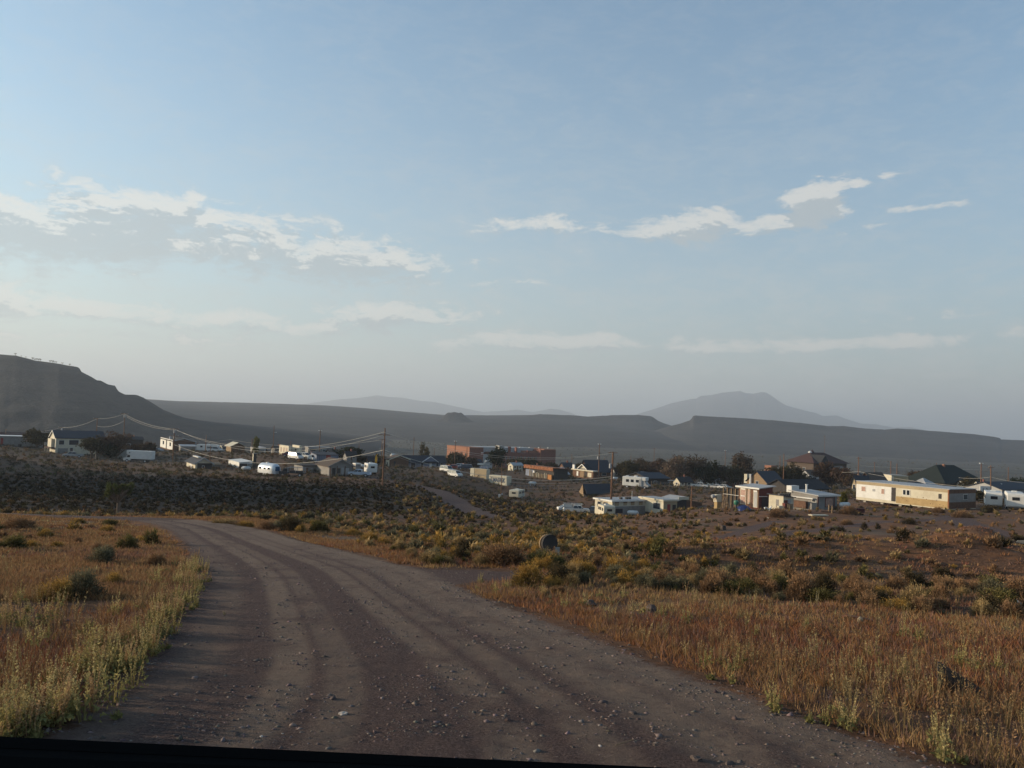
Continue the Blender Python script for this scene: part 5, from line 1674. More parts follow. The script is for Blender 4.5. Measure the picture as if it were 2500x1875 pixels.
# dark flatbed
p = at(714, 1163, 190)
root = empty('flatbed_truck', p, R(182), 'black flatbed truck with a ladder frame, right of the silver trailer', 'truck')
MB().box(-2.9, 1.0, -1.05, 1.05, .85, 1.05).build('deck', M_black, root)
MB().prism([(1.05, .55), (3.0, .55), (3.05, 1.2), (2.3, 1.3), (1.9, 1.95), (1.05, 2.0)], -.95, .95).build('cab', M_black, root, bevel=.05)
MB().prism([(1.2, 1.35), (2.15, 1.35), (1.8, 1.85), (1.2, 1.88)], -.98, .98).build('window', M_tinted, root)
rk = MB()
for x in (-2.8, -.9, .9):
    rk.box(x - .05, x + .05, -1.0, -.92, 1.05, 2.2).box(x - .05, x + .05, .92, 1.0, 1.05, 2.2)
rk.box(-2.9, 1.0, -1.02, -.94, 2.15, 2.23).box(-2.9, 1.0, .94, 1.02, 2.15, 2.23).build('ladder_frame', M_lgrey, root)
MB().box(-2.5, .6, -.7, .7, 1.06, 1.4).build('cargo', M_dark, root, bevel=.1)
add_wheels(root, (-1.9, 2.1), 1.0, .42)
# white vehicles left of centre on the rise
for i, (u, v, Y_, hd, kd, lb) in enumerate(((722, 1118, 228, -40, 'van', 'white van nose-on in front of the cream cottages'),
                                           (742, 1117, 232, -30, 'pickup', 'white pickup at the left of the row below the cottages'),
                                           (764, 1118, 228, -60, 'pickup', 'white pickup facing the camera by the blue shed'))):
    car(kd, lb, u, v, Y_, hd, M_white)
car('sedan', 'maroon sedan between the two cream cottages', 709, 1110, 236, 5, mat('maroon_paint', (.12, .02, .03), .35, .5, .05, 1))
car('van', 'white van glinting beside the blue house', 1091, 1149, 243, -50, M_white)
car('van', 'white van parked below the other van, on the bank edge', 1111, 1162, 232, -50, M_white)
car('sedan', 'red car behind the vans right of the blue house', 1108, 1149, 262, 0, mat('red_car_paint', (.25, .02, .02), .35, .5, .05, 1))
car('suv', 'dark blue car left of the tan storage box', 1135, 1153, 258, 180, mat('navy_car_paint', (.03, .045, .08), .3, .6, .05, 1))
car('suv', 'silver car near the flagpole with a pale roof', 1128, 1146, 285, 0, M_silver)
for i, (u, v, Y_, hd, kd, mm, lb) in enumerate(((1708, 1191, 262, -20, 'pickup', M_white, 'white pickup in the tree shade, nearest to the thin pole'), (1676, 1192, 268, 0, 'sedan', M_lgrey, 'grey sedan in deep shade under the dense trees'),
                                                (1733, 1188, 262, -50, 'sedan', M_cream, 'cream sedan catching sun under the trees'), (1752, 1190, 258, -40, 'sedan', M_lgrey, 'grey sedan right of the cream one under the trees'),
                                                (1770, 1191, 256, -40, 'sedan', M_white, 'white sedan rightmost of the cars under the trees'))):
    car(kd, lb, u, v, Y_, hd, mm)
# two white travel trailers, far right
trailer('arched white travel trailer with two small windows, left of the pair at right', 2424, 1238, 136, 62, 6.4, 2.75, 2.35, paint=M_white, rounded=.5, group=None)
trailer('arched white travel trailer with torn skirt, right of the pair at the edge', 2476, 1243, 130, 62, 6.2, 2.75, 2.35, paint=M_white, rounded=.5)
car('suv', 'dark car parked behind the two white trailers', 2470, 1212, 172, 0, M_black)
car('van', 'white van small and bright on the far left slope of the cottages', 524, 1102, 285, 0, M_white)
trailer('long white camper beyond the small box house on the rise', 508, 1101, 290, 0, 7.5, 2.6, paint=M_white)
car('sedan', 'pale sedan parked left of the stuccoed house', 381, 1098, 285, 0, M_lgrey)

# ================================================================== poles and wires
p1 = pole('tall pole behind the blue roof carrying a white transformer', 301, 1009, 300, 1112, 262, ((.15, 1.3),), transformer=(.9, 0), r=.17)
p2 = pole('pole with a wide crossarm above the middle of the blue roof', 235, 1021, 233, 1112, 268, ((.1, 1.3),))
p3 = pole('pole with a crossarm and white transformer peeping over the left of the blue roof', 149, 1043, 148, 1110, 290, ((.1, 1.2),), transformer=(.8, 0))
p4 = pole('short dark pole above the long white building at the left edge', 14, 1047, 12, 1092, 285, ())
p5 = pole('pole with two crossarms and a transformer beside the stuccoed house', 427, 1046, 421, 1137, 236, ((.15, 1.4), (2.2, 1.3)), transformer=(.9, 0), r=.17)
p6 = pole('bare tall pole with a side lamp above the yellow poplar', 669, 1039, 666, 1108, 285, (), lamp=(2.4, .9))
pole('thin pole above the brown cabin left', 504, 1062, 501, 1108, 285, ())
pole('thin pole with small top behind the block chimney', 615, 1071, 614, 1115, 262, ())
p9 = pole('short black pole right of the blue-roofed shed', 514, 1088, 512, 1130, 218, (), r=.12)
pole('red-brown pole with twin white lamps above the blue shed', 782, 1050, 779, 1112, 245, (), twin=True)
p11 = pole('tallest dark pole with one crossarm, left of the blue house', 939, 1045, 934, 1186, 170, ((1.45, 1.15),), r=.19)
p12 = pole('farther pole with crossarm just behind the tallest dark pole', 933, 1072, 930, 1145, 262, ((.2, 1.2),), transformer=(.9, .4))
pole('bare pole rising from the roof of the blue house', 1010, 1068, 1008, 1145, 300, ())
pole('dark pole with twin white lamps before the sunlit brick wall', 1112, 1076, 1109, 1150, 285, (), twin=True, r=.17)
pole('thin bare pole before the corner of the brick building', 1140, 1091, 1138, 1150, 310, ())
pole('slender pole in front of the lettered container', 1224, 1130, 1223, 1222, 199, ((8.6, .7),), r=.11)
pole('thin pole standing on the far right of the brick building', 1319, 1088, 1318, 1150, 380, ())
p17 = pole('red-brown pole with twin white lamps left of the near pole', 1463, 1083, 1461, 1172, 258, (), twin=True, transformer=(4.6, -.3), r=.17)
p18 = pole('nearest red-brown pole in front of the long cream mobile home', 1499, 1103, 1490, 1264, 163, ((.2, .9),), transformer=(2.9, -.45), r=.26)
pole('far pole with twin lamps above the dense trees', 1771, 1099, 1770, 1150, 380, (), twin=True)
pole('faint far pole left of the dense trees', 1597, 1094, 1596, 1150, 420, ((.3, .7),))
pole('left one of the close pair of poles before the maroon roof', 1905, 1113, 1903, 1190, 262, (), r=.15)
pole('right, taller one of the close pair of poles before the maroon roof', 1914, 1108, 1912, 1195, 245, ())
p23 = pole('pole with small crossarm right of the maroon roof', 2097, 1115, 2094, 1215, 232, ((.4, .7),))
pole('far faint pole on the plain above the maroon roof', 2012, 1062, 2013, 1120, 700, ((1.5, 1.4), (3.5, 1.6)))
pole('thin left pole above the yellow sunburst sign', 2175, 1125, 2174, 1195, 270, ())
pole('thin right pole by the tan block building', 2190, 1132, 2189, 1195, 240, ())
pole('faint thin pole above the pyramid roof', 2286, 1130, 2286, 1170, 380, ())
pole('pole with twin white lamps left of the pale blue house', 2397, 1130, 2394, 1215, 215, (), twin=True)
for (ut, vt, vb, Y_, lb) in ((560, 1078, 1104, 330, 'faint thin pole behind the brown cabin'), (710, 1076, 1108, 300, 'thin pole rising between the two cream cottages'), (876, 1082, 1130, 290, 'thin pole right of the round dark green tree'),
                             (1060, 1092, 1140, 320, 'thin pole behind the right end of the blue house'), (1396, 1108, 1150, 330, 'thin pole above the brown store with the roof sign'), (1540, 1112, 1165, 320, 'thin pole above the rear of the motorhome'),
                             (1835, 1118, 1180, 300, 'thin pole above the brown shack roof'), (2135, 1128, 1185, 290, 'thin pole left of the tan block building'), (2336, 1140, 1190, 280, 'thin pole on the right slope of the pyramid roof'), (2462, 1140, 1200, 240, 'thin pole behind the pale blue house')):
    pole(lb, ut, vt, ut - 1, vb, Y_, ((.3, .6),) if ut % 2 else (), r=.13)
p29 = pole('dark pole right of the twin-lamp pole, above the sign board', 2417, 1136, 2419, 1218, 195, ((.5, .6),))
pole('bare slim pole left of the plank stack', 1690, 1186, 1687, 1252, 152, (), r=.13)
pole('short thin pole behind the twin-lamp pole left of the near pole', 1476, 1118, 1475, 1165, 300, ())


def span(a, b, sag_px, Y_, label, off=0.0, dz=0.0, r=.035, drop=(0, 0)):
    A = Vector((a.x, a.y + off, a.z - drop[0])); B = Vector((b.x, b.y + off, b.z - drop[1]))
    wire(A, B, sag_px * Y_ / F, r, label=label)


span(p11, p18, 32, 167, 'upper power wire from the tallest dark pole to the near red-brown pole', -.5, drop=(.9, .25), r=.034)
span(p11, p18, 36, 167, 'second power wire just below the upper one, between the tallest and nearest poles', .5, drop=(1.0, .3), r=.028)
span(p11, p18, 34, 167, 'thick bright cable slung low between the tallest and nearest poles', 0, drop=(4.6, 5.0), r=.055)
span(p11, p18, 38, 167, 'thin cable just below the thick bright one', .1, drop=(5.0, 5.4), r=.022)
span(p5, p11, 44, 203, 'upper power wire from the double-crossarm pole to the tallest pole', -.5, drop=(.2, .8), r=.034)
span(p5, p11, 48, 203, 'second power wire from the double-crossarm pole to the tallest pole', .5, drop=(.3, 1.4), r=.03)
span(p5, p11, 40, 203, 'thick pale cable sagging low above the silver trailer', 0, drop=(4.7, 4.6), r=.05)
span(p1, p5, 8, 250, 'upper wire between the blue-roof pole and the double-crossarm pole', -.6, drop=(.1, .1), r=.04)
span(p1, p5, 9, 250, 'lower wire between the blue-roof pole and the double-crossarm pole', .6, drop=(.9, .4), r=.035)
span(p2, p1, 4, 265, 'wire between the two poles above the blue roof', 0, drop=(.1, .1), r=.04)
span(p2, p1, 7, 265, 'low slack cable between the two poles above the blue roof', 0, drop=(2.6, 2.4), r=.045)
span(p3, p2, 6, 280, 'wire from the transformer pole to the crossarm pole over the blue roof', 0, drop=(.1, .1), r=.04)
span(p4, p3, 5, 288, 'wire falling from the left transformer pole towards the white building', 0, drop=(1.5, .1), r=.035)
span(p12, P_ := P(560, 1073, 300), 16, 280, 'distant wire left of the tallest pole', 0, drop=(.2, 0), r=.035)
span(P_, p5, 6, 270, 'distant wire near the brown cabin', 0, drop=(0, 3.2), r=.03)
span(p23, P(2410, 1192, 180), 6, 205, 'bright wire running right above the long mobile home', 0, drop=(4.2, 0), r=.04)
span(p23, P(2055, 1153, 240), 1, 235, 'short bright wire left of the pole beside the maroon roof', 0, drop=(4.2, 0), r=.04)
span(p29, P(2520, 1180, 190), 3, 190, 'wire running off the right picture edge above the pale blue house', 0, drop=(2.8, 0), r=.035)
span(P(2340, 1166, 240), p29, 3, 210, 'wire arriving at the pole above the sign board', 0, drop=(0, 2.8), r=.035)
span(P(2100, 1137, 380), P(2390, 1147, 380), 2, 380, 'upper distant wire across the plain at right', 0, r=.05)

# ================================================================== trees
OL, BR, RB, PL, DG, YG = (.070, .058, .030), (.088, .060, .040), (.095, .060, .042), (.17, .12, .085), (.030, .036, .018), (.14, .125, .03)
TREES = [
    (88, 1100, 262, 42, 48, OL, 'dark olive tree between the white building and the blue-roofed house'),
    (222, 1119, 240, 50, 46, OL, 'dark tree in front of the middle of the blue-roofed house'),
    (284, 1117, 244, 66, 54, RB, 'tall russet-topped tree at the right end of the blue-roofed house'),
    (265, 1119, 240, 36, 30, DG, 'low dark bush tree against the pale block wall'),
    (322, 1114, 250, 30, 34, BR, 'brown bushy tree over the cab of the moving truck'),
    (358, 1112, 255, 36, 36, BR, 'golden-brown tree above the rear of the moving truck'),
    (799, 1100, 320, 18, 26, DG, 'small dark tree far behind the twin-lamp pole by the blue shed'),
    (852, 1112, 265, 34, 50, DG, 'round dark green tree behind the porch house'),
    (884, 1112, 270, 16, 24, OL, 'low olive bush right of the round dark tree'),
    (925, 1112, 290, 22, 44, OL, 'olive tree behind the tallest pole'),
    (962, 1113, 290, 22, 40, OL, 'olive tree behind the brown gable house'),
    (1112, 1150, 305, 40, 42, OL, 'olive-brown tree before the sunlit brick wall'),
    (1156, 1152, 300, 26, 30, BR, 'brown bush at the corner of the brick building'),
    (1212, 1152, 275, 52, 36, DG, 'dark green conifer-like tree behind the lettered container'),
    (1262, 1150, 330, 30, 44, OL, 'olive trees before the middle of the brick wing'),
    (1300, 1150, 335, 26, 44, OL, 'low olive tree before the right of the brick wing'),
    (1345, 1152, 330, 22, 34, BR, 'brownish tree at the right corner of the brick wing'),
    (1412, 1146, 330, 26, 34, OL, 'olive tree above the brown store'),
    (1528, 1172, 300, 46, 50, OL, 'olive tree above the back of the motorhome'),
    (1568, 1168, 310, 50, 60, BR, 'brown tree left in the dense tree row'),
    (1612, 1180, 300, 56, 56, RB, 'russet tree in the dense tree row'),
    (1646, 1188, 285, 66, 52, PL, 'pale tan-pink tree standing out of the dense row'),
    (1690, 1188, 290, 70, 62, BR, 'tall dark brown tree right of the pale one'),
    (1722, 1188, 285, 56, 48, DG, 'dark green tree over the parked cars'),
    (1757, 1188, 290, 44, 50, BR, 'brown tree over the rightmost parked cars'),
    (1785, 1186, 285, 56, 44, OL, 'olive tree left of the tall ragged tree'),
    (1812, 1180, 300, 82, 46, BR, 'tall ragged tree with a leaning top above the brown shack'),
    (1855, 1168, 320, 30, 70, DG, 'low dark green tree mass behind the blue-grey hip roof'),
    (1895, 1192, 258, 52, 44, OL, 'olive tree left of the close pair of poles'),
    (1940, 1196, 262, 58, 50, OL, 'large olive tree covering the left of the maroon roof'),
    (2018, 1196, 262, 60, 44, RB, 'large russet tree covering the middle of the maroon roof'),
    (2055, 1200, 255, 50, 40, RB, 'russet tree at the right of the maroon roof'),
    (2082, 1200, 250, 36, 34, BR, 'brown tree beside the pole right of the maroon roof'),
    (2240, 1178, 300, 36, 46, BR, 'brown tree left of the pyramid roof'),
    (2372, 1200, 240, 34, 40, OL, 'olive tree right of the pyramid roof'),
    (2440, 1196, 240, 26, 52, BR, 'low brown trees behind the white cabin'),
    (2496, 1192, 240, 44, 52, DG, 'dark tree above the pale blue house at the right edge'),
    (2150, 1176, 300, 18, 30, BR, 'small brown tree behind the tan block building'),
    (2388, 1238, 150, 28, 26, OL, 'olive bush tree right of the end of the long mobile home'),
    (2060, 1244, 136, 34, 14, YG, 'thin yellow-green sapling right of the salvage shack'),
]
for i, (u, v, Y_, hp, wp, c, lb) in enumerate(TREES):
    tree(lb, u, v, Y_, hp * 1.12, wp * 1.4, tuple(x * .85 for x in c), 40 + i, n=3400 if wp > 40 else 1900, leaf=.55 * Y_ / 270, trunk_frac=.10, lobes=10)
tree('yellow poplar beside the white garage', 624, 1108, 283, 38, 14, YG, 301, tall=True, lobes=5, name='poplar_tree', trunk_frac=.08)
tree('left and taller of two narrow brown poplars behind the blue house', 1029, 1140, 300, 58, 15, (.12, .095, .05), 302, tall=True, lobes=6, name='poplar_tree', trunk_frac=.08)
tree('right and shorter of two narrow brown poplars behind the blue house', 1041, 1140, 302, 50, 12, (.12, .095, .05), 303, tall=True, lobes=6, name='poplar_tree', trunk_frac=.08)


# propane tanks, water tank and fences
for i, (u, v, Y_, rz, lb) in enumerate(((600, 1157, 200, 20, 'white propane tank right of the leaning white shed'), (884, 1150, 222, 0, 'white propane tank behind the boxy camper'), (1300, 1180, 228, 10, 'grey propane tank at the left end of the rusty shed'),
                                       (1545, 1256, 158, 0, 'white propane tank before the long cream mobile home'), (2062, 1246, 127, 30, 'white propane tank right of the salvage shack'), (1500, 1170, 250, 0, 'white propane tank between the near pole and the motorhome'))):
    root = empty('propane_tank', at(u, v, Y_), R(rz), lb, 'tank')
    MB().tube((-.85, 0, .75), (.85, 0, .75), .42, .42, 14).tube((.85, 0, .75), (1.1, 0, .75), .42, .18, 14).tube((-.85, 0, .75), (-1.1, 0, .75), .42, .18, 14).build('tank', M_white, root, smooth=True)
    for x in (-.6, .6):
        MB().box(x - .08, x + .08, -.25, .25, -.2, .36).build('leg', M_galv, root)


def fence(label, pts, Y_, h=1.2, n=14, board=False):
    a, b_ = at(*pts[0], Y_[0]), at(*pts[1], Y_[1])
    root = empty('fence', a, 0, label, 'fence')
    prev = None
    for i in range(n + 1):
        t = i / n; x = a.x + (b_.x - a.x) * t; y = a.y + (b_.y - a.y) * t; z = zg(x, y) - a.z
        q_ = Vector((x - a.x, y - a.y, z))
        MB().tube(q_ - Vector((0, 0, .2)), q_ + Vector((rnd.uniform(-.05, .05), 0, h * rnd.uniform(.9, 1.1))), .06, .05, 6).build('post', M_wood, root)
        if prev is not None:
            for hh in (.35, .65, .95):
                MB().tube(prev + Vector((0, 0, h * hh)), q_ + Vector((0, 0, h * hh)), .018 if not board else .05, None, 4).build('rail', M_galv if not board else M_wood, root)
        prev = q_


fence('post and wire fence along the road edge below the block wall', ((240, 1126), (420, 1137)), (226, 222))
fence('post and rail fence in front of the blue-grey house', ((955, 1152), (1080, 1154)), (252, 246), board=True)
fence('sagging post and wire fence along the bank top before the rusty shed', ((1240, 1182), (1385, 1184)), (222, 222))
fence('post and wire fence between the motorhome and the cars under the trees', ((1590, 1198), (1790, 1202)), (226, 222), n=18)
fence('board fence behind the shacks and before the dark long house', ((1905, 1222), (2060, 1226)), (178, 176), 1.6, 18, True)
fence('post and wire fence right of the cream mobile home', ((2390, 1240), (2500, 1246)), (140, 134), n=9)

# Joshua trees
def joshua_mesh(seed, h, parent, nb=9):
    rs = random.Random(seed); q = np.random.RandomState(seed)
    mb = MB(); tips = []
    mb.tube((0, 0, -.3), (0, 0, h * .45), h * .05, h * .042, 8)
    for i in range(nb):
        a = i * 6.283 / nb + rs.uniform(-.3, .3)
        s = Vector((0, 0, h * rs.uniform(.36, .46)))
        e = s + Vector((math.cos(a), math.sin(a), rs.uniform(.7, 1.6))) * h * .17
        mb.tube(s, e, h * .035, h * .028, 6)
        for j in range(2):
            a2 = a + rs.uniform(-.8, .8)
            e2 = e + Vector((math.cos(a2) * .8, math.sin(a2) * .8, rs.uniform(.5, 1.4))) * h * .13
            mb.tube(e, e2, h * .028, h * .024, 6); tips.append((e2, (e2 - e).normalized())); tips.append(((e + e2) / 2, (e2 - e).normalized()))
    mb.build('trunk', M_bark, parent)
    Vs = []; cs = []
    for t, d in tips:
        n = 90
        a = q.normal(size=(n, 3)); a /= np.linalg.norm(a, axis=1)[:, None]; a += np.array(d) * .7
        c = np.array(t) + q.normal(size=(n, 3)) * h * .012
        b_ = np.cross(a, q.normal(size=(n, 3))); b_ /= np.linalg.norm(b_, axis=1)[:, None]
        Vs.append(np.stack([c - b_ * h * .008, c + b_ * h * .008, c + a * h * .075], 1).reshape(-1, 3))
        cs.append(col_var((.10, .105, .035), n, q, .3))
    V = np.concatenate(Vs)
    mkmesh('crown', V, np.arange(len(V)).reshape(-1, 3), M_leaf, parent, attrs={'col': ('C', np.concatenate(cs))})


r_ = empty('joshua_tree', at(287, 1262, 96), 0, 'large round-headed Joshua tree on the dark slope at left', 'tree')
joshua_mesh(5, 4.6, r_, 11)
for i, (u, v, Y_, h, lb) in enumerate(((905, 1222, 140, 1.9, 'small young Joshua tree on the dark slope left of the dirt track'), (1325, 1250, 140, 1.7, 'small yellowish young Joshua tree in the wash, left of the parked cars'),
                                      (128, 1180, 150, 1.6, 'small young Joshua tree on the dark slope below the blue-roofed house'), (803, 1262, 85, 1.2, 'low young Joshua tree beyond the road bend'))):
    r_ = empty('joshua_tree', at(u, v, Y_), i, lb, 'tree')
    joshua_mesh(20 + i, h, r_, 5)
# the tiny ones on the skyline of the mesa
sil_u = [p_[0] for p_ in SIL_LEFT]; sil_v = [p_[1] for p_ in SIL_LEFT]
first = None
for i, u in enumerate((37, 52, 63, 80, 84, 88, 93, 98, 122, 128, 132, 137, 152, 170)):
    q_ = P(u, float(np.interp(u, sil_u, sil_v)), 1052)
    if first is None:
        first = empty('joshua_tree', (q_.x, q_.y, q_.z - .6), 0, 'tiny dark Joshua tree silhouetted on the mesa skyline at left', 'tree', 'Joshua trees on the mesa skyline')
        joshua_mesh(77, 4.2, first, 6); o_ = first
    else:
        o_ = copy_tree(first); o_.location = (q_.x, q_.y, q_.z - .6)
    s_ = rnd.uniform(.6, 1.15); o_.scale = (s_, s_, s_); o_.rotation_euler = (0, 0, i)
# ================================================================== shrubs
def shrub_geo(seed, n, leaf, base, top, w=1.0, h=.8, spiky=.6, clumps=16, twig=True):
    """arrays (V, F, col) of a rounded desert shrub of unit width"""
    q = np.random.RandomState(seed)
    cc = q.normal(size=(clumps, 3)); cc[:, 2] = np.abs(cc[:, 2]) + .15
    cc /= np.linalg.norm(cc, axis=1)[:, None]; cc *= q.uniform(.55, .9, (clumps, 1))
    idx = q.randint(0, clumps, n)
    C = cc[idx] + q.normal(size=(n, 3)) * .16
    rr = np.linalg.norm(C, axis=1)
    d = C / np.maximum(rr, .05)[:, None]
    C[:, 2] = np.abs(C[:, 2])
    P3 = C * np.array([w / 2, w / 2, h])
    a = d + q.normal(size=(n, 3)) * .55; a[:, 2] += spiky
    a /= np.linalg.norm(a, axis=1)[:, None]
    b = np.cross(a, q.normal(size=(n, 3))); b /= np.linalg.norm(b, axis=1)[:, None]
    s = leaf * q.uniform(.6, 1.5, (n, 1))
    V = np.stack([P3 - b * s * .22 - a * s * .3, P3 + b * s * .22 - a * s * .3, P3 + a * s], 1)
    t = np.clip(P3[:, 2] / h, 0, 1)[:, None]
    tt = smooth01(t + q.uniform(-.25, .25, (n, 1)), .35, .9)
    c = np.array(base)[None] * (1 - tt) + np.array(top)[None] * tt
    c = c * q.uniform(.7, 1.3, (n, 1)) * (1 + (q.rand(clumps)[idx][:, None] - .5) * .35)
    V = V.reshape(-1, 3); col = np.repeat(c, 3, axis=0)
    if twig:
        m = 26
        ang = q.uniform(0, 6.28, m); el = q.uniform(.35, 1.3, m)
        e = np.c_[np.cos(ang) * np.cos(el) * w * .45, np.sin(ang) * np.cos(el) * w * .45, np.sin(el) * h * .85]
        sd = np.c_[-np.sin(ang), np.cos(ang), ang * 0] * .012 * w * 1.5
        tv = np.stack([-sd, sd, e], 1).reshape(-1, 3)
        V = np.r_[V, tv]; col = np.r_[col, np.repeat([[.10, .075, .055]], 3 * m, 0)]
    return V, np.arange(len(V)).reshape(-1, 3), col


GOLD = ((.16, .11, .04), (.40, .235, .065)); STRAW = ((.19, .135, .065), (.38, .26, .12)); SAGE = ((.09, .08, .052), (.18, .155, .09))
DARK = ((.045, .038, .024), (.09, .066, .036)); BROWN = ((.15, .09, .052), (.29, .17, .09)); OLIVE = ((.075, .065, .028), (.16, .13, .048)); TAN = ((.12, .08, .05), (.24, .15, .08))
KINDS_ = {
    'gold': (GOLD, .9, .75, 'golden-topped rabbitbrush mound among the scrub'), 'straw': (STRAW, 1.0, .7, 'straw-coloured bushy clump among the scrub'),
    'sage': (SAGE, 1.0, .65, 'grey-green sagebrush mound among the scrub'), 'dark': (DARK, 1.0, .7, 'dark brown-green round creosote bush among the scrub'),
    'brown': (BROWN, 1.0, .6, 'dry brown low bush among the scrub'), 'olive': (OLIVE, 1.0, .85, 'olive-green upright bush among the scrub')}
PROTO = {}
for i, (k, (cc_, w_, h_, lb)) in enumerate(KINDS_.items()):
    for j in range(3):
        V, Fc, col = shrub_geo(500 + i * 7 + j, 3600, .048 if k != 'olive' else .06, cc_[0], cc_[1], 1.0, h_, .35 + .25 * (k in ('gold', 'straw', 'olive')), 22 + 8 * j)
        me_o = mkmesh('desert_shrub', V, Fc, M_leaf, attrs={'col': ('C', col)})
        PROTO[(k, j)] = me_o.data
        bpy.data.objects.remove(me_o)


def place_shrub(kind, x, y, w, h=None, label=None, group=None, z=None):
    me = PROTO[(kind, rnd.randrange(3))]
    o = bpy.data.objects.new('desert_shrub', me)
    COL.objects.link(o)
    o.location = (x, y, (zg(x, y) if z is None else z) - .03 * w)
    o.rotation_euler = (0, 0, rnd.uniform(0, 6.28))
    hs = (h / KINDS_[kind][2]) if h else w
    o.scale = (w, w * rnd.uniform(.85, 1.15), hs)
    return tag(o, label or KINDS_[kind][3], 'shrub', group)


# bushes the photograph shows one by one: (u, v of the foot, width px, height px, kind, label)
HERO = [
    (712, 1300, 78, 50, 'dark', 'largest dark round bush at the far side of the road bend'),
    (652, 1293, 50, 28, 'brown', 'brown bush left of the largest dark round bush by the bend'),
    (778, 1303, 62, 40, 'olive', 'olive bush right of the largest dark round bush by the bend'),
    (735, 1302, 40, 30, 'gold', 'golden bush tucked between the dark round bush and the olive one'),
    (545, 1278, 80, 22, 'straw', 'straw-coloured low bush at the head of the road bend'),
    (600, 1285, 50, 24, 'gold', 'golden bush right of the straw-coloured one at the road bend'),
    (862, 1312, 56, 28, 'gold', 'leftmost of the three golden mounds right of the bend'),
    (900, 1322, 66, 40, 'gold', 'middle and tallest of the three golden mounds right of the bend'),
    (936, 1330, 50, 30, 'gold', 'rightmost of the three golden mounds right of the bend'),
    (1030, 1326, 34, 26, 'gold', 'left one of two small bright golden mounds mid-field'),
    (1058, 1328, 36, 28, 'gold', 'right one of two small bright golden mounds mid-field'),
    (1235, 1386, 120, 96, 'brown', 'tall feathery brown bush beside the dark standing disc'),
    (1180, 1384, 70, 44, 'straw', 'straw bush on the left flank of the tall feathery brown bush'),
    (1330, 1392, 130, 62, 'olive', 'wide dark olive bush below the dark standing disc'),
    (1300, 1322, 60, 30, 'gold', 'golden-brown bush left of the dark standing disc'),
    (1395, 1428, 60, 46, 'straw', 'straw-yellow upright bush right of the wide dark olive bush'),
    (1445, 1350, 66, 38, 'dark', 'dark bush right of the standing disc'),
    (1615, 1352, 90, 52, 'olive', 'big olive bush in the middle of the right-hand scrub'),
    (1555, 1392, 56, 34, 'sage', 'grey-green bush above the small golden mound'),
    (1540, 1408, 40, 26, 'gold', 'small golden mound below the grey-green bush'),
    (1520, 1345, 60, 30, 'straw', 'straw mound left of the big olive bush'),
    (1665, 1375, 66, 34, 'gold', 'golden-green mound right of the big olive bush'),
    (1620, 1425, 56, 26, 'gold', 'low golden mound with a pale rock at its foot'),
    (1775, 1452, 90, 52, 'olive', 'round olive bush standing alone at the gully edge'),
    (1688, 1432, 40, 26, 'straw', 'straw bush left of the lone olive bush at the gully edge'),
    (1870, 1440, 80, 46, 'brown', 'brown bush on the gully bank'),
    (1950, 1452, 60, 40, 'olive', 'olive bush below the brown one on the gully bank'),
    (2010, 1470, 110, 50, 'olive', 'olive bush at the top of the tan grass right of the plume'),
    (2185, 1486, 100, 40, 'gold', 'broad golden-flowered bush on the near side of the gully'),
    (2285, 1462, 90, 36, 'olive', 'dark yellow-green bush in the gully at right'),
    (2440, 1480, 110, 56, 'olive', 'large yellow-green bush at the right picture edge'),
    (2090, 1385, 60, 34, 'brown', 'brown bush beside the pale crumpled sheet'),
    (2170, 1400, 50, 26, 'gold', 'golden mound right of the crumpled sheet'),
    (2300, 1392, 60, 34, 'dark', 'dark bush at the foot of the dirt mound'),
    (2490, 1335, 50, 28, 'dark', 'dark bush at the right edge above the rubble'),
    (1950, 1355, 56, 26, 'olive', 'low olive bush in the middle of the right slope'),
    (1815, 1330, 50, 22, 'brown', 'small brown bush midway up the right slope'),
    (2220, 1290, 44, 22, 'dark', 'small dark bush on the bare slope below the ochre panels'),
    (2065, 1290, 40, 18, 'brown', 'small brown bush on the bare slope near the boards'),
    (76, 1336, 50, 30, 'gold', 'rounded golden mound in the left field'),
    (30, 1340, 80, 50, 'olive', 'dark olive bush at the left edge behind the golden mound'),
    (112, 1308, 44, 34, 'gold', 'golden upright bush behind the rounded mound in the left field'),
    (40, 1290, 90, 40, 'brown', 'broad brown bush at the top left of the left field'),
    (262, 1296, 44, 26, 'gold', 'bright golden-orange mound near the crest of the left field'),
    (270, 1278, 46, 24, 'olive', 'olive bush just behind the golden-orange mound'),
    (190, 1272, 40, 20, 'gold', 'yellow-green low bush on the crest of the left field'),
    (190, 1322, 26, 16, 'brown', 'small brown bush in the left field'),
    (1905, 1270, 60, 28, 'brown', 'brown bush in front of the salvage shack'),
    (2070, 1262, 60, 28, 'brown', 'brown bush right of the salvage shack'),
    (2290, 1250, 36, 20, 'brown', 'brown mound-shaped bush against the ochre panels'),
    (2350, 1262, 60, 24, 'brown', 'brown bush by the right end of the long mobile home'),
    (2415, 1250, 60, 26, 'dark', 'dark bush before the two white travel trailers'),
]
hero_xy = []
for (u, v, wp, hp, kd, lb) in HERO:
    x, y = hit(u, v)
    k = y / F
    if kd == 'gold' or kd == 'straw':
        hp *= .9
    place_shrub(kd, x, y, max(.3, min(wp * k * .85, 5)), max(.22, min(hp * k * .72, 2.6)), lb)
    hero_xy.append((x, y, wp * k * .5))

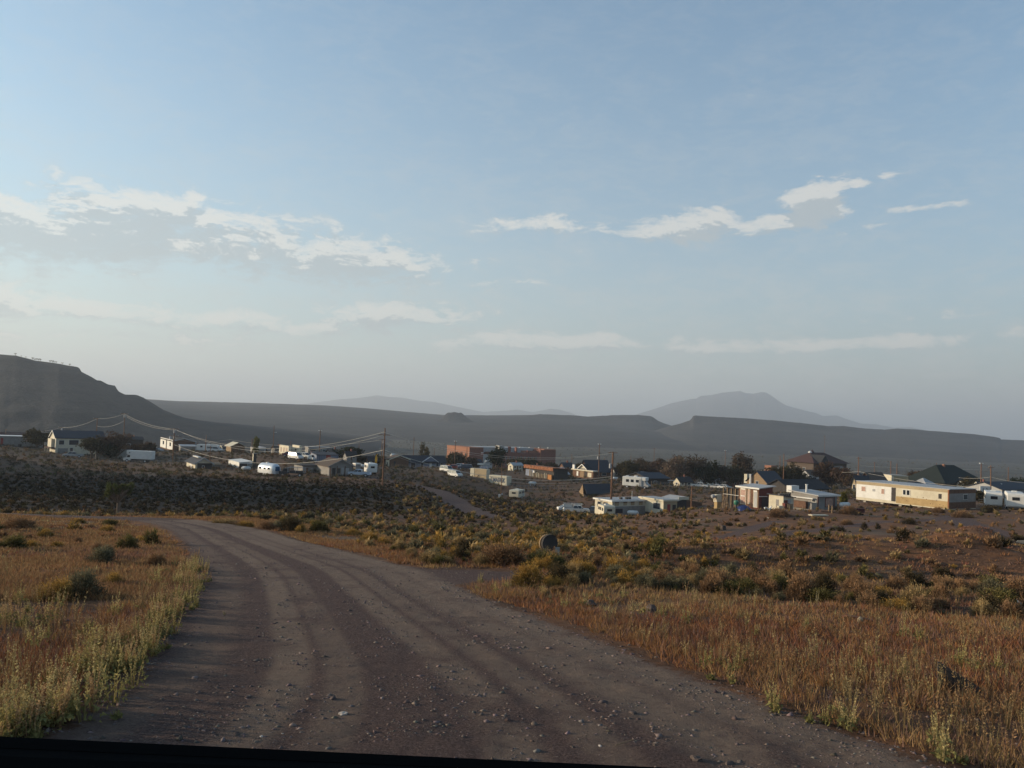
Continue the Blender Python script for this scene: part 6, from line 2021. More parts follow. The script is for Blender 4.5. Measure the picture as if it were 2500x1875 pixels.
# the rest: scattered by what grows where
q = np.random.RandomState(91)
N = 52000
lr = q.uniform(math.log(13), math.log(175), N); th = q.uniform(R(-37), R(37), N)
r = np.exp(lr); X = r * np.sin(th); Y = r * np.cos(th)
rsd = poly_sd(X, Y, _road_pts)
keep = (rsd > .8) & (track_d(X, Y) > 2.2)
for a, b, w in DIRT:
    keep &= seg_d(X, Y, a, b) > w * .7
clump = (vnoise(X, Y, 7, 31, 4) + .5 - .36) * 2.4
dens = np.zeros(N)
deg = np.degrees(th)
leftf = (deg < -8) & (r < 46)
dens = np.where(leftf, .015, dens)
bandR = (deg > -20) & (deg < 12) & (r > 19) & (r < 130)
dens = np.where(bandR & ~leftf, np.where(r > 30, .62, .22), dens)
dens = np.where((deg >= 4) & (r > 16) & (r <= 48), .26, dens)
dens = np.where((deg >= 8) & (r > 48) & (r < 130), .30, dens)
dens = np.where((deg >= 14) & (r > 60) & (r < 112), .12, dens)
dens = np.where((deg > -40) & (deg < -8) & (r >= 55), .95, dens)
dens = np.where((r > 120) & (deg > -12), .55, dens)
dens = np.where((deg < 4) & (deg > -8) & (r < 46), .8, dens) * np.where((deg < 2) & (r < 26), .25, 1)
pr_area = np.minimum(1, (r / 150.0) ** 2 * 9)          # log-polar sampling thins per area with distance
keep &= q.rand(N) < dens * (.25 + 1.3 * np.clip(clump, 0, 1))
for (hx, hy, hr) in hero_xy:
    keep &= (X - hx) ** 2 + (Y - hy) ** 2 > (hr * .6) ** 2
X, Y, r, deg, th = X[keep], Y[keep], r[keep], deg[keep], th[keep]
# thin crowded ones
order = np.argsort(r); cell = {}; sel = []
for i in order:
    s_ = .50 + r[i] * .0045
    c = (int(X[i] / s_), int(Y[i] / s_))
    if c in cell:
        continue
    cell[c] = 1; sel.append(i)
sel = np.array(sel); X, Y, r, deg = X[sel], Y[sel], r[sel], deg[sel]
Zs = tz(X, Y)
n = len(X)
print('SHRUBS', n)
kinds = list(KINDS_)
u_ = q.rand(n); kd = np.zeros(n, int)
zone = vnoise(X, Y, 22, 55, 2) + .5
ki = {k: i for i, k in enumerate(kinds)}
for i in range(n):
    if deg[i] < -8 and r[i] > 116:
        pr = dict(sage=.45, dark=.38, olive=.08, brown=.06, straw=.02, gold=.01)
    elif deg[i] < -8 and r[i] > 50:
        pr = dict(brown=.26, gold=.12, straw=.14, sage=.26, dark=.14, olive=.08)
    elif deg[i] < 8:
        pr = dict(gold=.26 if zone[i] > .5 else .12, olive=.15, sage=.20, straw=.22, dark=.06, brown=.22)
    else:
        pr = dict(gold=.10, olive=.12, sage=.12, straw=.16, dark=.10, brown=.42)
    a = list(pr); p_ = np.array([pr[k] for k in a]); p_ /= p_.sum()
    kd[i] = ki[a[int(np.searchsorted(np.cumsum(p_), u_[i] * .9999))]]
size = q.uniform(.3, 1.0, n) ** 1.3 * 1.05 * np.where(r > 60, 1.0, .62)
size *= np.where((deg > 8) & (r > 50), .72, 1)
size *= np.where((deg < -8) & (r > 112), .8, 1)
nind = 240
GN = {'gold': 'golden rabbitbrush mounds', 'straw': 'straw-coloured clumps', 'sage': 'sagebrush mounds', 'dark': 'creosote bushes', 'brown': 'dry brown bushes', 'olive': 'olive-green bushes'}
for i in range(min(nind, n)):
    k = kinds[kd[i]]
    side = 'left' if deg[i] < -8 else ('right' if deg[i] > 8 else 'middle')
    place_shrub(k, X[i], Y[i], size[i], size[i] * q.uniform(.5, .8), KINDS_[k][3].replace('among the scrub', {'left': 'in the left field', 'right': 'on the right-hand slope', 'middle': 'in the scrub right of the road'}[side]),
                GN[k] + {'left': ' in the left field', 'right': ' on the right-hand slope', 'middle': ' right of the road'}[side], Zs[i])
# farther ones as one mass per colour
VV, CC = [], []
lows = {(k, j): shrub_geo(900 + i * 5 + j, 85, .30, KINDS_[k][0][0], KINDS_[k][0][1], 1.0, KINDS_[k][2], .4, 7, twig=False) for i, k in enumerate(kinds) for j in range(4)}
mids = {(k, j): shrub_geo(950 + i * 5 + j, 260, .17, KINDS_[k][0][0], KINDS_[k][0][1], 1.0, KINDS_[k][2], .4, 9, twig=False) for i, k in enumerate(kinds) for j in range(4)}
for i in range(nind, n):
    V, Fc, col = (mids if r[i] < 75 else lows)[(kinds[kd[i]], q.randint(4))]
    a = q.uniform(0, 6.28); ca, sa = math.cos(a), math.sin(a); s = size[i]
    W3 = V * [s, s, s * q.uniform(.65, 1.1)]
    VV.append(np.c_[W3[:, 0] * ca - W3[:, 1] * sa + X[i], W3[:, 0] * sa + W3[:, 1] * ca + Y[i], W3[:, 2] + Zs[i] - .04])
    CC.append(col * q.uniform(.75, 1.25) * (.45 if (deg[i] < -8 and r[i] > 106) else 1))  # colours cut on the left slope to paint its shade
VV = np.concatenate(VV); CC = np.concatenate(CC)
tag(mkmesh('distant_scrub', VV, np.arange(len(VV)).reshape(-1, 3), M_leaf, attrs={'col': ('C', CC)}), kind='stuff')
print('SCRUB tris', len(VV) // 3)

# dense scrub on the slope below the town, its colours darkened as painted shade
N = 9500
X = q.uniform(-118, 12, N); Y = q.uniform(92, 186, N); r = np.hypot(X, Y); deg = np.degrees(np.arctan2(X, Y))
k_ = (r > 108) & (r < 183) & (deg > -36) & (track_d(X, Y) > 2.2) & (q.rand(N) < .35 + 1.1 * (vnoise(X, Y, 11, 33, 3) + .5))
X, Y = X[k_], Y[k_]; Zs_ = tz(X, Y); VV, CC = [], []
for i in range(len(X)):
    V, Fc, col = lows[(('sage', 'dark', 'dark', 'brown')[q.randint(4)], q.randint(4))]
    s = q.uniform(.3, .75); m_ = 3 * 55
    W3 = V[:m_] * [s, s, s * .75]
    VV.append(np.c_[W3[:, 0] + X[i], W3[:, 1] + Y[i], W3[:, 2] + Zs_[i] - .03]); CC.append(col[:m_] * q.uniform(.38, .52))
VV = np.concatenate(VV); CC = np.concatenate(CC)
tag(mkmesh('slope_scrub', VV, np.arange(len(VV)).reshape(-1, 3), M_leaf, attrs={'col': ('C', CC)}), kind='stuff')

# scrub on the far plain and on the town's open ground
N = 15000
r = np.exp(np.where(q.rand(N) < .45, q.uniform(math.log(178), math.log(420), N), q.uniform(math.log(180), math.log(2400), N))); th = q.uniform(R(-37), R(37), N)
X = r * np.sin(th); Y = r * np.cos(th); Zs = tz(X, Y)
VV, CC = [], []
for i in range(N):
    k = ('sage', 'dark', 'brown', 'olive', 'dark')[q.randint(5)]
    V, Fc, col = (mids if r[i] < 420 else lows)[(k, q.randint(4))]
    m_ = 3 * (70 if r[i] < 420 else 22)
    s = q.uniform(.6, 1.4) * (1 + max(0, r[i] - 300) / 900)
    W3 = V[:m_] * s
    VV.append(np.c_[W3[:, 0] + X[i], W3[:, 1] + Y[i], W3[:, 2] + Zs[i] - .1]); CC.append(col[:m_] * .8)
VV = np.concatenate(VV); CC = np.concatenate(CC)
tag(mkmesh('plain_scrub', VV, np.arange(len(VV)).reshape(-1, 3), M_leaf, attrs={'col': ('C', CC)}), kind='stuff')


# ================================================================== grass and weeds
def blades(X, Y, Z, nb, hgt, wid, spread, cols, q, lean=.35):
    """nb triangle blades per tuft; arrays per tuft: hgt, wid, spread, cols (n,3)"""
    n = len(X); m = n * nb
    idx = np.repeat(np.arange(n), nb)
    a = q.uniform(0, 6.28, m); rr = spread[idx] * np.sqrt(q.rand(m))
    bx = X[idx] + np.cos(a) * rr; by = Y[idx] + np.sin(a) * rr
    h = hgt[idx] * q.uniform(.45, 1.15, m)
    la = a + q.uniform(-1, 1, m); ln = lean * q.uniform(.1, 1.2, m) * h
    tx = bx + np.cos(la) * ln; ty = by + np.sin(la) * ln
    wa = q.uniform(0, 3.14, m); w = wid[idx] * .5
    z = Z[idx] - .02
    V = np.stack([np.c_[bx - np.cos(wa) * w, by - np.sin(wa) * w, z], np.c_[bx + np.cos(wa) * w, by + np.sin(wa) * w, z], np.c_[tx, ty, z + h]], 1).reshape(-1, 3)
    c = cols[idx] * q.uniform(.7, 1.3, (m, 1))
    return V, np.repeat(c, 3, 0)


def scatter(n, r0, r1, seed, a0=-40, a1=40):
    q = np.random.RandomState(seed)
    r = np.exp(q.uniform(math.log(r0), math.log(r1), n)); t = q.uniform(R(a0), R(a1), n)
    return r * np.sin(t), r * np.cos(t), r, np.degrees(t), q


def emit(name, parts):
    V = np.concatenate([p[0] for p in parts]); c = np.concatenate([p[1] for p in parts])
    tag(mkmesh(name, V, np.arange(len(V)).reshape(-1, 3), M_grass, attrs={'col': ('C', c)}), kind='stuff')
    print(name, len(V) // 3)


# low rust and orange ground cover
parts = []
X, Y, r, deg, q = scatter(95000, 3.2, 62, 5)
sd = poly_sd(X, Y, _road_pts)
patch = vnoise(X, Y, 1.6, 61, 4) + .5
big = vnoise(X, Y, 7, 62, 3) + .5
mac = vnoise(X, Y, 3.2, 66, 3) + .5
k_ = (sd > .1 + .9 * patch - .35) & (patch * .6 + .35 * big + .5 * mac > .60 + .16 * q.rand(len(X))) & ~((r < 5) & (np.abs(deg) < 3))
X, Y, r, deg, sd, big = X[k_], Y[k_], r[k_], deg[k_], sd[k_], big[k_]
Z = tz(X, Y); n = len(X)
hue = vnoise(X, Y, 2.6, 63, 3) + .5 + q.uniform(-.18, .18, n)
cA, cB, cC, cD = np.array((.29, .145, .06)), np.array((.23, .09, .05)), np.array((.34, .215, .10)), np.array((.22, .10, .08))
w1 = smooth01(hue, .22, .40)[:, None]; w2 = smooth01(hue, .45, .64)[:, None]
cols = cB * (1 - w1) + cA * w1; cols = cols * (1 - w2) + cC * w2
pk = (smooth01(vnoise(X, Y, 5, 64, 2) + .5, .62, .72) * .5)[:, None]
cols = cols * (1 - pk) + cD * pk
mv = (q.rand(n) < .33)[:, None]; cols = np.where(mv, np.array((.20, .115, .085)) * q.uniform(.8, 1.3, (n, 1)), cols)
wid = np.maximum(.010, r * .0014)
parts.append(blades(X, Y, Z, 9, (.035 + .085 * q.rand(n)) * (1 + .3 * (big > .5)), wid, .05 + .05 * q.rand(n) + r * .0025, cols, q, .8))
X, Y, r, deg, q = scatter(42000, 13, 48, 51, -36, -6)
sd = poly_sd(X, Y, _road_pts); k_ = (sd > .3) & (vnoise(X, Y, 2.4, 67, 3) + .5 > .30 + .2 * q.rand(len(X)))
X, Y, r = X[k_], Y[k_], r[k_]; n = len(X); t = q.rand(n)[:, None]
cols = np.array((.31, .20, .095)) * t + np.array((.24, .115, .06)) * (1 - t)
parts.append(blades(X, Y, tz(X, Y), 8, .05 + .08 * q.rand(n), r * .0015, .07 + r * .003, cols, q, .8))
emit('low_rust_weeds', parts)

# taller tan dry grass
parts = []
X, Y, r, deg, q = scatter(26000, 3.4, 60, 6)
sd = poly_sd(X, Y, _road_pts)
patch = vnoise(X, Y, 2.2, 71, 3) + .5
k_ = (sd > .5 + q.rand(len(X)) * 1.2) & (patch * .55 + .45 * (vnoise(X, Y, 4.5, 72, 3) + .5) > .47 + .13 * q.rand(len(X)))
X, Y, r, deg = X[k_], Y[k_], r[k_], deg[k_]
Z = tz(X, Y); n = len(X)
t = q.rand(n)[:, None]
cols = np.array((.42, .275, .14)) * t + np.array((.28, .145, .07)) * (1 - t)
gr = (q.rand(n) < .22 * (vnoise(X, Y, 1.1, 73, 2) > -.05))[:, None]; cols = np.where(gr, np.array((.40, .34, .16)), cols)
rd = (vnoise(X, Y, 2.0, 74, 2) > .12)[:, None]; cols = np.where(rd & ~gr, np.array((.25, .105, .07)), cols)
parts.append(blades(X, Y, Z, 14, .04 + .10 * q.rand(n) ** 1.6, np.maximum(.006, r * .0010), .04 + .04 * q.rand(n) + r * .0015, cols, q, .75))
emit('tall_tan_grass', parts)


# pale bottlebrush-headed weeds: most along the left road edge, some on the right
def brush_plants(X, Y, Z, hgt, ns, q, cols, fuzz=26, base_green=True):
    Vs, Cs = [], []
    n = len(X); idx = np.repeat(np.arange(n), ns); m = len(idx)
    a = q.uniform(0, 6.28, m); sp = hgt[idx] * q.uniform(.05, .45, m); h = hgt[idx] * q.uniform(.55, 1.1, m)
    b0 = np.c_[X[idx] + np.cos(a) * sp * .25, Y[idx] + np.sin(a) * sp * .25, Z[idx] - .02]
    tip = np.c_[X[idx] + np.cos(a) * sp, Y[idx] + np.sin(a) * sp, Z[idx] + h]
    side = np.c_[-np.sin(a), np.cos(a), a * 0] * .005
    c = cols[idx] * q.uniform(.8, 1.2, (m, 1))
    Vs.append(np.stack([b0 - side, b0 + side, tip], 1).reshape(-1, 3)); Cs.append(np.repeat(c * .6, 3, 0))
    f = np.repeat(np.arange(m), fuzz); t = q.uniform(.35, 1.0, len(f)) ** .8
    C = b0[f] * (1 - t)[:, None] + tip[f] * t[:, None]
    rad = (h[f] * .060 * (1.15 - t * .75))[:, None]
    d = q.normal(size=(len(f), 3)); d /= np.linalg.norm(d, axis=1)[:, None]; d[:, 2] = d[:, 2] * .5 + .5
    b = np.cross(d, q.normal(size=(len(f), 3))); b /= np.linalg.norm(b, axis=1)[:, None]
    C = C + d * rad * .2
    V = np.stack([C - b * rad * .55, C + b * rad * .55, C + d * rad * 1.5], 1).reshape(-1, 3)
    Vs.append(V); Cs.append(np.repeat(c[f] * q.uniform(.75, 1.25, (len(f), 1)), 3, 0))
    if base_green:
        g = np.repeat(np.arange(n), 40); mm = len(g)
        a = q.uniform(0, 6.28, mm); rr = hgt[g] * .35 * np.sqrt(q.rand(mm))
        C = np.c_[X[g] + np.cos(a) * rr, Y[g] + np.sin(a) * rr, Z[g] + hgt[g] * q.uniform(.02, .4, mm)]
        V, _ = leaf_cloud(C, mm, .035, q, .6, .6)
        Vs.append(V); Cs.append(np.repeat(np.array([[.20, .18, .07]]) * q.uniform(.7, 1.3, (mm, 1)), 3, 0))
    return np.concatenate(Vs), np.concatenate(Cs)


parts = []
q = np.random.RandomState(17)
edge = np.array(L_)
pts = []
# along the left edge of the road, from the bottom corner to the bend
seg = [(40, 1800, 30), (110, 1780, 34), (150, 1740, 14), (60, 1770, 24), (20, 1730, 14), (210, 1745, 5), (200, 1660, 26), (270, 1640, 34), (330, 1600, 30), (250, 1600, 20), (370, 1560, 34), (330, 1560, 20), (420, 1500, 34), (440, 1470, 30),
       (390, 1500, 20), (460, 1430, 34), (445, 1400, 28), (470, 1395, 24), (460, 1375, 16), (420, 1420, 14), (60, 1530, 14), (20, 1520, 12), (60, 1470, 8), (180, 1560, 8), (120, 1480, 6), (300, 1490, 8),
       (1400, 1430, 14), (1330, 1440, 10), (1170, 1440, 12), (1210, 1430, 10), (1460, 1450, 14), (1550, 1450, 10), (1390, 1480, 12), (1770, 1640, 14), (1740, 1665, 8), (1960, 1790, 14), (1990, 1775, 14), (2030, 1770, 12), (1900, 1730, 10), (1720, 1630, 6),
       (2310, 1850, 10), (2260, 1820, 8), (2200, 1650, 8), (2080, 1640, 8), (2330, 1610, 10), (2400, 1640, 8), (1830, 1520, 10), (1700, 1510, 8), (1990, 1545, 6), (2190, 1560, 8), (1600, 1520, 8), (1880, 1560, 6), (2110, 1600, 8)]
xs, ys, hs = [], [], []
for (u, v, c) in seg:
    x0, y0 = hit(u, v)
    k = y0 / F
    c = c * (.5 if u < 560 else .33)
    for _ in range(int(c)):
        xs.append(x0 + q.normal() * 24 * k); ys.append(y0 + q.normal() * (46 * k + .1)); hs.append(q.uniform(.09, .34) * (1.0 if u < 560 else .85))
xs, ys, hs = np.array(xs), np.array(ys), np.array(hs)
k_ = (poly_sd(xs, ys, _road_pts) > -.12)
# the few that stand on the road's shoulder, as in the photograph
xs, ys, hs = xs[k_], ys[k_], hs[k_]
n = len(xs)
t = q.rand(n)[:, None]
cols = np.array((.52, .40, .19)) * t + np.array((.38, .31, .12)) * (1 - t)
dry = (q.rand(n) < .35)[:, None]; cols = np.where(dry, np.array((.42, .27, .14)), cols)
parts.append(brush_plants(xs, ys, tz(xs, ys), hs, 10, q, cols, 24))
emit('pale_brush_weeds', parts)
parts = []
X, Y, r, deg, q = scatter(2600, 5, 40, 8)
sd = poly_sd(X, Y, _road_pts); pt = vnoise(X, Y, 3.5, 81, 2) + .5
k_ = (sd > .4) & (pt > .52); X, Y, r = X[k_], Y[k_], r[k_]; n = len(X)
t = q.rand(n)[:, None]
cols = np.array((.38, .29, .14)) * t + np.array((.30, .17, .09)) * (1 - t)
parts.append(brush_plants(X, Y, tz(X, Y), q.uniform(.14, .34, n), 7, q, cols, 14, False))
emit('brown_seed_weeds', parts)

# two plants big enough to count
for (u, v, hp, lb) in ((1990, 1486, 42, 'single tall pale seed plume standing above the grass, right of centre'), (548, 1505, 12, 'small pale twig plant lying on the road near its left edge'),
                       (285, 1762, 30, 'lone small green weed on the gravel near the bottom left')):
    x, y = hit(u, v); q = np.random.RandomState(int(u)); k = y / F
    V, c = brush_plants(np.array([0.0]), np.array([0.0]), np.array([0.0]), np.array([hp * k]), 3 if u > 1900 else 9, q, np.array([(.40, .33, .19) if u != 285 else (.24, .24, .08)]), 60, u == 285)
    o = mkmesh('weed_plant', V, np.arange(len(V)).reshape(-1, 3), M_grass, attrs={'col': ('C', c)})
    o.location = (x, y, zg(x, y)); tag(o, lb, 'plant')

# ================================================================== gravel and stones
def rocks(X, Y, Z, s, q, col0, flat=.55):
    t = (1 + 5 ** .5) / 2
    ov = np.array([(1, 0, 0), (-1, 0, 0), (0, 1, 0), (0, -1, 0), (0, 0, 1), (0, 0, -1)], float)
    of = np.array([(0, 2, 4), (2, 1, 4), (1, 3, 4), (3, 0, 4), (2, 0, 5), (1, 2, 5), (3, 1, 5), (0, 3, 5)])
    n = len(X)
    V = ov[None] * s[:, None, None] * q.uniform(.55, 1.3, (n, 6, 1)) + q.normal(size=(n, 6, 3)) * s[:, None, None] * .22
    V[:, :, 2] *= flat
    a = q.uniform(0, 6.28, n); ca, sa = np.cos(a)[:, None], np.sin(a)[:, None]
    x = V[:, :, 0] * ca - V[:, :, 1] * sa; y = V[:, :, 0] * sa + V[:, :, 1] * ca
    V = np.stack([x + X[:, None], y + Y[:, None], V[:, :, 2] + (Z + s * .12)[:, None]], -1)
    Fc = (of[None] + np.arange(n)[:, None, None] * 6).reshape(-1, 3)
    c = np.repeat(np.array(col0)[None] * q.uniform(.6, 1.5, (n, 1)) * q.uniform(.9, 1.1, (n, 3)), 6, 0)
    return V.reshape(-1, 3), Fc, c


m = bpy.data.materials.new('gravel_stone'); m.use_nodes = True
g = NG(m.node_tree); bs = m.node_tree.nodes['Principled BSDF']
g.L(g.n('ShaderNodeAttribute', attribute_name='col').outputs['Color'], bs.inputs['Base Color']); bs.inputs['Roughness'].default_value = .95; bs.inputs['Specular IOR Level'].default_value = .15
M_gravel = m
X, Y, r, deg, q = scatter(190000, 3.4, 45, 9, -48, 48)
sd = poly_sd(X, Y, _road_pts)
band = np.full(len(X), 9.0)
for fr in (.14, .37, .62, .83):
    for a, b in zip(wheel_line(fr), wheel_line(fr)[1:]):
        band = np.minimum(band, seg_d(X, Y, a, b))
k_ = ((sd < .1) & (q.rand(len(X)) < .30 + .7 * smooth01(band, .1, .5)) & (vnoise(X, Y, .9, 91, 3) + .5 > .35)) | ((sd >= .1) & (q.rand(len(X)) < .12))
X, Y, r = X[k_], Y[k_], r[k_]; n = len(X)
s = np.exp(q.normal(size=n) * .55) * .0058 * (1 + r * .045)
s = np.minimum(s, .035)
V, Fc, c = rocks(X, Y, tz(X, Y), s, q, (.125, .095, .085))
tag(mkmesh('gravel', V, Fc, M_gravel, attrs={'col': ('C', c)}), kind='stuff')
print('gravel', n)
# loose stones one can pick out
for i, (u, v, w, lb) in enumerate(((638, 1805, 11, 'tan stone on the gravel at lower centre left'), (345, 1807, 9, 'dark stone near the bottom left corner on the gravel'), (838, 1745, 22, 'flat grey stone half sunk in the wheel track'),
                                  (1700, 1858, 30, 'dark flat rock at the bottom edge, left of two'), (1782, 1868, 24, 'dark flat rock at the bottom edge, right of two'), (1545, 1745, 20, 'low dark clod in the right wheel track'),
                                  (1465, 1823, 12, 'small black stone left of the pale curved twig'), (1590, 1490, 46, 'brown rock lying in the weeds right of the road'), (1440, 1476, 40, 'dark hole-like rock in the grass right of the road'),
                                  (1225, 1382, 22, 'tilted pale slab at the foot of the tall brown bush'), (1275, 1385, 16, 'small pale rock right of the tilted slab'), (1655, 1418, 14, 'small white rock at the low golden mound'),
                                  (1340, 1402, 9, 'tiny dark stone on the side track'), (690, 1795, 8, 'small pale stone in the middle of the gravel'), (1735, 1566, 20, 'charcoal clod at the weed edge right of the road'))):
    x, y = hit(u, v); k = y / F; q = np.random.RandomState(i + 3)
    import bmesh
    bm = bmesh.new(); bmesh.ops.create_icosphere(bm, subdivisions=2, radius=1.0)
    nz = q.rand(3) * 10
    for vv in bm.verts:
        co = vv.co.copy()
        d = 1 + .28 * math.sin(co.x * 2.3 + nz[0]) * math.cos(co.y * 2.9 + nz[1]) + .16 * math.sin(co.z * 5 + co.x * 4 + nz[2]) + q.uniform(-.06, .06)
        vv.co = Vector((co.x * d, co.y * d * .8, co.z * d * .5)) * (w * k * .5)
    me = bpy.data.meshes.new('stone'); bm.to_mesh(me); bm.free()
    me.materials.append(M_stonel if ('pale' in lb or 'white' in lb or 'grey' in lb or 'tan' in lb) else M_stone)
    o = bpy.data.objects.new('stone', me); COL.objects.link(o)
    o.location = (x, y, zg(x, y) + w * k * .08); o.rotation_euler = (0, .15, q.uniform(0, 6)); tag(o, lb, 'rock')

# ================================================================== odds and ends on the ground
def ground_obj(name, label, cat, u, v, rz=0.0, Yf=None):
    if Yf is None:
        x, y = hit(u, v)
    else:
        p_ = P(u, v, Yf); x, y = p_.x, p_.y
    return empty(name, (x, y, zg(x, y)), rz, label, cat), y / F


root, k = ground_obj('cable_spool', 'weathered cable spool standing on edge, its dark round flange above the bushes', 'cable spool', 1340, 1372, R(25))
rr = 21 * k
MB().tube((0, -.04, rr * 1.9), (0, .04, rr * 1.9), rr, rr, 28).build('flange', M_dark, root)
MB().tube((0, .04, rr * 1.9), (0, rr * .6, rr * 1.85), rr * .45, rr * .45, 16).build('drum', M_wood, root)
MB().tube((0, rr * .6, rr * 1.85), (0, rr * .6 + .06, rr * 1.85), rr * .95, rr * .95, 28).build('flange', M_wood, root)
MB().box(rr * .5, rr * 1.0, -.16, -.09, 0, rr * 1.5).build('leaning_board', M_conc, root)
root, k = ground_obj('broken_board', 'dark pointed broken board leaning in the weeds at lower right', 'board', 2345, 1692, R(-15))
MB().prism([(-.20, .03), (.16, .0), (.17, .06), (-.02, .17), (-.20, .27)], -.025, .0).build('board', M_dark, root)
root, k = ground_obj('plank', 'sunlit yellow plank lying on the slope below the salvage shack', 'plank', 1998, 1268, R(15))
MB().box(-1.1, 1.1, -.35, .25, .05, .16).box(-1.0, .9, .3, .6, .0, .1).build('board', M_cream, root)
root, k = ground_obj('dark_plank', 'dark plank behind the sunlit yellow one on the slope', 'plank', 2020, 1262, R(5))
MB().box(-1.0, 1.0, -.15, .15, .03, .12).build('board', M_brown, root)
for (u, v, wm, lb, rz) in ((1970, 1318, 1.7, 'grey-brown plank on the bare slope, middle of three', 10), (1965, 1330, 1.3, 'thin brown plank lowest on the bare slope', -8), (2085, 1318, 1.3, 'thin dark branch-like plank on the slope, rightmost of three', -5)):
    root, k = ground_obj('plank', lb, 'plank', u, v, R(rz)); MB().box(-wm / 2, wm / 2, -.1, .1, .02, .1).build('board', M_wood, root)
for (u, v, h, lb) in ((2023, 1262, .95, 'short pale fence post beside the dark stump on the slope'), (2031, 1262, .9, 'short dark stump beside the pale fence post on the slope')):
    root, k = ground_obj('fence_post', lb, 'post', u, v); MB().tube((0, 0, -.2), (.03, 0, h), .10 if 'pale' in lb else .2, .09 if 'pale' in lb else .17, 8).build('post', M_wood if 'pale' in lb else M_dark, root)
root, k = ground_obj('metal_crate', 'dark red rectangular crate on the ground left of the long mobile home', 'crate', 2096, 1250)
MB().box(-.75, .75, -.3, .3, -.1, .55).box(-.8, .8, -.35, .35, .552, .62).build('crate_box', mat('maroon_board', (.08, .03, .03), .9, .2, .2, 2), root)
root, k = ground_obj('crumpled_sheet', 'crumpled pale grey sheet lying in the scrub left of the dirt mound', 'sheet', 2080, 1386, R(20))
q = np.random.RandomState(5); V = []; Fc = []
for i in range(7):
    for j in range(5):
        V.append(((i - 3) * 4.5 * k, (j - 2) * .14 + q.uniform(-.03, .03), .05 + .22 * math.exp(-((j - 2) / 1.4) ** 2) * (1 + q.uniform(-.5, .5)) + .05 * i * .5))
for i in range(6):
    for j in range(4):
        Fc.append((i * 5 + j, i * 5 + j + 1, i * 5 + j + 6, i * 5 + j + 5))
mb_ = MB().add(V, Fc).build('sheet', M_lgrey, root); sol = mb_.modifiers.new('thick', 'SOLIDIFY'); sol.thickness = .01
for (u, v, s, lb) in ((2218, 1326, .28, 'white litter scrap, upper of the two on the right slope'), (2192, 1337, .3, 'white litter scrap, lower of the two on the right slope'), (2348, 1295, .22, 'small white can on the bare slope right of the dark bush'),
                      (2496, 1340, .35, 'white bucket at the right picture edge'), (2066, 1260, .2, 'white scrap near the short fence post'), (1875, 1272, .2, 'small pale block on the slope below the brown shack'), (2475, 1478, .12, 'small white scrap in the weeds at the right edge')):
    root, k = ground_obj('litter_scrap', lb, 'litter', u, v, rnd.uniform(0, 3))
    MB().add([(-s, -.1, 0), (s, -.06, 0), (s * .8, .1, s * .5), (-s * .7, .12, s * .7), (-s, -.08, .03), (s, -.04, .03), (s * .8, .12, s * .5 + .03), (-s * .7, .14, s * .7 + .03)],
             [(0, 3, 2, 1), (4, 5, 6, 7), (0, 1, 5, 4), (1, 2, 6, 5), (2, 3, 7, 6), (3, 0, 4, 7)]).build('scrap', M_white, root)
root, k = ground_obj('standing_slab', 'half-buried block with a pale sunlit face on the right slope', 'slab', 1765, 1300, R(30))
MB().box(-.22, .22, -.15, .15, -.2, .4).build('block', M_stone, root)
root, k = ground_obj('scrap_metal', 'rusty bent metal scrap and pale jug lying in the tan grass', 'scrap', 2090, 1520, R(-10))
MB().prism([(-.18, .0), (-.20, .08), (-.14, .10), (.08, .08), (.24, .05), (.24, .03), (-.06, .03)], -.07, .06).build('bent_sheet', M_rust, root)
MB().lathe([(.03, 0), (.04, .02), (.04, .09), (.015, .12)], (0.02, -.16, 0), 10).build('jug', M_tan, root)
root, k = ground_obj('curved_twig', 'pale curved twig lying on the gravel at lower right', 'twig', 1530, 1825)
tw = MB(); pp = [(-.075, 0, .008), (-.04, .01, .016), (0, .03, .02), (.03, .05, .022), (.055, .055, .03)]
for a, b in zip(pp, pp[1:]):
    tw.tube(a, b, .0035, .003, 6)
tw.build('stick', M_wood, root)
# rubble on the mound at right, junk before the shacks
for i in range(9):
    u, v = 2440 + rnd.uniform(-60, 60), 1425 + rnd.uniform(-22, 22)
    root, k = ground_obj('rubble_block', 'broken reddish rubble block on the low mound at the right edge', 'rubble', u, v, rnd.uniform(0, 3)); root['group'] = 'rubble blocks on the mound'
    s = rnd.uniform(.08, .2); MB().box(-s, s, -s * .7, s * .7, -.05, s).build('block', M_stone, root, bevel=.02)
JUNK = [('barrel', 1797, 1240, 'green and white round tub by the open porch', 'tub'), ('heap', 1806, 1243, 'blue tarpaulin heap in front of the brown shack', 'tarpaulin')]
root = empty('wash_tub', at(1797, 1242, 128), 0, 'green and white round tub by the open porch', 'tub')
MB().lathe([(.25, .9), (.35, 1.1), (.4, 1.3), (.36, 1.5), (.2, 1.6)], n=14).build('tub', M_green_p, root); MB().lathe([(.12, -.2), (.12, .9)], n=8).build('stand', M_black, root)
root = empty('tarpaulin', at(1815, 1244, 128), 0, 'dark blue tarpaulin heap in front of the brown shack', 'tarpaulin')
MB().lathe([(1.3, -.2), (1.2, .3), (.8, .65), (.3, .85), (.1, .9)], n=11).build('cover', mat('blue_tarp', (.015, .03, .12), .6, .4, .2, 3), root)
root = empty('scooter', at(1876, 1245, 124), 0, 'parked scooter with white fairing beside the brown shack', 'scooter')
for x in (-.5, .55):
    MB().tube((x, -.06, .25), (x, .06, .25), .25, .25, 12).build('wheel', M_tyre, root)
MB().prism([(-.6, .4), (.3, .35), (.5, .9), (.4, .95), (.15, .5), (-.3, .75), (-.65, .7)], -.15, .15).build('body', M_white, root, bevel=.03)
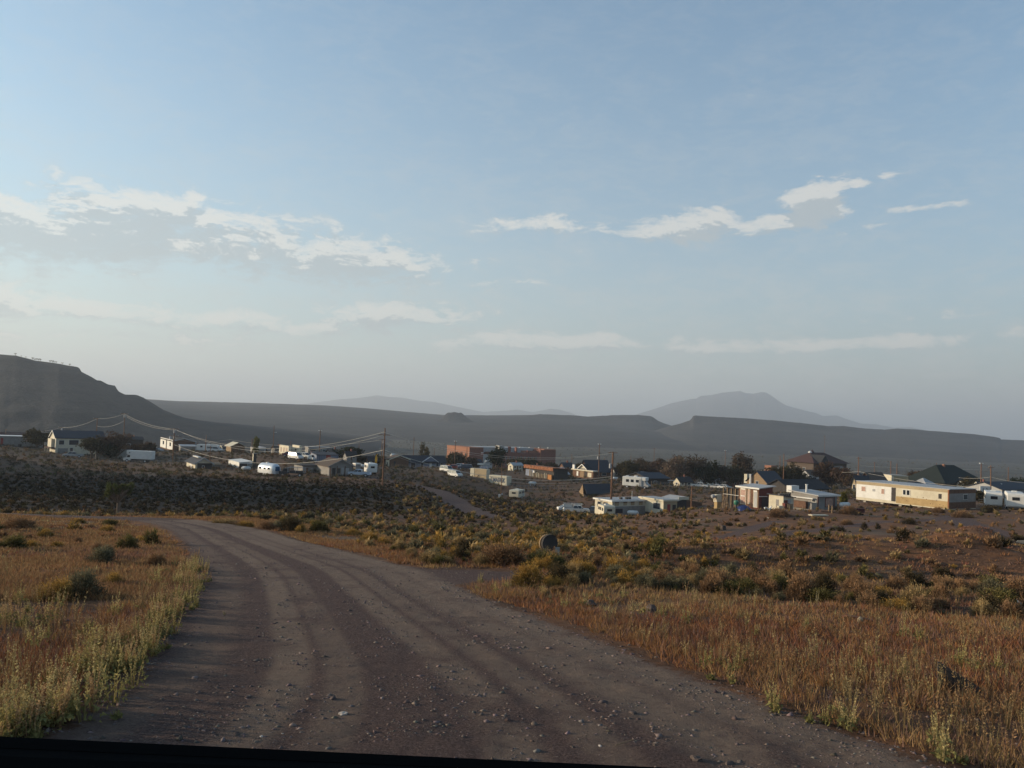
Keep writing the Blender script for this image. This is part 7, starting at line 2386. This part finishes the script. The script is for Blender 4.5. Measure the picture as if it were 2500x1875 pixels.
MB().tube((.45, -.3, 1.0), (.45, .3, 1.0), .02, .02, 6).build('handlebar', M_black, root)
for (u, v, w, h, mm, lb) in ((1905, 1250, .9, .8, M_cream, 'cream crate left in the junk before the patched shed'), (1918, 1250, .7, 1.2, M_red, 'red-brown cupboard standing in the junk before the patched shed'),
                            (1925, 1252, 1.0, 1.1, M_wood, 'weathered wooden box right of the red-brown cupboard'), (1900, 1255, .7, .4, M_grey, 'low grey box at the left end of the junk row')):
    root = empty('junk_box', at(u, v, 119), rnd.uniform(-.3, .5), lb, 'crate')
    MB().box(-w / 2, w / 2, -.35, .35, -.2, h).box(-w / 2 - .03, w / 2 + .03, -.38, .38, h + .002, h + .06).build('crate_box', mm, root)
for i in range(6):
    root = empty('fence_post', at(1895 + i * 16, 1254, 116), 0, 'thin leaning fence post in the row before the shacks', 'post', 'fence posts before the shacks')
    MB().tube((0, 0, -.2), (rnd.uniform(-.08, .08), 0, rnd.uniform(.8, 1.3)), .05, .04, 6).build('post', M_wood, root)

# the vehicle window sill the photograph was taken over
def sill():
    a = P(-300, 1822, .62); b = P(2400, 1936, .92)
    d = (b - a); L = math.hypot(d.x, d.y)
    root = empty('window_sill', a, math.atan2(d.y, d.x), 'black door sill of the vehicle, edge crossing the bottom left corner', 'car door')
    sl_ = d.z
    prof = [(0.0, -.30), (-.02, -.02), (-.016, -.006), (-.008, 0), (.012, .0), (.02, -.008), (.024, -.05), (.024, -.30)]
    V = [(0, y, z) for y, z in prof] + [(L, y, z + sl_) for y, z in prof]
    n = len(prof)
    Fc = [tuple(range(n - 1, -1, -1)), tuple(range(n, 2 * n))] + [(i, (i + 1) % n, (i + 1) % n + n, i + n) for i in range(n)]
    MB().add(V, Fc).build('door_panel', M_sill, root)
    V2 = [(0, .006, .0005), (L, .006, sl_ + .0005), (L, .014, sl_ + .006), (0, .014, .006), (0, .016, .0), (L, .016, sl_)]
    MB().add(V2, [(0, 1, 2, 3), (3, 2, 5, 4), (0, 4, 5, 1), (0, 3, 4), (1, 5, 2)]).build('rubber_seal', M_sill, root)


sill()
# ------------------------------------------------------------------ haze: the air between here and the far mountains
def build_haze():
    x0, x1, y0, y1, z0, z1 = -27000, 27000, -26500, 26500, -150, 570
    V = [(x, y, z) for z in (z0, z1) for y in (y0, y1) for x in (x0, x1)]
    Fc = [(0, 2, 3, 1), (4, 5, 7, 6), (0, 1, 5, 4), (2, 6, 7, 3), (0, 4, 6, 2), (1, 3, 7, 5)]
    m = bpy.data.materials.new('haze'); m.use_nodes = True
    nt = m.node_tree; nt.nodes.clear()
    o_ = nt.nodes.new('ShaderNodeOutputMaterial'); v = nt.nodes.new('ShaderNodeVolumePrincipled')
    v.inputs['Color'].default_value = (.62, .68, .765, 1)
    v.inputs['Density'].default_value = HAZE_D
    v.inputs['Anisotropy'].default_value = .25
    nt.links.new(v.outputs[0], o_.inputs['Volume'])
    m.cycles.homogeneous_volume = True
    tag(mkmesh('haze', V, Fc, m), kind='stuff')


HAZE_D = 0.00015
build_haze()
